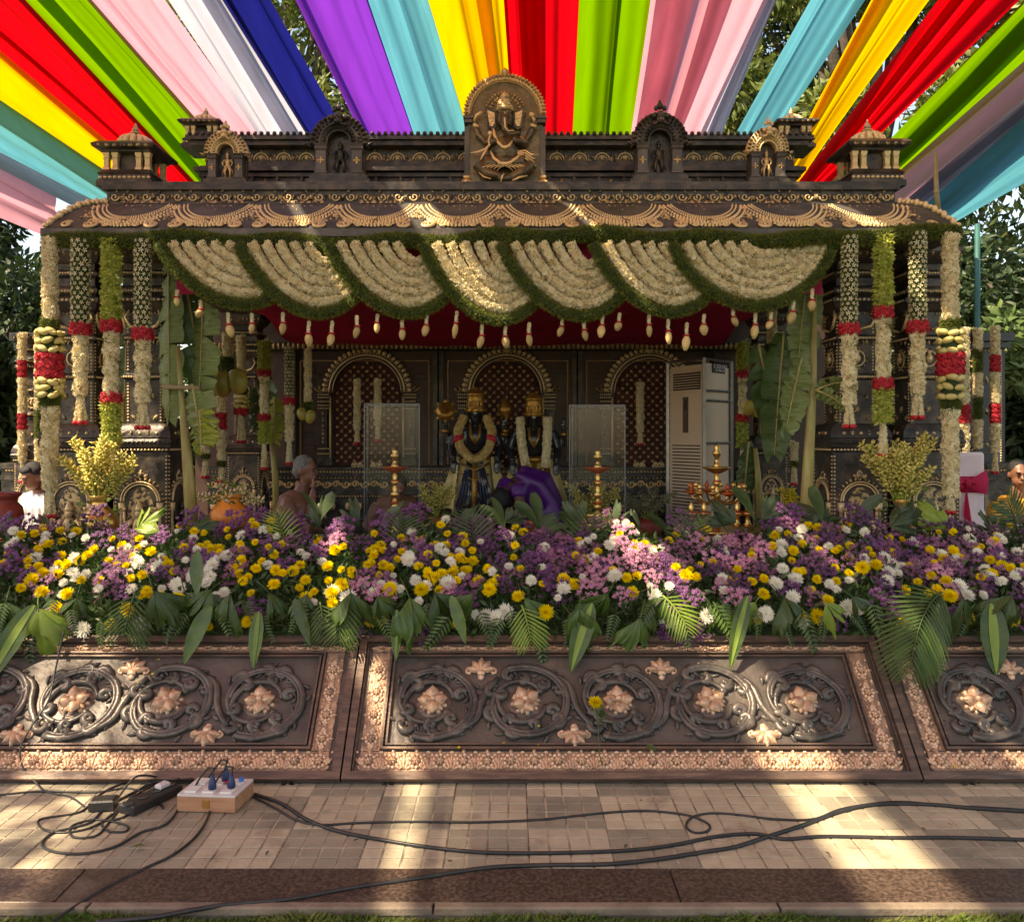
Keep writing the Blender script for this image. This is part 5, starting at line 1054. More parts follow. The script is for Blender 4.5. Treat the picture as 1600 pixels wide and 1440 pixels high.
for i, (px, y0, y1) in enumerate(tz):
    near = 'left' if px < 640 else 'middle' if px < 960 else 'right'; k = (y1 - y0) * PXM / .232; j = i
    lab = ['first', 'second', 'third', 'fourth', 'fifth', 'sixth', 'seventh', 'eighth', 'ninth', 'tenth', 'eleventh', 'twelfth', 'thirteenth', 'fourteenth'][i if i < 14 else 27 - i]
    t = T('bud_tassel', 'cream bud on a thread with red collar, %s from the %s end under the swags' % (lab, 'left' if i < 14 else 'right'), 'tassel', P(px, y0, DG - .02), group='bud tassels hanging under the swags', scale=(max(.9, k) * 1.05, max(.9, k) * 1.05, k))
    t.rotation_euler.y = rnd.uniform(-.08, .08); link('thread', stm, None, t); o = link('jasmine_beads', jm, None, t); o['kind'] = 'stuff'; link('rose_collar', rbm, None, t, loc=(0, 0, -.105)); bs_ = rnd.uniform(.85, 1.25); link('bud', bum, None, t, loc=(0, 0, -.112), rot=(rnd.uniform(-.22, .22), rnd.uniform(-.22, .22), rnd.uniform(0, 6)), scale=(bs_, bs_ * rnd.uniform(.85, 1), rnd.uniform(.85, 1.15)))

# ================================================================ LEAVES
def blade(mb, p, dr, side, L, W, droop=.5, n=10, prof=None, keel=.12, twist=0., wav=0., seed=0):
    """one leaf blade marched from p along dr, bending down; side = across direction"""
    p = Vector(p); dr = Vector(dr).normalized(); side = Vector(side).normalized(); vs = []; prof = prof or (lambda t: math.sin(math.pi * min(1, t * .93 + .07)) ** .75); rr = random.Random(seed)
    for i in range(n + 1):
        t = i / n; side = (side - dr * side.dot(dr)).normalized(); s2 = (Matrix.Rotation(twist * t, 3, dr) @ side); nr = dr.cross(s2).normalized()
        w_ = W * prof(t) / 2
        for k in (-1, -.5, 0, .5, 1): vs.append(p + s2 * (k * w_) + nr * (keel * W * abs(k) * 1. * (prof(t)) + wav * W * math.sin(t * 22 + k * 2 + seed) * abs(k)))
        if i < n: p = p + dr * (L / n); dr = (dr + Vector((0, 0, -droop / n * (1 + t)))).normalized()
    fs = []
    for i in range(n):
        for k in range(4): a = i * 5 + k; fs.append((a, a + 1, a + 6, a + 5))
    return mb.add(vs, fs)
lanc = lambda t: math.sin(math.pi * min(1, t ** .8 * .96 + .04)) ** .8
def split_leaf(seed, L=.30):
    """fishtail leaf along +x, normal +z: a few ragged wedge leaflets on one stalk"""
    r_ = random.Random(seed * 3 + 1); mb = MB(); n = r_.choice([3, 4, 5, 5]); a_ = -38 + r_.uniform(-8, 8)
    for i in range(n):
        ac = R(a_ * 1.3 + 99 * (i + .5) / n + r_.uniform(-10, 10)); Ls = L * r_.uniform(.62, 1.08); Wt = r_.uniform(.15, .26) * Ls; tw = r_.uniform(-.9, .9); dz = r_.uniform(-.45, .2); m = 7; k_ = 6; vs = []
        for j in range(m + 1):
            t = j / m; x = Ls * t; w_ = Wt * (.06 + .94 * min(1, t * 1.35) ** 1.1) * (1 if t < .8 else 1 - (t - .8) * 1.2)
            for q in range(k_ + 1):
                v = q / k_ * 2 - 1; xr = x + ((r_.uniform(-.22, .16) * Ls) if j == m else 0) - .10 * Ls * abs(v) * t; yy = v * w_ * math.cos(tw * t); zz = v * w_ * math.sin(tw * t) + dz * Ls * t - .42 * Ls * t * t + .030 * math.cos(q * 3.14) * Ls * t
                vs.append((xr * math.cos(ac) - yy * math.sin(ac), xr * math.sin(ac) + yy * math.cos(ac), zz))
        mb.add(vs, [(j * (k_ + 1) + q, j * (k_ + 1) + q + 1, (j + 1) * (k_ + 1) + q + 1, (j + 1) * (k_ + 1) + q) for j in range(m) for q in range(k_)])
    mb.tube([(-.16, 0, -.03), (-.05, 0, .0), (.02, 0, .0)], .004, 5); return mb.mesh('split_leaf', True)
SLM = [split_leaf(i) for i in range(16)]
for me in SLM: me.materials.append(leaf_d)
SLG = [m.copy() for m in SLM]
for me in SLG: me.materials.clear(); me.materials.append(leaf_g)
SLY = [m.copy() for m in SLM[:5]]
for me in SLY: me.materials.clear(); me.materials.append(leaf_y)
def orient(dirv, up):
    x = Vector(dirv).normalized(); z = Vector(up); z = (z - x * z.dot(x)).normalized(); y = z.cross(x); return Matrix((x, y, z)).transposed().to_euler()
def zone(px):
    Zs = [(70, 'at the far left end'), (190, 'in front of the left brass vase'), (290, 'below the second left pillar'), (400, 'below the left banana stem'), (520, 'in front of the bare chested man'), (655, 'below the left glass case'), (760, 'below the left crowned statue'), (880, 'in front of the person in purple'), (985, 'below the right glass case'), (1090, 'below the air conditioner'), (1200, 'below the branched lamp'), (1300, 'below the right banana stem'), (1390, 'below the right pillars'), (1480, 'below the right vase of yellow flowers'), (1560, 'below the covered chair')]
    for x, l in Zs:
        if px < x: return l
    return 'at the far right end'
# bank surface
def bank(px, t):
    d = 4.22 + 1.05 * t; z = .60 + .30 * t ** .85 + (.035 * math.sin(px * .021) + .03 * math.sin(px * .047 + 1)) * t
    return Vector((X(px, d), d, z))
# mound and filler foliage
mb = MB(); V = []
for i in range(61):
    px = -80 + 1760 * i / 60
    for (t, dz) in ((-.02, -.16), (0, -.07), (.25, -.07), (.5, -.07), (.75, -.07), (1, -.08), (1.1, -.5)): q = bank(px, max(0, t)); V.append((q.x, q.y + (t - max(0, t)) + (.05 if t < .0 else 0), q.z + dz))
mb.add(V, [(i * 7 + k, (i + 1) * 7 + k, (i + 1) * 7 + k + 1, i * 7 + k + 1) for i in range(60) for k in range(6)])
mound = mb.obj('flower_foam', moss_d); tag(mound, 'dark foam bed under the flower bank', 'flower bed'); 
rs = np.random.RandomState(8); n = 21000; pts = []; nn = []
for i in range(n):
    px = rs.uniform(-80, 1680); t = rs.uniform(-.02, 1.03); q = bank(px, max(0, t)); pts.append((q.x, q.y + rs.normal(0, .02), q.z - .075 + abs(rs.normal(0, .045)))); nn.append((rs.normal(0, .7), -.6 + rs.normal(0, .5), .7 + rs.normal(0, .4)))
link('filler_leaves', scatter('filler_leaves', *LEAF, pts, nn, .052, 4, jit=.3), mat('filler_leaf', (.030, .065, .018), (.06, .11, .03), .5, 0, 5, trans=.2), kind='stuff')
n = 5000; pts = []; nn = []
for i in range(n):
    px = rs.uniform(-80, 1680); t = rs.uniform(0, 1.0); q = bank(px, t); pts.append((q.x, q.y, q.z - .05)); nn.append((rs.normal(0, .5), -.5, 1))
link('filler_stems', scatter('filler_stems', np.array([(-.02, 0, 0), (.02, 0, 0), (0, .015, 1)]), np.array([(0, 1, 2)]), pts, nn, .12, 4, jit=.3), stem_m, kind='stuff')

# chrysanthemums
def mum(seed, layers, L=1., flat=.0):
    r_ = random.Random(seed); mb = MB()
    for (el_, n, rl) in layers:
        for i in range(n):
            a = 2 * math.pi * (i + r_.random() * .5) / n; e = R(el_ + r_.uniform(-8, 8)); l = rl * L * r_.uniform(.85, 1.1); w_ = l * .2 + .05
            d0 = Vector((math.cos(a) * math.cos(e), math.sin(a) * math.cos(e), math.sin(e))); s_ = Vector((-math.sin(a), math.cos(a), 0)); b = Vector((0, 0, .18)) + d0 * .12; m_ = b + d0 * l * .6 + Vector((0, 0, -.02)); tp = b + d0 * l + Vector((0, 0, .10 * l))
            mb.add([b - s_ * w_ * .3, b + s_ * w_ * .3, m_ + s_ * w_ * .5, m_ - s_ * w_ * .5, m_ + Vector((0, 0, -.03)), tp], [(0, 4, 3), (0, 1, 4), (1, 2, 4), (3, 4, 5), (4, 2, 5)])
    mb.ball((0, 0, .22), (.28, .28, .2), 7, 4)
    return mb
YM = []; WM = []
for s_ in range(4):
    me = mum(s_, [(-12, 18, .82), (8, 22, .95), (28, 20, .92), (48, 17, .85), (68, 11, .75), (84, 5, .62)]).mesh('chrysanthemum', False); me.materials.append(yel); YM.append(me)
    me = mum(s_ + 9, [(-2, 22, 1.0), (14, 20, .95), (32, 16, .85), (55, 12, .70), (78, 6, .5)]).mesh('chrysanthemum', False); me.materials.append(whi); WM.append(me)
def spray(seed, m, n=26, R0=.085):
    r_ = random.Random(seed); mb = MB(); st = MB()
    for i in range(n):
        a = i * 2.4 + r_.random(); rr = R0 * math.sqrt((i + .5) / n) * r_.uniform(.85, 1.15); q = Vector((rr * math.cos(a), rr * math.sin(a), .035 * (1 - (rr / R0) ** 2) + r_.uniform(-.018, .018))); s = r_.uniform(.0085, .0135)
        mb.ball(q, (s, s, s * .8), 6, 4)
        for k in range(7): b2 = k * .9 + r_.random(); mb.add([q + Vector((math.cos(b2 - .35) * s, math.sin(b2 - .35) * s, s * .5)), q + Vector((math.cos(b2 + .35) * s, math.sin(b2 + .35) * s, s * .5)), q + Vector((math.cos(b2) * s * 1.7, math.sin(b2) * s * 1.7, s * .75))], [(0, 1, 2)])
        if i % 2 == 0: st.tube([(0, 0, -.11), q * .6 + Vector((0, 0, -.03)), q], .0016, 3, False)
    me = mb.mesh('aster_heads', False); me.materials.append(m); ms_ = st.mesh('aster_stems'); ms_.materials.append(stem_m); return me, ms_
SP = [(spray(i, m), w_) for i, (m, w_) in enumerate([(pur, 'purple'), (pur, 'purple'), (pur, 'purple'), (mau, 'mauve'), (mau, 'mauve'), (pnk, 'pink')])]
placed = []
def free(q, r, k=1.):
    for (c, rr) in placed:
        if (c - q).length < (r + rr) * k: return False
    return True
ROW = lambda t: 'front edge' if t < .12 else 'front row' if t < .32 else 'middle row' if t < .55 else 'fourth row' if t < .75 else 'back row'
FLW = []
def flower(kind, px, t, r, lift=.03):
    q = bank(px, t); q = q + Vector((0, -.02 - .04 * (t < .1), lift)); nr = Vector((rnd.uniform(-.35, .35), -1.0 + .35 * t + rnd.uniform(-.3, .2), .75 + rnd.uniform(-.25, .35))).normalized()
    if t < .08: q.z -= rnd.uniform(0, .08); nr.z -= .45
    z = nr; x = z.orthogonal().normalized(); x = Matrix.Rotation(rnd.uniform(0, 6.28), 3, z) @ x; rot = Matrix((x, z.cross(x), z)).transposed().to_euler(); placed.append((q, r))
    zn = zone(px); rw = ROW(t)
    if kind in ('yellow', 'white'):
        o = link('%s_chrysanthemum' % kind, rnd.choice(YM if kind == 'yellow' else WM), None, None, loc=q, rot=rot, scale=(r, r, r * .9)); tag(o, '', 'flower', '%s chrysanthemums in the flower bank' % kind); FLW.append((kind + ' chrysanthemum', zn, rw, px, o))
    else:
        (mm, ms_), w_ = rnd.choice([s for s in SP if s[1] == kind]); o = link('aster_spray', mm, None, None, loc=q, rot=rot, scale=r / .085); link('aster_stems', ms_, None, o)
        tag(o, '', 'flower', '%s aster sprays in the flower bank' % kind); FLW.append((kind + ' aster spray', zn, rw, px, o))
# signature blooms read off the photograph (px, t along bank)
for px, t in ((140, .0), (228, .03), (305, .30), (545, .10), (640, .48), (775, .02), (762, .06), (790, .05), (880, .20), (960, .28), (1030, .05), (1022, .13), (1040, .02), (1100, .0), (1190, .02), (1245, .02), (1236, .10), (1385, .38), (1383, .28), (1390, .48), (1240, .26), (1495, .20), (1210, .22), (1316, .05), (60, .52), (250, .46), (355, .55), (520, .16), (665, .18), (700, .22)): flower('white', px, t, rnd.uniform(.034, .044), .045)
for px, t in ((55, .26), (70, .14), (110, .12), (100, .05), (185, .0), (255, .10), (268, .03), (285, .09), (325, .01), (430, .20), (460, .38), (520, .14), (535, .22), (610, .18), (660, .15), (765, .18), (810, .10), (880, .30), (720, .03), (600, .06), (852, .02), (1070, .30), (1190, .12), (1270, .03), (1285, .08), (1460, .16), (1480, .10), (1500, .06), (1540, .02), (1570, .03), (1345, .38), (1365, .42), (1550, .74), (210, .04), (480, .1)): flower('yellow', px, t, rnd.uniform(.032, .042), .05)
def fill(kind, n, pxs, tdist, rr, k=.62, lift=.03):
    c = 0
    for _ in range(n * 14):
        if c >= n: break
        px = pxs(); t = tdist(); r = rnd.uniform(*rr); q = bank(px, t)
        if free(q + Vector((0, -.02, lift)), r, k): flower(kind, px, t, r, lift); c += 1
u_ = lambda: rnd.uniform(-60, 1660)
clus = [rnd.uniform(-60, 1660) for _ in range(34)]
cl_ = lambda: rnd.choice(clus) + rnd.gauss(0, 40)
fill('yellow', 165, cl_, lambda: min(.97, max(.02, rnd.gauss(.46, .27))), (.022, .036), .60, .04)
fill('yellow', 90, u_, lambda: rnd.uniform(.25, 1.), (.020, .033), .60, .045)
clus = [rnd.uniform(-60, 1660) for _ in range(26)]
fill('white', 105, cl_, lambda: rnd.uniform(.03, .92), (.022, .038), .60, .045)
fill('white', 60, u_, lambda: rnd.uniform(.05, .98), (.018, .032), .60, .045)
fill('pink', 30, lambda: rnd.choice([1100, 1140, 1000, 1180, 560, 1500, 700, 960]) + rnd.gauss(0, 40), lambda: rnd.uniform(.1, .95), (.055, .085), .45, .03)
fill('mauve', 85, lambda: rnd.uniform(-60, 1660) if rnd.random() < .4 else rnd.uniform(850, 1660), lambda: min(1, max(.06, rnd.gauss(.62, .28))), (.06, .09), .42, .02)
fill('purple', 112, u_, lambda: min(1., max(.03, rnd.gauss(.58, .33))), (.055, .095), .38, .02)
for px in (395, 375, 150, 640, 610, 530, 1070, 1350, 1330, 1450, 470, 1230, 740, 300): flower('purple', px + rnd.uniform(-12, 12), 1.0, .09, .045 + rnd.uniform(0, .05))

cells = {}
for f in FLW: cells.setdefault(f[:3], []).append(f)
for (kd, zn, rw), fs_ in cells.items():
    fs_.sort(key=lambda f: f[3]); n = len(fs_); ord_ = {1: [''], 2: ['left ', 'right '], 3: ['left ', 'middle ', 'right '], 4: ['leftmost ', 'inner left ', 'inner right ', 'rightmost ']}.get(n) or (['leftmost ', 'second from left ', 'third from left ', 'fourth from left ', 'fifth from left ', 'sixth from left ', 'seventh from left '][:n - 1] + ['rightmost '])
    while len(ord_) < n: ord_.insert(-1, 'inner ')
    for f, od in zip(fs_, ord_): f[4]['label'] = '%s%s %s, %s' % (od, kd, zn, rw)
# leaves hanging over the front edge
def put_split(px, py, d, L, dirv, up, src, lab):
    o = link('split_leaf', rnd.choice(src), None, None, loc=P(px, py, d), rot=orient(dirv, up), scale=L / .30); tag(o, lab, 'leaf', 'broad split leaves in the flower bank'); return o
for i, (px, py) in enumerate([(905, 985), (1008, 975), (1040, 968), (895, 1000), (1070, 985), (950, 962), (360, 962), (330, 955), (480, 962), (640, 968), (680, 960), (590, 965), (740, 962), (1180, 975), (1225, 968), (1290, 975), (1110, 978), (60, 985), (120, 968), (240, 958), (1580, 965), (1505, 968), (820, 968), (1330, 965), (420, 960), (10, 975), (290, 960), (548, 960), (1000, 1000)]):
    d = 4.13 + rnd.uniform(-.03, .06); put_split(px, py - 34, d, rnd.uniform(.12, .22), (rnd.uniform(-1.1, 1.1), -.35 - rnd.uniform(0, .5), -1.0), (rnd.uniform(-.6, .6), -1, .3 + rnd.uniform(0, .8)), SLY if px in (1290, 1180) or (px == 60) else SLM, 'dark split leaf drooping over the edge %s' % zone(px) if not (px in (1290, 1180) or px == 60) else 'bright split leaf drooping over the edge %s' % zone(px))
for i, (px, py, L) in enumerate([(20, 815, .24), (75, 812, .2), (215, 812, .26), (250, 815, .24), (300, 810, .22), (425, 815, .26), (500, 808, .30), (560, 806, .28), (615, 800, .28), (655, 810, .2), (720, 802, .22), (700, 815, .22), (790, 800, .2), (835, 812, .30), (905, 808, .30), (890, 815, .2), (960, 808, .28), (1000, 815, .22), (1105, 820, .28), (1130, 806, .24), (1150, 800, .26), (1190, 795, .32), (1215, 802, .3), (1300, 800, .32), (1330, 806, .28), (1270, 806, .28), (1390, 806, .34), (1440, 812, .34), (1480, 808, .28), (1590, 800, .28), (1550, 815, .2), (385, 810, .22), (340, 818, .24)]):
    put_split(px, py + 16, 5.28 + rnd.uniform(-.08, .12), L * .60, (rnd.uniform(-1.1, 1.1), -.25, rnd.uniform(.35, 1.)), (rnd.uniform(-.4, .4), -1, .45), SLG if px not in (215, 250, 1480, 1105) else SLY, ('greyish split leaf behind the blooms %s' if px not in (215, 250, 1480, 1105) else 'bright split leaf behind the blooms %s') % zone(px))
for (px, py, L) in ((790, 800, .24), (845, 800, .26), (500, 785, .22), (590, 798, .22), (1050, 812, .2), (1330, 790, .26), (1180, 785, .26), (900, 806, .22), (1285, 790, .25)):
    mb = MB()
    for k in range(rnd.choice([1, 2, 2])): a = rnd.uniform(-.7, .7); blade(mb, (0, 0, 0), (a, -.1, 1), (.9, -.5, .1), L * rnd.uniform(.8, 1.1), .075, .6, prof=lambda t: (min(1, t * 1.6) if t < .8 else max(.25, 1 - (t - .8) * 2.6)), twist=rnd.uniform(-.5, .5), seed=k)
    o = mb.obj('upright_leaf', leaf_g); o.location = P(px, py + 30, 5.30); tag(o, 'narrow grey green leaves behind the blooms ' + zone(px), 'leaf', 'upright leaves at the back of the flower bank')
# striped dracaena leaves
for (px, py, dx, L, W_) in ((55, 965, -.62, .42, .11), (405, 975, -.05, .27, .07), (620, 972, .02, .24, .055), (925, 962, -.42, .34, .10), (1168, 950, -.38, .36, .075), (1548, 962, -.06, .34, .13), (330, 965, -.5, .30, .08), (30, 985, -.5, .22, .06), (705, 950, .4, .24, .06), (460, 955, .5, .24, .06), (308, 880, .1, .22, .07)):
    t = T('striped_leaf', 'long green leaf with a yellow centre stripe %s' % zone(px) if px in (55, 405, 620, 925, 1168, 1548) else 'long plain green blade leaf %s' % zone(px), 'leaf', P(px, py - 20, 4.14), group='long blade leaves over the front edge')
    D = Vector((dx, -.28, -1)); sd = Vector((1, -.1, dx)); mb = MB(); blade(mb, (0, 0, 0), D, sd, L, W_, .35, 14, lanc, keel=.10, wav=.03, seed=px); mb.obj('leaf_blade', leaf_d, t)
    if px in (55, 405, 620, 925, 1168, 1548): mb = MB(); blade(mb, (0, -.0035, 0), D, sd, L * .985, W_ * .34, .35, 14, lanc, keel=.10, wav=0, seed=px); mb.obj('leaf_stripe', leaf_y, t)
# palm fronds: rachis and separate leaflets
lf = MB(); blade(lf, (0, 0, 0), (1, 0, 0), (0, 1, 0), 1., .075, .35, 8, lanc, keel=.25); lf = lf.mesh('leaflet', True); lf.materials.append(leaf_d)
lfy = lf.copy(); lfy.materials.clear(); lfy.materials.append(leaf_y); lfg = lf.copy(); lfg.materials.clear(); lfg.materials.append(leaf_g)
def frond(px, py, d, dirv, L, wl, lab, src, n=17, droop=.7, up=(0, -1, .4)):
    t = T('palm_frond', lab, 'palm frond', P(px, py, d), group='palm fronds in the flower bank'); p = Vector((0, 0, 0)); dr = Vector(dirv).normalized(); pts = [p.copy()]; ds = [dr.copy()]
    for i in range(n): p = p + dr * (L / n); dr = (dr + Vector((0, 0, -droop / n))).normalized(); pts.append(p.copy()); ds.append(dr.copy())
    mb = MB(); mb.tube(pts, [.006 - .0045 * i / n for i in range(n + 1)], 5); mb.obj('rachis', src.materials[0], t)
    for i in range(1, n + 1):
        u = i / n; ll = wl * math.sin(math.pi * min(1, .12 + u * .80)) ** .7; zz = Vector(up)
        for s_ in (-1, 1):
            sdv = ds[i].cross(zz).normalized() * s_; v = sdv * 1. + ds[i] * (.45 + .9 * u) + Vector((0, 0, -.12)); link('leaflet', src, None, t, loc=pts[i], rot=orient(v, zz + Vector((rnd.uniform(-.3, .3), 0, 0)) + Vector((0, 0, .2))), scale=(ll, ll * 1.1 if wl < .2 else ll * .95, ll))
    return t
frond(1472, 925, 4.12, (-.62, -.45, -.15), .46, .25, 'large dark palm frond arching over the seam of the right panels', lf, 22, 1.9, up=(-.2, -1, .5))
frond(212, 925, 4.14, (-.1, -.35, -.55), .20, .20, 'palm frond hanging over the left panel below the left pillars', lf, 10, 1.)
frond(545, 935, 4.14, (-.15, -.35, -.5), .20, .16, 'palm frond hanging over the seam of the left and middle panels', lf, 10, 1.)
frond(500, 940, 4.14, (.2, -.3, -.6), .16, .14, 'small palm frond beside the seam of the left panels', lf, 9, 1.)
frond(815, 945, 4.13, (.25, -.3, -.6), .18, .15, 'pale thin palm frond below the middle of the flower bank', lfy, 10, 1.)
frond(1035, 930, 4.14, (.4, -.3, -.3), .2, .14, 'small bright palm frond on the right of the middle panel', lfy, 10, 1.)
frond(450, 868, 5.1, (-.15, -.2, 1), .27, .14, 'bright palm frond standing below the bare chested man', lfy, 12, .6)
frond(625, 872, 5.15, (.1, -.2, 1), .26, .16, 'grey palm frond standing below the left glass case', lfg, 12, .6)
frond(745, 875, 5.15, (-.1, -.2, 1), .30, .18, 'pale palm frond standing below the left crowned statue', lfg, 12, .6)
frond(905, 872, 5.15, (.15, -.2, 1), .28, .16, 'dark palm frond standing below the right glass case', lf, 12, .6)
frond(1075, 875, 5.1, (.05, -.2, 1), .28, .17, 'olive palm frond standing below the air conditioner', lfg, 12, .6)
frond(1590, 830, 5.1, (-.3, -.2, .8), .25, .16, 'dark palm frond at the right edge behind the blooms', lf, 12, .6)

sg = MB()
for k in range(9):
    for s_ in (-1, 1): blade(sg, (.02 + k * .016, 0, -.0006 * k * k), (.6, s_, -.1), (-s_, .6, 0), .050 * (1 - k * .07), .011, .5, 3, lanc, keel=.1)
sg.tube([(0, 0, 0), (.08, 0, -.012), (.17, 0, -.05)], .0016, 4); sg = sg.mesh('fern_sprig', True); sg.materials.append(leaf_d)
for i in range(46):
    px = -30 + i * 36.5 + rnd.uniform(-14, 14); o = link('fern_sprig', sg, None, None, loc=P(px, rnd.uniform(930, 968), 4.15), rot=orient((rnd.uniform(-.9, .9), -.4, -1), (rnd.uniform(-.5, .5), -1, .4)), scale=rnd.uniform(.8, 1.35)); tag(o, 'small fern sprig at the front edge ' + zone(px), 'fern', 'small fern sprigs along the front edge')
# ================================================================ BANANA PLANTS, COCONUTS
def banana_leaf(mb, p, dr, side, L, W, droop, seed=0, torn=.12, n=22, twist=0.):
    r_ = random.Random(seed); p = Vector(p); dr = Vector(dr).normalized(); side = Vector(side).normalized(); C = []; 
    for i in range(n + 1):
        t = i / n; side = (side - dr * side.dot(dr)).normalized(); s2 = Matrix.Rotation(twist * t, 3, dr) @ side; C.append((p.copy(), s2, dr.cross(s2).normalized(), W / 2 * min(1, math.sin(math.pi * (t * .90 + .06)) ** .45)))
        if i < n: p = p + dr * (L / n); dr = (dr + Vector((0, 0, -droop / n * (1 + t)))).normalized()
    for s_ in (-1, 1):
        i = 0
        while i < n:
            m = min(n - i, r_.randint(2, 6)); sag = r_.uniform(-.05, .30) * W; vs = []
            for j in range(m + 1):
                c, sv, nv, w_ = C[i + j]; cut = (1 if 0 < j < m else 1 - torn * r_.random())
                for q in range(5): u = q / 4; vs.append(c + sv * (s_ * w_ * u * cut) - nv * (.12 * W * u * u) + Vector((0, 0, -sag * u * u)) + nv * (.012 * math.sin(i * 3 + j * 2.1 + u * 4)))
            mb.add(vs, [(j * 5 + q, j * 5 + q + 1, (j + 1) * 5 + q + 1, (j + 1) * 5 + q) for j in range(m) for q in range(4)]); i += m
    return [c[0] for c in C]
def banana_plant(label, stem_pts, stem_r, leaves, loc, mt=banana):
    t = T('banana_plant', label, 'banana plant', loc, group='cut banana plants tied to the pillars'); L0 = Vector(loc)
    mb = MB(); mb.tube([Vector(p) - L0 for p in stem_pts], stem_r, 14); mb.obj('stem', bstem, t)
    for i, (p, dr, sd_, L, W, dp, m_) in enumerate(leaves):
        mb = MB(); C = banana_leaf(mb, Vector(p) - L0, dr, sd_, L, W, dp, seed=i + int(abs(loc[0]) * 10)); o = mb.obj('leaf', m_, t); mb = MB(); mb.tube([c + Vector((0, -.004, 0)) for c in C], [.011 * (1 - .8 * k / len(C)) for k in range(len(C))], 6); mb.obj('midrib', bstem, o)
    return t
D = 5.85
banana_plant('cut banana plant on the left with pale drooping leaves under the swags', [P(302, 850, D), P(296, 760, D), P(290, 690, D), P(284, 620, D), P(278, 540, D)], [.045, .040, .030, .02, .014],
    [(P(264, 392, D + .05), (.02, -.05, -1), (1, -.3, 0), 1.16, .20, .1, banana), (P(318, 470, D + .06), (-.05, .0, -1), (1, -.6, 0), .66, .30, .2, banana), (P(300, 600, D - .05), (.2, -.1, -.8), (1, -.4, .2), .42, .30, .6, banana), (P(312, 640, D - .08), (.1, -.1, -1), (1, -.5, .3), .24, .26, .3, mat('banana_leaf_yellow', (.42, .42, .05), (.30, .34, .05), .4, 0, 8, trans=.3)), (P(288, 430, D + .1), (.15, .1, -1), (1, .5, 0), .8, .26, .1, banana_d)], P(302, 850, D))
mb = MB(); mb.tube([P(255, 604, D - .04), P(275, 605, D - .07), P(312, 606, D - .05)], .016, 7); tag(mb.obj('tie_twine', mat('jute', (.40, .30, .18), (.3, .2, .1), .9, bump=.5)), 'pale jute binding round the left banana stem', 'twine')
D = 5.85
banana_plant('cut banana plant on the right with broad leaf blades beside the pillar', [P(1258, 850, D), P(1261, 760, D), P(1265, 690, D), P(1270, 600, D), P(1274, 450, D)], [.048, .040, .034, .026, .012],
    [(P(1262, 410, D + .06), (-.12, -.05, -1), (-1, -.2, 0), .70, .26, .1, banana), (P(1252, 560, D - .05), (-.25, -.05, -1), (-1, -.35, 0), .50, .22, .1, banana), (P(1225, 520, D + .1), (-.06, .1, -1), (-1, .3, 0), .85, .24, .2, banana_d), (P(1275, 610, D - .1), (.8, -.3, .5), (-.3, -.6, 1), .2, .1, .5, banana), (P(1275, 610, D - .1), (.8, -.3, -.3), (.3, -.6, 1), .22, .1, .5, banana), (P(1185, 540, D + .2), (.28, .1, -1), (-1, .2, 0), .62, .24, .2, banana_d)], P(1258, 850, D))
banana_plant('yellowish banana plant further back beside the lime garland', [P(432, 820, 7.6), P(430, 740, 7.6), P(424, 690, 7.6)], [.03, .028, .018], [(P(424, 690, 7.6), (-.05, 0, 1), (1, -.3, 0), .62, .22, .2, banana_d), (P(420, 690, 7.6), (-.2, 0, 1), (1, -.2, 0), .5, .22, .1, banana_d), (P(430, 620, 7.5), (.0, -.1, -1), (1, -.3, 0), .4, .18, .1, mat('banana_leaf_yellow', (.3, .3, .05)))], P(432, 820, 7.6))
banana_plant('dark banana leaves behind the gap of the left pillars', [P(196, 790, 7.0), P(194, 700, 7.0), P(193, 620, 7.0)], [.03, .028, .018], [(P(193, 690, 7.0), (.03, 0, 1), (1, -.1, 0), 1.3, .22, .1, banana_d)], P(196, 790, 7.0))
banana_plant('yellow banana leaf behind the right pillars', [P(1356, 760, 7.1), P(1350, 700, 7.1), P(1345, 640, 7.1)], [.03, .026, .018], [(P(1350, 640, 7.0), (.05, 0, 1), (1, -.1, 0), .5, .26, .1, banana_d), (P(1352, 600, 7.0), (.03, 0, -1), (1, -.1, 0), .52, .26, .1, mat('banana_leaf_gold', (.40, .27, .05), (.3, .2, .04), .4))], P(1356, 760, 7.1))
banana_plant('dark banana leaves low between air conditioner and right banana stem', [P(1188, 830, 7.4), P(1184, 740, 7.4), P(1180, 700, 7.4)], [.03, .026, .018], [(P(1170, 690, 7.4), (-.1, 0, -1), (1, -.1, 0), .5, .16, .1, banana_d)], P(1188, 830, 7.4))
coco = mat('coconut_yellow', (.42, .30, .06), (.26, .22, .04), .45, 0, 5, .1, 20, objvar=.2); coco_r = mat('coconut_reddish', (.36, .20, .10), (.28, .24, .06), .45, 0, 5, .1, 20, objvar=.2)
cn = MB(); cn.lathe([(.004, -.125), (.04, -.115), (.075, -.07), (.088, -.01), (.08, .05), (.05, .09), (.02, .10)], n=16); cn = cn.mesh('coconut', True); cm = cn.copy(); cn.materials.append(coco); cm.materials.append(coco_r)
cap = MB()
for k in range(5): cap.petal(0, 0, .04, .04, R(72 * k), .008)
cap = cap.mesh('coconut_cap', True); cap.materials.append(moss_d)
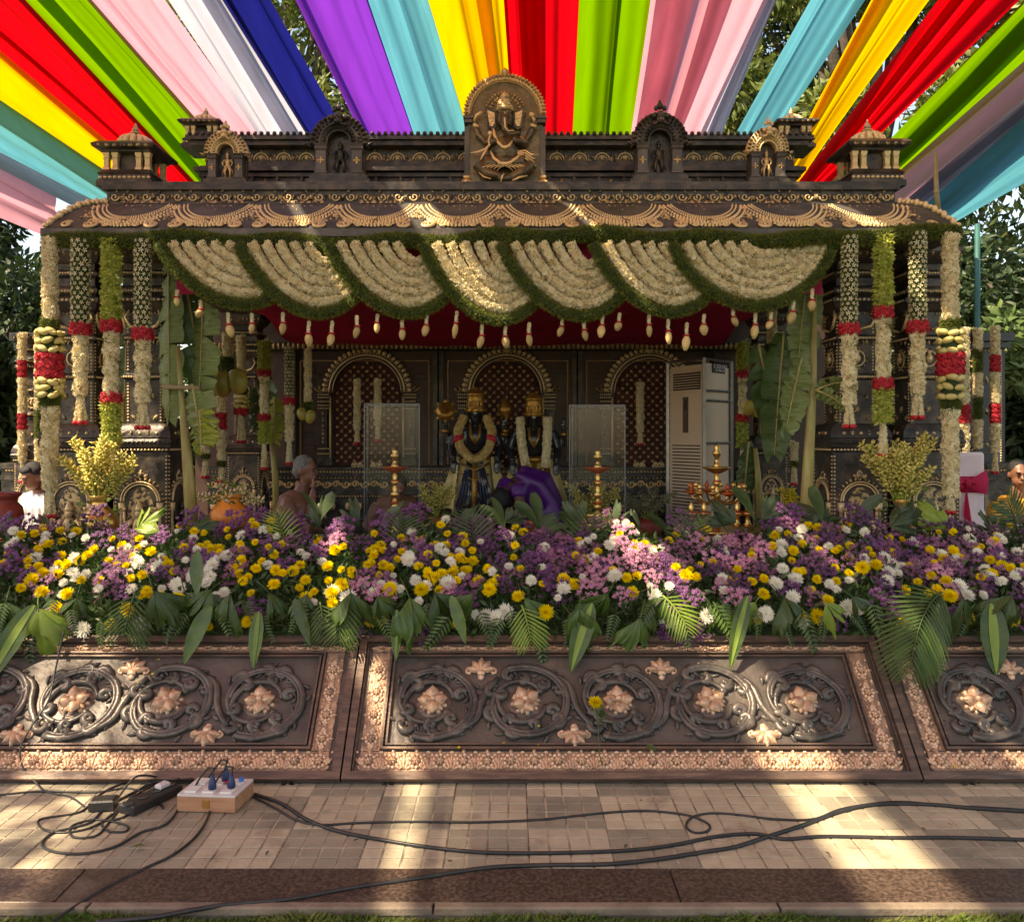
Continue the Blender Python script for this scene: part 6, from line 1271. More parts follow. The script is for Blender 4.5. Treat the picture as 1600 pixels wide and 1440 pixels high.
for (px, py, d, s_, m_, lab) in ((346, 597, 6.6, .92, cn, 'left one of the two large coconuts hung by the left banana plant'), (371, 594, 6.6, .88, cn, 'right one of the two large coconuts hung by the left banana plant'), (472, 646, 7.35, .5, cn, 'left one of two small coconuts under the inner garland'), (485, 650, 7.35, .52, cn, 'right one of two small coconuts under the inner garland'), (1193, 572, 6.8, .78, cm, 'left reddish coconut hung inside the right banana plant'), (1212, 569, 6.8, .82, cm, 'right reddish coconut hung inside the right banana plant'), (1172, 636, 7.3, .6, cn, 'left yellow coconut low beside the right rear pillar'), (1184, 638, 7.3, .64, cn, 'right yellow coconut low beside the right rear pillar')):
    t = T('coconut', lab, 'coconut', P(px, py, d), group='hanging coconuts', scale=s_, rot=(rnd.uniform(-.3, .3), rnd.uniform(-.35, .35), 0)); link('husk', m_, None, t); link('cap', cap, None, t, loc=(0, 0, .098), rot=(R(90), 0, 0)); mb = MB(); mb.tube([(0, 0, .09), (0, 0, .22)], .005, 5); mb.obj('cord', stem_m, t)

# ================================================================ VASES
def flower_stems(t, n, H, spread, seed, fm, bottom=.0, thick=1.):
    r_ = random.Random(seed); 
    for i in range(n):
        a = 2 * math.pi * i / n + r_.uniform(-.3, .3); sp_ = spread * math.sqrt(r_.uniform(.05, 1)); h = H * r_.uniform(.68, 1.05); tip = Vector((math.cos(a) * sp_, math.sin(a) * sp_ * .6, h))
        pts = [Vector((0, 0, bottom)).lerp(tip, u) + Vector((0, 0, .03 * math.sin(u * 3.1))) + Vector((math.cos(a), 0, 0)) * (-.04 * math.sin(u * 3.1)) for u in [k / 7 for k in range(8)]]
        mb = MB(); mb.tube(pts, .004 * thick, 5); s_ = mb.obj('flower_stem', mat('stem_yellow', (.30, .34, .06), None, .5), t)
        p, nn = rope_pts(pts[3:], lambda u: .020 * thick * (1.15 - .7 * u), .021, seed * 31 + i); me = scatter('florets', *BUDT, p, nn + np.array([0, 0, .6]), .030 * thick, i, jit=.3); link('florets', me, fm, s_, kind='stuff')
    p = []; nn = []
    for i in range(60): a = r_.uniform(0, 6.28); rr = r_.uniform(0, .5) * spread; p.append((math.cos(a) * rr, math.sin(a) * rr, bottom + r_.uniform(.02, .55) * H)); nn.append((math.cos(a), math.sin(a), .6))
    link('vase_leaves', scatter('vase_leaves', *LEAF, p, nn, .055 * thick, seed, jit=.4), mat('vase_leaf', (.10, .18, .03), (.2, .24, .05), .5, 0, 8, trans=.25, objvar=.1), t, kind='stuff')
gold_fl = mat('gladiolus_yellow', (.82, .66, .20), (.66, .58, .16), .55, 0, 25, trans=.25); dull_fl = mat('dried_white', (.26, .22, .15), (.18, .16, .10), .7, 0, 25)
t = T('brass_vase', 'tall brass vase of yellow tuberose stems in front of the left pillars', 'vase', P(155, 846, 5.38)); mb = MB(); mb.lathe([(.06, 0), (.09, .03), (.115, .09), (.11, .15), (.07, .20), (.045, .23), (.045, .26), (.065, .285), (.062, .29), (.04, .27)], n=20); mb.obj('vase_body', brass, t); flower_stems(t, 22, .62, .24, 3, gold_fl, .10)
t = T('brass_vase', 'small brass vase of yellow tuberose stems in front of the right corner pillar', 'vase', P(1408, 830, 5.5)); mb = MB(); mb.lathe([(.05, 0), (.07, .04), (.06, .10), (.04, .13), (.04, .17), (.055, .20), (.05, .21), (.035, .19)], n=20); mb.obj('vase_body', brass, t); flower_stems(t, 24, .60, .26, 5, gold_fl, .05)
t = T('orange_pot', 'round orange water pot with cream blooms beside the rear left pillar', 'pot', P(360, 838, 5.7)); mb = MB(); mb.lathe([(.05, 0), (.10, .04), (.13, .10), (.13, .16), (.095, .21), (.07, .235), (.075, .26), (.095, .27), (.09, .28), (.06, .25)], n=22); mb.obj('pot_body', orange_p, t); flower_stems(t, 10, .32, .24, 8, mat('cream_bloom', (.70, .58, .36), (.6, .45, .25), .6, 0, 20, trans=.2), .18)
t = T('brass_bowl', 'brass bowl of yellow flowers between the left glass case and the statues', 'bowl', P(681, 838, 7.2)); mb = MB(); mb.lathe([(.06, 0), (.12, .04), (.125, .10), (.10, .16), (.12, .18), (.11, .17)], n=18); mb.obj('bowl_body', brass, t); flower_stems(t, 16, .42, .2, 11, gold_fl, .1)
t = T('brass_bowl', 'brass bowl of yellow flowers seen through the right glass case', 'bowl', P(930, 838, 7.25)); mb = MB(); mb.lathe([(.09, 0), (.17, .05), (.18, .12), (.14, .18), (.17, .21), (.15, .20)], n=18); mb.obj('bowl_body', brass, t); flower_stems(t, 18, .42, .26, 12, gold_fl, .1)
t = T('flower_pot', 'pot of dull white dried flowers in the shade left of the air conditioner', 'flower pot', P(1012, 840, 7.4)); mb = MB(); mb.lathe([(.06, 0), (.12, .05), (.13, .12), (.10, .17), (.09, .16)], n=16); mb.obj('pot_body', terra, t); flower_stems(t, 22, .42, .30, 14, dull_fl, .1, .8)
t = T('flower_pot', 'pot of yellow daisies beside the right banana stem', 'flower pot', P(1238, 838, 6.6)); mb = MB(); mb.lathe([(.06, 0), (.09, .05), (.10, .12), (.08, .16), (.07, .15)], n=16); mb.obj('pot_body', terra, t); flower_stems(t, 9, .36, .12, 15, mat('daisy_yellow', (.7, .5, .02), None, .5), .08)
t = T('terracotta_pot', 'red terracotta pot cut off by the left edge', 'pot', P(2, 838, 5.9)); mb = MB(); mb.lathe([(.06, 0), (.12, .06), (.14, .14), (.13, .20), (.10, .235), (.10, .26), (.125, .28), (.12, .30), (.08, .27)], n=20); mb.obj('pot_body', terra, t)
t = T('orange_tray', 'small square orange tray with white bowl behind the middle of the flower bank', 'tray', P(836, 840, 5.6)); mb = MB(); mb.square([(.03, .0), (.075, .09), (.085, .10), (.075, .105)]); mb.obj('tray_body', orange_p, t, smooth=False); mb = MB(); mb.lathe([(.02, .105), (.035, .12), (.033, .125)], n=12); mb.obj('bowl', cloth_w, t)

# ================================================================ GLASS CASES AND LAMPS
gm, gn, gb = new_mat('acrylic_sheet'); gb.inputs['Base Color'].default_value = (.92, .94, .95, 1); gb.inputs['Roughness'].default_value = .03; gb.inputs['IOR'].default_value = 1.45
gl = gn.nodes.new('ShaderNodeBsdfGlossy'); gl.inputs['Roughness'].default_value = .03; gt = gn.nodes.new('ShaderNodeBsdfTransparent'); gt.inputs[0].default_value = (.975, .98, .985, 1); gx = gn.nodes.new('ShaderNodeMixShader'); fr = gn.nodes.new('ShaderNodeFresnel'); fr.inputs[0].default_value = 1.6
gx.inputs[0].default_value = .011; gn.links.new(gt.outputs[0], gx.inputs[1]); gn.links.new(gl.outputs[0], gx.inputs[2]); gn.links.new(gx.outputs[0], gn.nodes['Material Output'].inputs[0])
ged = mat('acrylic_edge', (.10, .11, .12), None, .2, 0, spec=.5)
def glass_case(px0, px1, pyt, d, label, rz, dep=.34):
    x0, x1 = X(px0, d), X(px1, d); w_ = x1 - x0; zt = Z(pyt, d); t = T('glass_case', label, 'display case', ((x0 + x1) / 2, d, SF), rz, group='clear cases round the oil lamps'); H = zt - SF
    for nm, c, dm in (('front_pane', (0, -dep / 2, H / 2), (w_, .005, H)), ('back_pane', (0, dep / 2, H / 2), (w_, .005, H)), ('side_pane', (-w_ / 2 + .003, 0, H / 2), (.005, dep - .008, H)), ('side_pane', (w_ / 2 - .003, 0, H / 2), (.005, dep - .008, H))): mb = MB(); mb.box(c, dm); mb.obj(nm, gm, t, smooth=False)
    mb = MB()
    for sx in (-1, 1):
        for sy in (-1, 1): mb.box((sx * (w_ / 2), sy * dep / 2, H / 2), (.007, .007, H + .004))
    for sy in (-1, 1): mb.box((0, sy * dep / 2, H), (w_ + .006, .007, .006))
    for sx in (-1, 1): mb.box((sx * w_ / 2, 0, H), (.006, dep, .006))
    mb.obj('edge_strips', ged, t, smooth=False)
glass_case(572, 655, 632, 6.6, 'clear acrylic case round the left oil lamp, second seated man behind it', R(6))
glass_case(892, 976, 634, 6.6, 'clear acrylic case round the middle oil lamp, brass flower bowl behind it', R(-7))
redp = mat('kumkum_red', (.45, .03, .01), (.55, .12, .02), .4, .3)
def oil_lamp(px, d, y_top, y_bowl, label, arms=0):
    zb_, zt = Z(y_bowl, d) - SF, Z(y_top, d) - SF; t = T('oil_lamp', label, 'oil lamp', (X(px, d), d, SF), group='standing brass oil lamps')
    mb = MB(); mb.lathe([(.12, 0), (.11, .02), (.06, .05), (.03, .09), (.02, .14)], n=18); mb.obj('lamp_foot', brass, t)
    mb = MB(); pr = []; n = 7; h0, h1 = .13, zb_ - .03
    for i in range(n):
        z = h0 + (h1 - h0) * i / n; s_ = (h1 - h0) / n; pr += [(.017, z), (.03 + .006 * (i % 2), z + s_ * .25), (.014, z + s_ * .45), (.022, z + s_ * .7), (.014, z + s_ * .9)]
    pr.append((.02, h1)); mb.lathe(pr, n=14); mb.obj('lamp_stem', brass, t)
    mb = MB()
    for i in range(4): z = h0 + (h1 - h0) * (i + .6) / 4; mb.lathe([(.024, z - .012), (.030, z), (.024, z + .012)], n=12)
    mb.obj('red_ring', redp, t)
    mb = MB(); mb.lathe([(.02, zb_ - .035), (.06, zb_ - .015), (.105, zb_ + .01), (.11, zb_ + .018), (.09, zb_ + .012), (.02, zb_ + .0)], n=20); mb.obj('oil_bowl', redp if not arms else brass, t)
    mb = MB(); hh = zt - zb_; mb.lathe([(.02, zb_), (.035, zb_ + .1 * hh), (.02, zb_ + .22 * hh), (.014, zb_ + .4 * hh), (.03, zb_ + .52 * hh), (.035, zb_ + .62 * hh), (.016, zb_ + .72 * hh), (.024, zb_ + .8 * hh), (.012, zb_ + .9 * hh), (.002, zt)], n=14); mb.obj('finial', brass, t)
    if arms:
        for k in range(arms):
            a = 2 * math.pi * k / arms + .15; v = Vector((math.cos(a), math.sin(a), 0)); zr = zb_ - .22; R_ = .20
            mb = MB(); mb.tube([Vector((0, 0, zr)), v * R_ * .4 + Vector((0, 0, zr - .04)), v * R_ * .8 + Vector((0, 0, zr - .02)), v * R_ + Vector((0, 0, zr + .03))], [.010, .009, .008, .008], 6); o = mb.obj('lamp_arm', brass, t)
            mb = MB(); mb.lathe([(.012, 0), (.03, .012), (.042, .025), (.036, .03), (.01, .022), (.014, .05), (.02, .065), (.008, .085), (.001, .10)], tuple(v * R_ + Vector((0, 0, zr + .03))), 10); mb.obj('small_cup', redp if k % 3 == 0 else brass, o)
oil_lamp(617, 6.6, 698, 732, 'brass oil lamp standing inside the left clear case'); oil_lamp(934, 6.6, 700, 733, 'brass oil lamp standing inside the right clear case')
oil_lamp(1120, 6.5, 690, 733, 'branched brass oil lamp with small cups in front of the air conditioner', 12)
for i, (px, lab) in enumerate(((1080, 'low brass lamp cluster left of the branched lamp'), (1100, 'second low brass lamp, close left of the branched lamp'), (1152, 'low brass lamp right of the branched lamp'), (1168, 'outermost low brass lamp right of the branched lamp'))):
    t = T('small_oil_lamp', lab, 'oil lamp', P(px, 822, 6.3), group='low brass lamps round the branched lamp'); mb = MB(); mb.lathe([(.04, 0), (.02, .03), (.014, .07), (.05, .09), (.055, .10), (.015, .10), (.022, .14), (.01, .17), (.002, .19)], n=12); mb.obj('lamp_body', brass, t); mb = MB(); mb.lathe([(.052, .098), (.058, .103), (.052, .108)], n=12); mb.obj('red_rim', redp, t)
t = T('lamp_dish', 'wide brass dish under the branched lamp', 'dish', P(1122, 836, 6.3)); mb = MB(); mb.lathe([(.10, 0), (.28, .03), (.30, .05), (.28, .045), (.02, .02)], n=28); mb.obj('dish_body', brass, t)

# ================================================================ AIR CONDITIONER IN STEEL FRAME
acw = mat('ac_bounce_tint', (.66, .49, .36), (.60, .44, .32), .45, 0, 3, spec=.4); steel = mat('steel_frame', (.45, .44, .42), (.36, .35, .33), .3, .8, 20, .1, 60); dark = mat('ac_dark', (.02, .016, .015), None, .6)  # warm bounce from the maroon ceiling is painted into the casing colour
A_, C_, B_ = Vector((X(1043, 8.05), 8.05, SF)), Vector((X(1100, 7.6), 7.6, SF)), Vector((X(1143, 7.95), 7.95, SF)); Ha = Z(560, 7.6) - SF
t = T('air_conditioner', 'tall floor standing air conditioner strapped in a steel frame', 'air conditioner', tuple(C_)); o1 = A_ - C_; o2 = B_ - C_
def slab(nm, m_, base, ax, u0, u1, z0, z1, off0, off1, par, smooth=False):
    a = ax.normalized(); nr = Vector((a.y, -a.x, 0)); nr = nr if nr.y < 0 else -nr; vs = []; L = ax.length
    for z in (z0, z1):
        for u, o_ in ((u0, off0), (u1, off0), (u1, off1), (u0, off1)): vs.append(a * (u * L) - nr * o_ * -1 + Vector((0, 0, z)) if False else a * (u * L) + nr * o_ + Vector((0, 0, z)))
    mb = MB(); mb.add(vs, [(3, 2, 1, 0), (4, 5, 6, 7), (0, 1, 5, 4), (1, 2, 6, 5), (2, 3, 7, 6), (3, 0, 4, 7)]); return mb.obj(nm, m_, par, smooth=smooth)
mb = MB(); ins = (o1 + o2).normalized() * .03; pl_ = [ins, ins + o1 * .93, ins + (o1 + o2) * .93, ins + o2 * .93]; vs = [p + Vector((0, 0, z)) for z in (.02, Ha - .06) for p in pl_]; mb.add(vs, [(3, 2, 1, 0), (4, 5, 6, 7), (0, 1, 5, 4), (1, 2, 6, 5), (2, 3, 7, 6), (3, 0, 4, 7)]); mb.obj('casing', acw, t, smooth=False)
zz = lambda py: Z(py, 7.8) - SF
slab('upper_front_panel', acw, 0, o1, .08, .94, zz(613), zz(571), -.03, -.012, t); gr = slab('air_grille', dark, 0, o1, .12, .86, zz(609), zz(581), -.02, -.008, t)
for k in range(7): slab('grille_slat', acw, 0, o1, .13, .85, zz(606.5 - k * 4), zz(605.3 - k * 4), -.01, .004, gr)
slab('door_panel', acw, 0, o1, .08, .94, zz(683), zz(614.5), -.03, -.010, t); dp = slab('display_strip', mat('display_brown', (.10, .06, .045), None, .35), 0, o1, .44, .58, zz(676), zz(620), -.012, -.004, t); slab('display_window', dark, 0, o1, .47, .53, zz(640), zz(626), -.006, -.001, dp)
lp = slab('intake_panel', acw, 0, o1, .08, .94, zz(835), zz(685.5), -.03, -.010, t)
for k in range(24): slab('intake_slot', dark, 0, o1, .12, .88, zz(695 + k * 5.2 + 1.9), zz(695 + k * 5.2), -.012, -.008, lp)
for (y0, y1) in ((609, 569), (682, 627), (760, 698), (840, 768)): slab('side_panel', acw, 0, o2, .06, .80, zz(y0), zz(y1), -.03, -.014, t)
sg = slab('sign_plate', dark, 0, o2, .33, .78, zz(583), zz(569), -.014, -.006, t)
tm_ = mat('sign_lettering', (.55, .50, .48), None, .5); a2 = o2.normalized(); rz2 = math.atan2(a2.y, a2.x)
for s_, sz, zc in (('K SOUND', .052, zz(573.5)), ('PH: 988 4875', .030, zz(579.5))): me = text_mesh(s_, sz); q = a2 * (o2.length * .555) + Vector((a2.y, -a2.x, 0)) * .0085; link('lettering', me, tm_, sg, loc=(q.x, q.y, zc), rot=(R(90), 0, rz2))
mb = MB(); zs_ = [.02, zz(768), zz(692), zz(626.5), zz(611), Ha]
for c in (Vector((0, 0, 0)), o1, o2, o1 + o2): mb.box((c.x, c.y, Ha / 2), (.028, .028, Ha))
mb.obj('frame_upright', steel, t, smooth=False)
for (p, q) in ((Vector((0, 0, 0)), o1), (Vector((0, 0, 0)), o2)):
    for z in ((.02, Ha) if p.length == 0 and q is o1 else zs_): mb = MB(); mb.tube([p + Vector((0, 0, z)), q + Vector((0, 0, z))], .011, 4); mb.obj('frame_bar', steel, t, smooth=False)

# ================================================================ PEOPLE
def body(nm, m_, par, build, vox=.011, it=4):
    mb = MB(); build(mb); o = mb.obj(nm, m_, par); md = o.modifiers.new('join', 'REMESH'); md.mode = 'VOXEL'; md.voxel_size = vox; md.use_smooth_shade = True; s_ = o.modifiers.new('soft', 'SMOOTH'); s_.iterations = it; return o
def head(mb, c, yaw=0., pitch=0., s=1.):
    M = Matrix.Rotation(yaw, 3, 'Z') @ Matrix.Rotation(pitch, 3, 'X'); c = Vector(c); V_ = lambda x, y, z: c + M @ Vector((x * s, y * s, z * s))   # faces -y
    mb.ball(V_(0, .01, .02), (.074 * s, .090 * s, .095 * s), 16, 12, M); mb.ball(V_(0, -.025, -.045), (.058 * s, .062 * s, .070 * s), 14, 10, M); mb.ball(V_(0, -.05, -.085), (.03 * s, .03 * s, .026 * s), 8, 6, M)
    mb.tube([V_(0, -.080, .025), V_(0, -.098, -.005), V_(0, -.108, -.022)], [.009 * s, .012 * s, .016 * s], 8); mb.ball(V_(0, -.088, -.055), (.024 * s, .012 * s, .010 * s), 8, 5, M); mb.ball(V_(0, -.078, .035), (.05 * s, .016 * s, .012 * s), 8, 5, M)
    for k in (-1, 1): mb.ball(V_(k * .074, .012, -.01), (.012 * s, .022 * s, .032 * s), 8, 6, M)
    return V_, M
def eyes(par, V_, M, s=1.):
    mb = MB()
    for k in (-1, 1): mb.ball(V_(k * .030, -.082, .012), (.011 * s, .007 * s, .006 * s), 8, 5, M)
    mb.obj('eyes', hair_b, par); mb = MB()
    for k in (-1, 1): mb.tube([V_(k * .014, -.092, .034), V_(k * .032, -.091, .040), V_(k * .050, -.082, .034)], [.004 * s] * 3, 5)
    mb.obj('eyebrows', hair_b, par)
def hand(mb, w_, d, up, s=1., curl=.5, side=1):
    w_ = Vector(w_); d = Vector(d).normalized(); up = Vector(up); up = (up - d * up.dot(d)).normalized(); sd_ = d.cross(up) * side
    pc = w_ + d * .045 * s; mb.ball(pc, (.040 * s, .040 * s, .018 * s), 10, 7, Matrix((sd_, d, up)).transposed())
    for i, (o_, l) in enumerate(((-.028, .068), (-.010, .078), (.009, .073), (.027, .056))):
        b = w_ + d * .078 * s + sd_ * o_ * s; q = [b]; dd = d.copy()
        for k in range(3): q.append(q[-1] + dd * l * s / 3); dd = (dd - up * curl * .5).normalized()
        mb.tube(q, [.0095 * s, .0092 * s, .0085 * s, .0068 * s], 7)
    b = w_ + d * .02 * s - sd_ * .03 * s; mb.tube([b, b - sd_ * .025 * s + d * .025 * s, b - sd_ * .034 * s + d * .055 * s - up * .01], [.013 * s, .011 * s, .008 * s], 7)

# bare-chested man in profile, chin resting on his hand
D = 7.15; ox = X(460, D); t = T('person', 'bare chested grey haired man seated in profile, chin resting on his hand', 'person', (ox, D, SF)); hv = {}
def bf(mb):
    mb.ball((0, 0, .16), (.17, .17, .15), 14, 10); mb.tube([(.0, 0, .12), (-.01, .0, .28), (-.01, 0, .42), (.02, 0, .53), (.045, 0, .60)], [.165, .150, .155, .15, .08], 16, True, 1.); mb.ball((-.02, -.10, .50), (.085, .07, .08), 10, 8); mb.ball((-.02, .12, .50), (.085, .07, .08), 10, 8); mb.ball((.08, -.07, .44), (.07, .07, .06), 10, 7)
    mb.tube([(.045, 0, .57), (.075, 0, .68)], [.062, .058], 12); hv['h'] = head(mb, (.095, 0, .78), R(78), R(10))
    mb.tube([(-.02, -.16, .52), (.05, -.20, .38), (.13, -.19, .29)], [.062, .052, .043], 12); mb.tube([(.13, -.19, .29), (.165, -.13, .46), (.175, -.08, .62)], [.043, .038, .026], 12); hand(mb, (.175, -.08, .62), (-.05, .15, 1), (-1, -.4, 0), 1., .5)
    mb.tube([(-.02, .17, .52), (.04, .20, .36), (.17, .10, .28)], [.06, .05, .04], 12); hand(mb, (.17, .10, .28), (.9, -.4, -.2), (0, 0, 1), 1., .4)
    mb.tube([(.02, -.12, .12), (.25, -.26, .14), (.36, -.14, .10), (.20, .02, .06)], [.10, .085, .06, .045], 12); mb.tube([(.02, .12, .12), (.25, .26, .14), (.36, .14, .09), (.22, -.05, .05)], [.10, .085, .06, .045], 12)
b = body('body', mat('skin_reddish', (.27, .115, .075), (.21, .085, .055), .45, 0, 9, .1, 60), t, bf, .009); eyes(t, *hv['h'])
def hr_(mb, V_=None): V_, M = hv['h']; mb.ball(V_(0, .028, .042), (.083, .088, .085), 16, 10, M); mb.ball(V_(0, .055, -.01), (.074, .058, .07), 12, 8, M)
mb = MB(); hr_(mb); mb.obj('hair', hair_g, t)
mb = MB(); mb.ball((.02, 0, .10), (.20, .23, .11), 16, 10); mb.tube([(.02, -.12, .11), (.26, -.27, .13), (.37, -.15, .10)], [.12, .10, .075], 12); mb.tube([(.02, .12, .11), (.26, .27, .13), (.37, .15, .10)], [.12, .10, .075], 12); mb.tube([(-.16, .02, .30), (-.17, .0, .12)], [.05, .07], 8); mb.obj('dhoti', cloth_w, t)
# second man behind the left case
D = 7.5; t = T('person', 'bare chested man leaning forward behind the left clear case', 'person', (X(622, D), D, SF))
def bf(mb):
    mb.ball((0, .05, .16), (.19, .17, .15), 14, 10); mb.tube([(0, .05, .14), (0, .02, .30), (0, -.04, .44), (0, -.08, .50)], [.17, .165, .165, .10], 16, True, 1.); mb.tube([(-.15, -.04, .46), (0, -.06, .50), (.15, -.04, .46)], [.075, .09, .075], 12); mb.tube([(0, -.08, .50), (.0, -.15, .56)], [.06, .055], 10); hv['h'] = head(mb, (0.02, -.19, .62), R(12), R(38))
    for k in (-1, 1): mb.tube([(k * .17, -.04, .46), (k * .25, -.10, .30), (k * .12, -.28, .22)], [.062, .05, .04], 12); hand(mb, (k * .12, -.28, .22), (-k, -.3, -.1), (0, -.3, 1), 1., .6, k); mb.tube([(k * .1, .02, .12), (k * .30, -.16, .13), (k * .12, -.30, .08)], [.10, .085, .055], 12)
body('body', skin, t, bf, .010); eyes(t, *hv['h']); mb = MB(); hr_(mb); mb.obj('hair', hair_b, t)
mb = MB(); mb.ball((0, .05, .10), (.22, .20, .11), 16, 10); mb.tube([(-.1, 0, .11), (-.32, -.16, .11)], [.12, .09], 12); mb.tube([(.1, 0, .11), (.32, -.16, .11)], [.12, .09], 12); mb.obj('dhoti', cloth_w, t)
# person in purple bowing to the floor
D = 7.45; t = T('person', 'person in purple sari bowing forward before the crowned statues, face hidden', 'person', (X(815, D), D, SF)); purp = mat('purple_silk', (.085, .012, .17), (.06, .008, .12), .45, 0, 5, .3, 14)
def bf(mb):
    mb.tube([(.10, .05, .30), (0, .0, .58), (-.08, -.04, .66)], [.15, .15, .12], 14); mb.tube([(-.08, -.05, .64), (-.13, -.10, .58)], [.06, .055], 10); hv['h'] = head(mb, (-.165, -.15, .50), R(-25), R(62))
    for (a, b, c) in (((-.14, -.14, .62), (-.24, -.22, .40), (-.28, -.26, .16)), ((-.02, -.16, .62), (-.02, -.26, .38), (-.10, -.30, .16))): mb.tube([a, b, c], [.055, .045, .032], 12); hand(mb, c, (-.3, -.3, -.6), (0, -1, .3), 1., .7)
    mb.tube([(.12, .0, .30), (.08, -.10, .12), (.20, .1, .08)], [.12, .09, .06], 12)
body('body', mat('skin_dark', (.13, .055, .04), (.10, .04, .03), .45), t, bf, .010); mb = MB(); V_, M = hv['h']; mb.ball(V_(0, .022, .038), (.088, .100, .098), 16, 10, M); mb.ball(V_(0, .09, -.01), (.05, .045, .05), 10, 8, M); mb.obj('hair', hair_b, t)
def bf(mb):
    mb.ball((.14, .02, .26), (.22, .22, .26), 18, 12); mb.tube([(.20, .05, .40), (.10, .02, .62), (-.04, -.03, .68)], [.19, .20, .15], 16); mb.tube([(-.02, -.15, .64), (-.03, -.20, .54)], [.085, .07], 12); mb.tube([(-.12, .0, .66), (-.18, -.12, .54)], [.09, .07], 12); mb.ball((.17, -.05, .12), (.27, .24, .16), 18, 10)
    mb.tube([(-.05, -.14, .74), (.14, -.17, .66), (.28, -.16, .46), (.33, -.14, .32)], [.04, .055, .06, .05], 10)
    for k in range(6): mb.tube([(.02 + k * .055, -.20, .46), (.02 + k * .06, -.235, .05)], [.022, .028], 6)
body('sari', purp, t, bf, .012, 40)
# man in white shirt at left
D = 7.6; t = T('person', 'dark haired man in white shirt seated at the left behind the corner garland, looking down', 'person', (X(66, D), D, SF))
def bf(mb):
    mb.tube([(0, 0, .45), (0, -.03, .60)], [.07, .058], 10); hv['h'] = head(mb, (-.045, -.06, .71), R(-35), R(28)); mb.tube([(-.22, -.16, .22), (-.10, -.28, .15)], [.042, .03], 10); hand(mb, (-.10, -.28, .15), (1, -.2, -.1), (0, -.2, 1)); mb.tube([(.22, -.16, .22), (.10, -.28, .15)], [.042, .03], 10); hand(mb, (.10, -.28, .15), (-1, -.2, -.1), (0, -.2, 1), side=-1)
body('body', skin, t, bf, .010); eyes(t, *hv['h']); mb = MB(); hr_(mb); V_, M = hv['h']; mb.ball(V_(0, -.03, .085), (.07, .05, .035), 12, 7, M); mb.obj('hair', hair_b, t)
def bf(mb):
    mb.tube([(0, 0, .05), (0, 0, .30), (0, -.01, .46), (0, -.01, .54)], [.20, .19, .175, .08], 16)
    mb.tube([(-.16, 0, .48), (0, 0, .51), (.16, 0, .48)], [.08, .10, .08], 12)
    for k in (-1, 1): mb.tube([(k * .18, 0, .47), (k * .27, -.06, .33), (k * .21, -.17, .22)], [.078, .07, .06], 12)
    for k in range(5): mb.tube([(-.12 + k * .06, -.17, .46), (-.14 + k * .07, -.20, .1)], [.018, .022], 6)
body('shirt', cloth_w, t, bf, .012)
mb = MB(); mb.tube([(-.05, -.05, .08), (-.34, -.18, .10), (-.05, -.34, .07)], [.12, .09, .07], 12); mb.tube([(.05, -.05, .08), (.34, -.18, .10), (.05, -.32, .07)], [.12, .09, .07], 12); mb.obj('trousers', mat('red_brown_cloth', (.30, .03, .03), None, .8), t)
# woman in yellow at right
D = 7.6; t = T('person', 'woman in mustard yellow sari at the right edge, reaching to a steel plate', 'person', (X(1588, D), D, SF))
def bf(mb):
    mb.tube([(0, 0, .48), (0, -.03, .62)], [.07, .055], 10); hv['h'] = head(mb, (-.01, -.05, .73), R(-12), R(12)); mb.tube([(-.20, -.06, .36), (-.20, -.16, .26), (-.27, -.28, .34)], [.045, .038, .028], 10); hand(mb, (-.27, -.28, .34), (-.8, -.3, .3), (0, -.2, 1), 1., .8); mb.tube([(.20, -.06, .34), (.12, -.26, .24)], [.045, .03], 10); hand(mb, (.12, -.26, .24), (-1, -.2, 0), (0, -.2, 1), side=-1)
body('body', skin, t, bf, .010); eyes(t, *hv['h']); mb = MB(); hr_(mb); mb.obj('hair', hair_b, t)
def bf(mb):
    mb.tube([(0, 0, .05), (0, 0, .25), (0, -.01, .42), (0, -.01, .52)], [.22, .18, .16, .08], 16); mb.tube([(-.14, 0, .47), (.14, 0, .47)], [.075, .075], 12)
    for k in (-1, 1): mb.tube([(k * .16, 0, .46), (k * .22, -.05, .34)], [.075, .062], 12)
    mb.tube([(.12, -.10, .54), (.0, -.17, .38), (-.12, -.17, .22), (-.1, -.14, .08)], [.05, .06, .07, .07], 10)
body('sari', mat('mustard_silk', (.60, .30, .015), (.48, .22, .02), .45, 0, 6, .2, 14), t, bf, .012)
t = T('low_table', 'low table with dusty pink cloth under the steel plate at right', 'table', (X(1562, 7.1), 7.1, SF)); mb = MB(); mb.box((0, 0, .165), (.62, .44, .33)); mb.obj('table_cloth', mat('pink_cloth', (.55, .32, .34), (.45, .26, .28), .8, 0, 5, .3, 14), t, smooth=False)
t = T('steel_plate', 'round steel plate on the pink table at the right edge', 'plate', (X(1574, 7.0), 7.0, SF + .332)); mb = MB(); mb.lathe([(.10, 0), (.17, .012), (.185, .035), (.175, .035), (.10, .012), (.01, .010)], n=30); mb.obj('plate_body', mat('steel', (.6, .6, .6), None, .2, .9), t)

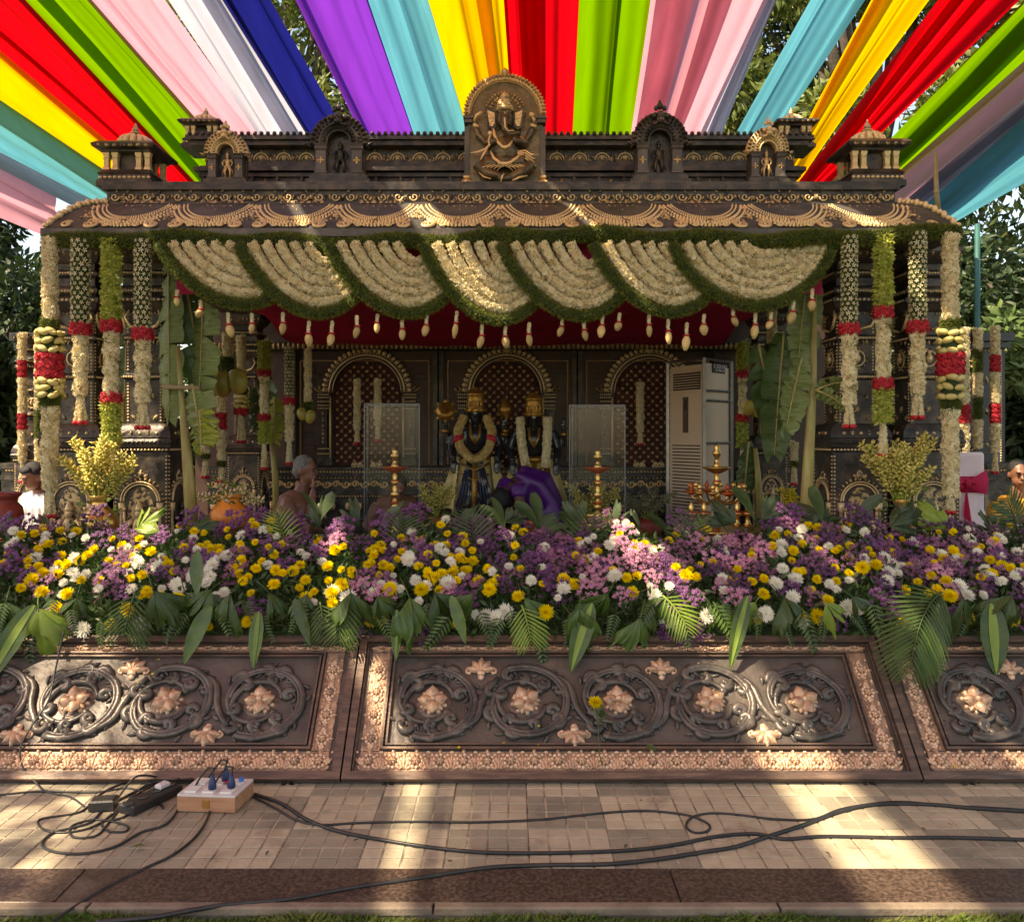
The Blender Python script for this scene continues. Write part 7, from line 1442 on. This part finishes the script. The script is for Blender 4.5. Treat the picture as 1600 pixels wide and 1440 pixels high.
# covered chair with bow
D = 6.9; t = T('covered_chair', 'chair in pale pink white cover with a maroon sash bow, behind the right corner garland', 'chair', (X(1504, D), D, SF)); cc_ = mat('chair_cover', (.72, .60, .62), (.62, .50, .54), .75, 0, 4, .4, 10)
def bf(mb): mb.box((0, .0, .48), (.33, .05, .86)); mb.box((0, .20, .24), (.36, .42, .44)); mb.tube([(-.16, 0, .90), (.16, 0, .91)], .03, 8)
body('cover', cc_, t, bf, .012, 5)
mb = MB(); mb.box((0, 0, .68), (.348, .078, .13)); mb.obj('sash', maroon, t)
for k in (-1, 1):
    mb = MB(); mb.add([(0, -.06, .70), (k * .15, -.075, .80), (k * .165, -.08, .70), (k * .15, -.075, .60), (0, -.06, .66), (k * .07, -.11, .69)], [(0, 1, 5), (1, 2, 5), (2, 3, 5), (3, 4, 5)]); mb.obj('bow_loop', maroon, t)
    mb = MB(); mb.add([(0, -.055, .68), (k * .03, -.065, .45), (k * .02 + .05, -.07, .18), (k * .02 - .05, -.07, .18), (-k * .02, -.065, .45)], [(0, 1, 4), (1, 2, 3, 4)] if k > 0 else [(0, 4, 1), (1, 4, 3, 2)]); mb.obj('bow_tail', maroon, t)
mb = MB(); mb.ball((0, -.075, .69), (.03, .025, .035), 8, 6); mb.obj('bow_knot', maroon, t)

# ================================================================ CROWNED STATUES
blk = mat('black_stone', (.018, .018, .02), (.03, .03, .03), .25, 0, 8); goldc = mat('statue_gold', (.50, .27, .06), (.34, .16, .04), .38, .7, 30, .4, 50); silk = mat('statue_silk', (.66, .52, .24), (.48, .33, .10), .5, .1, 12, .2, 30); navy_s = mat('pleat_navy', (.035, .040, .075), (.34, .32, .28), .4, .3, 14, ramp=(.55, .6))
def idol(px, label, kind, D=8.15):
    base = Z(806, D); t = T('crowned_statue', label, 'statue', (X(px, D), D, SF), group='crowned black statues'); b0 = base - SF; k_ = (Z(604 if kind == 0 else 612, D) - base)
    H = k_; mb = MB(); mb.box((0, 0, b0 / 2), (.6, .5, b0)); mb.box((0, -.02, b0 - .03), (.64, .54, .05)); mb.obj('statue_plinth', bronze, t, smooth=False)
    def bf(mb):
        z = lambda f: b0 + H * f
        mb.tube([(0, 0, z(.02)), (0, 0, z(.35)), (0, 0, z(.46))], [.13, .12, .10], 14); mb.ball((0, -.01, z(.60)), (.13, .09, .14), 14, 10); mb.tube([(-.15, 0, z(.68)), (.15, 0, z(.68))], [.055, .055], 10); mb.tube([(0, 0, z(.68)), (0, 0, z(.75))], [.05, .045], 10); head(mb, (0, -.01, z(.775)), 0, 0, .85)
        for k in (-1, 1): mb.tube([(k * .17, 0, z(.68)), (k * .23, -.03, z(.53)), (k * .20, -.12, z(.44))], [.05, .042, .03], 10); mb.tube([(k * .17, .03, z(.67)), (k * .28, .0, z(.58)), (k * .28, -.03, z(.70))], [.045, .04, .028], 10); hand(mb, (k * .20, -.12, z(.44)), (0, -.3, -1), (0, -1, 0), .9, .2); hand(mb, (k * .28, -.03, z(.70)), (0, -.1, 1), (0, -1, 0), .8, .7)
    body('stone_body', blk, t, bf, .011)
    mb = MB(); z0 = b0 + H * .80; h = H * .20; mb.lathe([(.085, 0), (.095, .06 * h), (.088, .12 * h), (.082, .5 * h), (.080, .66 * h), (.088, .70 * h), (.078, .74 * h), (.07, .84 * h), (.045, .88 * h), (.05, .92 * h), (.012, .98 * h), (.004, h)], (0, 0, z0), 18)
    for k in range(10): a = k * .628; mb.ball((math.cos(a) * .09, math.sin(a) * .09, z0 + .10 * h), .014, 6, 4)
    for k in range(-2, 3): mb.petal(k * .028, z0 + .2 * h, .06, .03, R(90), .012, -.078)
    mb.obj('crown', goldc, t)
    z = lambda f: b0 + H * f
    mb = MB(); mb.lathe([(.23, z(.02)), (.20, z(.12)), (.16, z(.30)), (.145, z(.42)), (.13, z(.46))], n=22); mb.obj('skirt', silk if kind == 0 else mat('red_silk', (.22, .02, .015), (.30, .10, .02), .5), t)
    mb = MB()
    for k in range(-5, 6): mb.tube([(k * .013, -.15, z(.43)), (k * .026, -.185, z(.22)), (k * .036, -.235, z(.03))], [.010, .013, .016], 6)
    mb.obj('pleats', navy_s if kind == 0 else silk, t)
    mb = MB(); mb.tube([(0, -.165, z(.44)), (0, -.21, z(.22)), (0, -.255, z(.03))], [.024, .026, .028], 6)
    for f in (.38, .30, .2, .1): mb.tube([(-.13, -.12, z(f + .03)), (0, -.21 - (.4 - f) * .1, z(f - .02)), (.13, -.12, z(f + .03))], .011, 5)
    mb.lathe([(.15, z(.44)), (.155, z(.46)), (.14, z(.48))], n=18)
    for k in (-1, 1): mb.tube([(k * .28, -.03, z(.645)), (k * .28, -.03, z(.67))], .038, 8); mb.tube([(k * .05, -.08, z(.71)), (k * .04, -.10, z(.62)), (0, -.11, z(.56))], .014, 6)
    mb.obj('gold_sash', goldc, t)
    for k in (-1, 1): mb = MB(); blade(mb, (k * .17, -.06, z(.46)), (k * .22, -.05, -1), (1, -.2, 0), H * .40, .15, .1, 8, lambda t_: .35 + .65 * t_, keel=.2, wav=.05); mb.obj('side_cloth', silk, t)
    if kind == 0:
        mb = MB(); mb.lathe([(.0, -.10), (.07, -.03), (.075, .02), (.03, .07), (.02, .11), (.0, .12)], (.28, -.04, z(.82)), 4)
        mb2 = MB(); mb2.arc((0, 0), 0, .085, 0, 6.283, -.012, .012, 24); 
        for k in range(8): mb2.petal(.07 * math.cos(k * .785), .07 * math.sin(k * .785), .045, .04, k * .785, .01)
        mb.merge(mb2, Matrix.Translation((-.28, -.04, z(.81)))); mb.obj('discus_and_conch', goldc, t)
    mb = MB(); mb.tube([(0, -.092, z(.785)), (0, -.094, z(.80))], [.012, .018], 6); mb.obj('forehead_mark', cloth_w, t)
    gp = [(-.10, -.08, z(.77)), (-.16, -.13, z(.66)), (-.14, -.17, z(.54)), (-.06, -.20, z(.46)), (0, -.21, z(.44)), (.06, -.20, z(.46)), (.14, -.17, z(.54)), (.16, -.13, z(.66)), (.10, -.08, z(.77))] if kind == 0 else None
    tg = T('statue_garland', 'thick jasmine garland round the neck of the left crowned statue' if kind == 0 else 'two long jasmine strands hanging from the right crowned statue', 'garland', (X(px, D), D, SF))
    for j, pth in enumerate([gp] if gp else [[(-.13, -.10, z(.79)), (-.12, -.16, z(.6)), (-.08, -.19, z(.42))], [(.13, -.10, z(.79)), (.12, -.16, z(.6)), (.10, -.19, z(.40))]]):
        pth = [Vector(q) for q in pth]; dense = [pth[i].lerp(pth[i + 1], u / 5) for i in range(len(pth) - 1) for u in range(5)] + [pth[-1]]; mb = MB(); mb.tube(dense, .030, 8); o = mb.obj('blossom_strand', cream_fl, tg); p, nn = rope_pts(dense, .034, .016, j + 5); link('white_blossoms', scatter('white_blossoms', *STAR, p, nn, .017, j), cream_fl if kind == 0 else white_fl, o, kind='stuff')
    if kind == 0:
        for k in (-1, 1): mb = MB(); mb.ball((k * .155, -.16, z(.60)), (.055, .04, .035), 10, 7, Matrix.Rotation(k * .5, 3, 'Y')); mb.obj('red_flower_band', rose_r, tg)
idol(743, 'left crowned black statue with discus, conch and pale silk skirt', 0); idol(834, 'right crowned black statue partly hidden by the person in purple', 1)

# ================================================================ CABLES AND POWER BOX
def cable(pts, r, label, name='power_cable', m=cable_m, lift=None):
    q = [G(px, py, r) if z is None else P(px, py, z) for px, py, z in [(p + (None,))[:3] for p in pts]]; n = len(q); out = []
    for i in range(n - 1):                                  # Catmull-Rom
        p0, p1, p2, p3 = q[max(0, i - 1)], q[i], q[i + 1], q[min(n - 1, i + 2)]
        for k in range(8): u = k / 8; out.append(.5 * ((2 * p1) + (p2 - p0) * u + (2 * p0 - 5 * p1 + 4 * p2 - p3) * u * u + (3 * p1 - p0 - 3 * p2 + p3) * u ** 3))
    out.append(q[-1]); mb = MB(); mb.tube(out, r, 7); return tag(mb.obj(name, m), label, 'cable', 'black cables on the paving')
cable([(395, 1244), (430, 1262), (462, 1280), (500, 1288), (560, 1285), (640, 1283), (740, 1284), (840, 1280), (900, 1274), (960, 1268), (1010, 1266), (1055, 1270), (1085, 1276), (1108, 1288), (1105, 1298), (1085, 1300), (1072, 1290), (1082, 1276), (1110, 1270), (1150, 1272), (1210, 1279), (1270, 1279), (1320, 1262), (1400, 1252), (1480, 1258), (1560, 1262), (1680, 1270)], .0048, 'thin black cable with a small loop on the tiles at centre right')
cable([(398, 1240), (440, 1255), (480, 1280), (530, 1298), (600, 1312), (680, 1324), (760, 1331), (840, 1332), (930, 1330), (1000, 1326), (1060, 1318), (1120, 1306), (1180, 1302), (1225, 1310), (1290, 1306), (1400, 1308), (1500, 1308), (1680, 1314)], .0072, 'thick black cable swinging from the switch box across the tiles')
cable([(150, 1440), (240, 1432), (300, 1421), (360, 1412), (450, 1404), (550, 1386), (660, 1370), (760, 1355), (840, 1351), (950, 1349), (1030, 1341), (1100, 1330), (1150, 1322), (1200, 1306), (1250, 1290), (1310, 1268), (1370, 1256), (1450, 1256), (1520, 1262), (1590, 1266), (1680, 1270)], .0078, 'thick black cable running over the granite kerb to the right')
cable([(60, 1455), (110, 1420), (170, 1383), (230, 1354), (270, 1335), (305, 1307), (325, 1275), (332, 1240), (330, 1222, 3.68), (318, 1215, 3.70)], .0052, 'black cable curving from the switch box down over the kerb at left')
cable([(310, 1222, 3.66), (290, 1245), (262, 1285), (220, 1300), (180, 1322), (130, 1333), (85, 1330), (66, 1318), (85, 1300), (140, 1285), (165, 1262), (220, 1232), (262, 1219), (300, 1216, 3.67)], .0050, 'black cable making a wide loop around the power strips')
cable([(280, 1216, 3.66), (230, 1225), (190, 1260), (170, 1285), (150, 1305), (115, 1307), (112, 1290), (150, 1280), (195, 1288), (197, 1298), (170, 1298), (160, 1284), (195, 1275), (250, 1240), (270, 1222)], .0045, 'thin black cable tangled over the power strips')
cable([(270, 1222), (220, 1218), (180, 1228), (150, 1245), (125, 1268), (62, 1280), (75, 1298), (120, 1298), (160, 1283), (215, 1240), (255, 1219), (215, 1212, 3.62), (185, 1245)], .0045, 'black cable coiled left of the power strips')
cable([(-80, 1243), (0, 1241), (60, 1236), (150, 1237), (200, 1231), (240, 1245), (255, 1262)], .0045, 'thin black cable entering from the left edge')
cable([(100, 985, 4.07), (88, 1040, 4.0), (76, 1092, 3.90), (52, 1130, 3.84), (33, 1165, 3.80), (34, 1195, 3.76), (50, 1215, 3.71), (72, 1236), (110, 1245), (135, 1262)], .0042, 'thin black cable climbing over the left carved panel from the flower bank')
# wooden switch box
wood = mat('box_wood', (.46, .24, .14), (.36, .17, .09), .6, 0, 6, .2, 30, stretch=(1, 8, 8)); wsw = mat('white_plate', (.68, .64, .64), (.60, .55, .55), .45, 0, 10); blu = mat('blue_plug', (.012, .03, .11), None, .35)
pA, pB, pC, pD = G(277, 1268), G(367, 1271), G(396, 1243), G(300, 1238); t = T('switch_box', 'wooden switch box with white top and blue plugs on the tiles', 'switch box', tuple(pA)); hb = .062; e1 = pB - pA; e2 = (pC - pB); e2.z = 0
def quadbox(nm, m_, par, u0, u1, v0, v1, z0, z1):
    vs = [e1 * u + e2 * v + Vector((0, 0, z)) for z in (z0, z1) for u, v in ((u0, v0), (u1, v0), (u1, v1), (u0, v1))]; mb = MB(); mb.add(vs, [(3, 2, 1, 0), (4, 5, 6, 7), (0, 1, 5, 4), (1, 2, 6, 5), (2, 3, 7, 6), (3, 0, 4, 7)]); return mb.obj(nm, m_, par, smooth=False)
quadbox('side_board', wood, t, 0, 1, 0, .08, .004, hb); quadbox('side_board', wood, t, 0, 1, .92, 1, .004, hb); quadbox('side_board', wood, t, 0, .04, .083, .917, .004, hb); quadbox('side_board', wood, t, .96, 1, .083, .917, .004, hb)
tp_ = quadbox('top_plate', wsw, t, .0, 1, 0, 1, hb + .001, hb + .009); quadbox('hinge', brass, t, .44, .56, -.03, .0, .02, .05)
for i in range(3): 
    for j in range(2): quadbox('socket', mat('socket_white', (.75, .74, .72), None, .3), tp_, .08 + i * .31, .28 + i * .31, .1 + j * .45, .42 + j * .45, hb + .0095, hb + .016)
quadbox('red_switch', rose_r, tp_, .60, .67, .62, .8, hb + .0165, hb + .022); quadbox('blue_marker', mat('marker_blue', (.05, .2, .6), None, .3), tp_, .83, .90, .7, .8, hb + .0165, hb + .03)
for (u, v) in ((.52, .25), (.58, .75), (.82, .35)): q = pA + e1 * u + e2 * v; tp = T('plug', 'blue plug in the switch box, %s' % ('nearest the camera' if u == .52 else 'at the back' if u == .58 else 'on the right'), 'plug', (q.x, q.y, hb + .0165), group='blue plugs in the switch box'); mb = MB(); mb.lathe([(.015, 0), (.017, .01), (.014, .03), (.009, .045), (.006, .055)], n=10); mb.obj('plug_body', blu, tp); mb = MB(); mb.tube([(0, 0, .05), (.0, .02, .075), (-.03, .04, .07), (-.07, .05, .02), (-.1, .05, -.03)], .004, 6); mb.obj('plug_cord', cable_m, tp)
# power adapters and strip
q = G(158, 1268); t = T('power_adapter', 'square black power adapter among the cables, left of the power strip', 'adapter', tuple(q), R(8)); mb = MB(); mb.bev((0, .03, .022), (.095, .07, .044), .006); mb.obj('adapter_body', plastic_b, t, auto=30)
q0, q1 = G(200, 1272), G(270, 1238); dv = q1 - q0; t = T('power_strip', 'long black power strip with a white plug beside the switch box', 'power strip', tuple((q0 + q1) / 2), math.atan2(dv.y, dv.x)); mb = MB(); mb.bev((0, 0, .02), (dv.length + .02, .085, .04), .007); sb = mb.obj('strip_body', plastic_b, t, auto=30)
for i in range(4): mb = MB(); mb.lathe([(.022, 0), (.022, .003), (.017, .001)], (-.11 + i * .07, 0, .0405), 14); mb.obj('socket', mat('socket_dark', (.04, .04, .042), None, .3), sb)
mb = MB(); mb.bev((.06, .0, .052), (.05, .035, .022), .006); mb.obj('white_plug', wsw, t, auto=30)
# fallen things
t = T('dropped_flower', 'yellow flower with long green stem lying on the middle carved panel', 'flower', P(930, 1100, 3.88), rot=(R(-35), 0, R(5))); mb = MB(); mb.tube([(0, 0, -.01), (.003, 0, -.10), (-.004, .0, -.22), (.004, .005, -.27)], .0022, 5); mb.obj('flower_stem', stem_m, t)
link('flower_head', YM[0], None, t, scale=.034, rot=(R(60), 0, 0)); p = []; nn = []
for i in range(14): p.append((rnd.uniform(-.01, .03), -.004, rnd.uniform(-.10, -.03))); nn.append((rnd.uniform(-1, 1), -.5, rnd.uniform(-1, 1)))
link('stem_leaves', scatter('stem_leaves', *LEAF, p, nn, .03, 2), leaf_d, t)
def fallen(px, py, lab, m_, s_, onp=True):
    if onp: k = (py - HY) / F; zq = (1.5 - 3.7 * k) / (1 + k); q = P(px, py, 3.68 + zq); rot = (R(45), rnd.uniform(-.3, .3), rnd.uniform(0, 6))
    else: q = G(px, py, .015); rot = (rnd.uniform(-.2, .2), rnd.uniform(-.2, .2), rnd.uniform(0, 6))
    mb = MB(); blade(mb, (0, 0, 0), (1, 0, 0), (0, 1, 0), s_, s_ * .5, .3, 6, lanc); o = mb.obj('fallen_leaf', m_); o.location = q; o.rotation_euler = rot; tag(o, lab, 'leaf', 'leaves and petals fallen on panels and paving')
fallen(1010, 1163, 'dark green leaf scrap on the lower right of the middle panel', leaf_d, .05); fallen(226, 1320, 'small green leaf on the tiles below the power strip', leaf_d, .05, False); fallen(420, 1328, 'tiny brown leaf on the tiles left of centre', bark, .025, False)
for (px, py) in ((236, 1052), (250, 1030), (215, 1065), (1490, 1196), (1520, 1209), (790, 1160), (842, 1163), (866, 1177), (608, 1185), (715, 1168), (840, 1134)): fallen(px, py, 'yellow petal lying on a carved panel', yel, .018)
for (px, py) in ((560, 1190 + 120), (980, 1318), (880, 1262), (1160, 1245), (1290, 1330), (1440, 1292), (1480, 1285), (700, 1345), (130, 1345), (1000, 1250)): fallen(px, py, 'small dark scrap lying on the tiles', bark, .022, False)

# ---------------------------------------------------------------- alike things get told apart by their order from the left
bpy.context.view_layer.update(); same = {}
for o in COL.objects:
    if o.parent is None and 'label' in o and 'category' in o: same.setdefault(o['label'], []).append(o)
for lab, os_ in same.items():
    n = len(os_)
    if n < 2: continue
    os_.sort(key=lambda o: o.location.x / max(.5, o.location.y)); W_ = {2: ['left', 'right'], 3: ['left', 'middle', 'right'], 4: ['leftmost', 'inner left', 'inner right', 'rightmost']}.get(n) or ['leftmost', 'second', 'third', 'fourth', 'fifth', 'sixth', 'seventh', 'eighth', 'ninth', 'tenth', 'eleventh', 'twelfth'][:n - 1] + ['rightmost']
    for o, w_ in zip(os_, W_): o['label'] = w_ + ' ' + lab
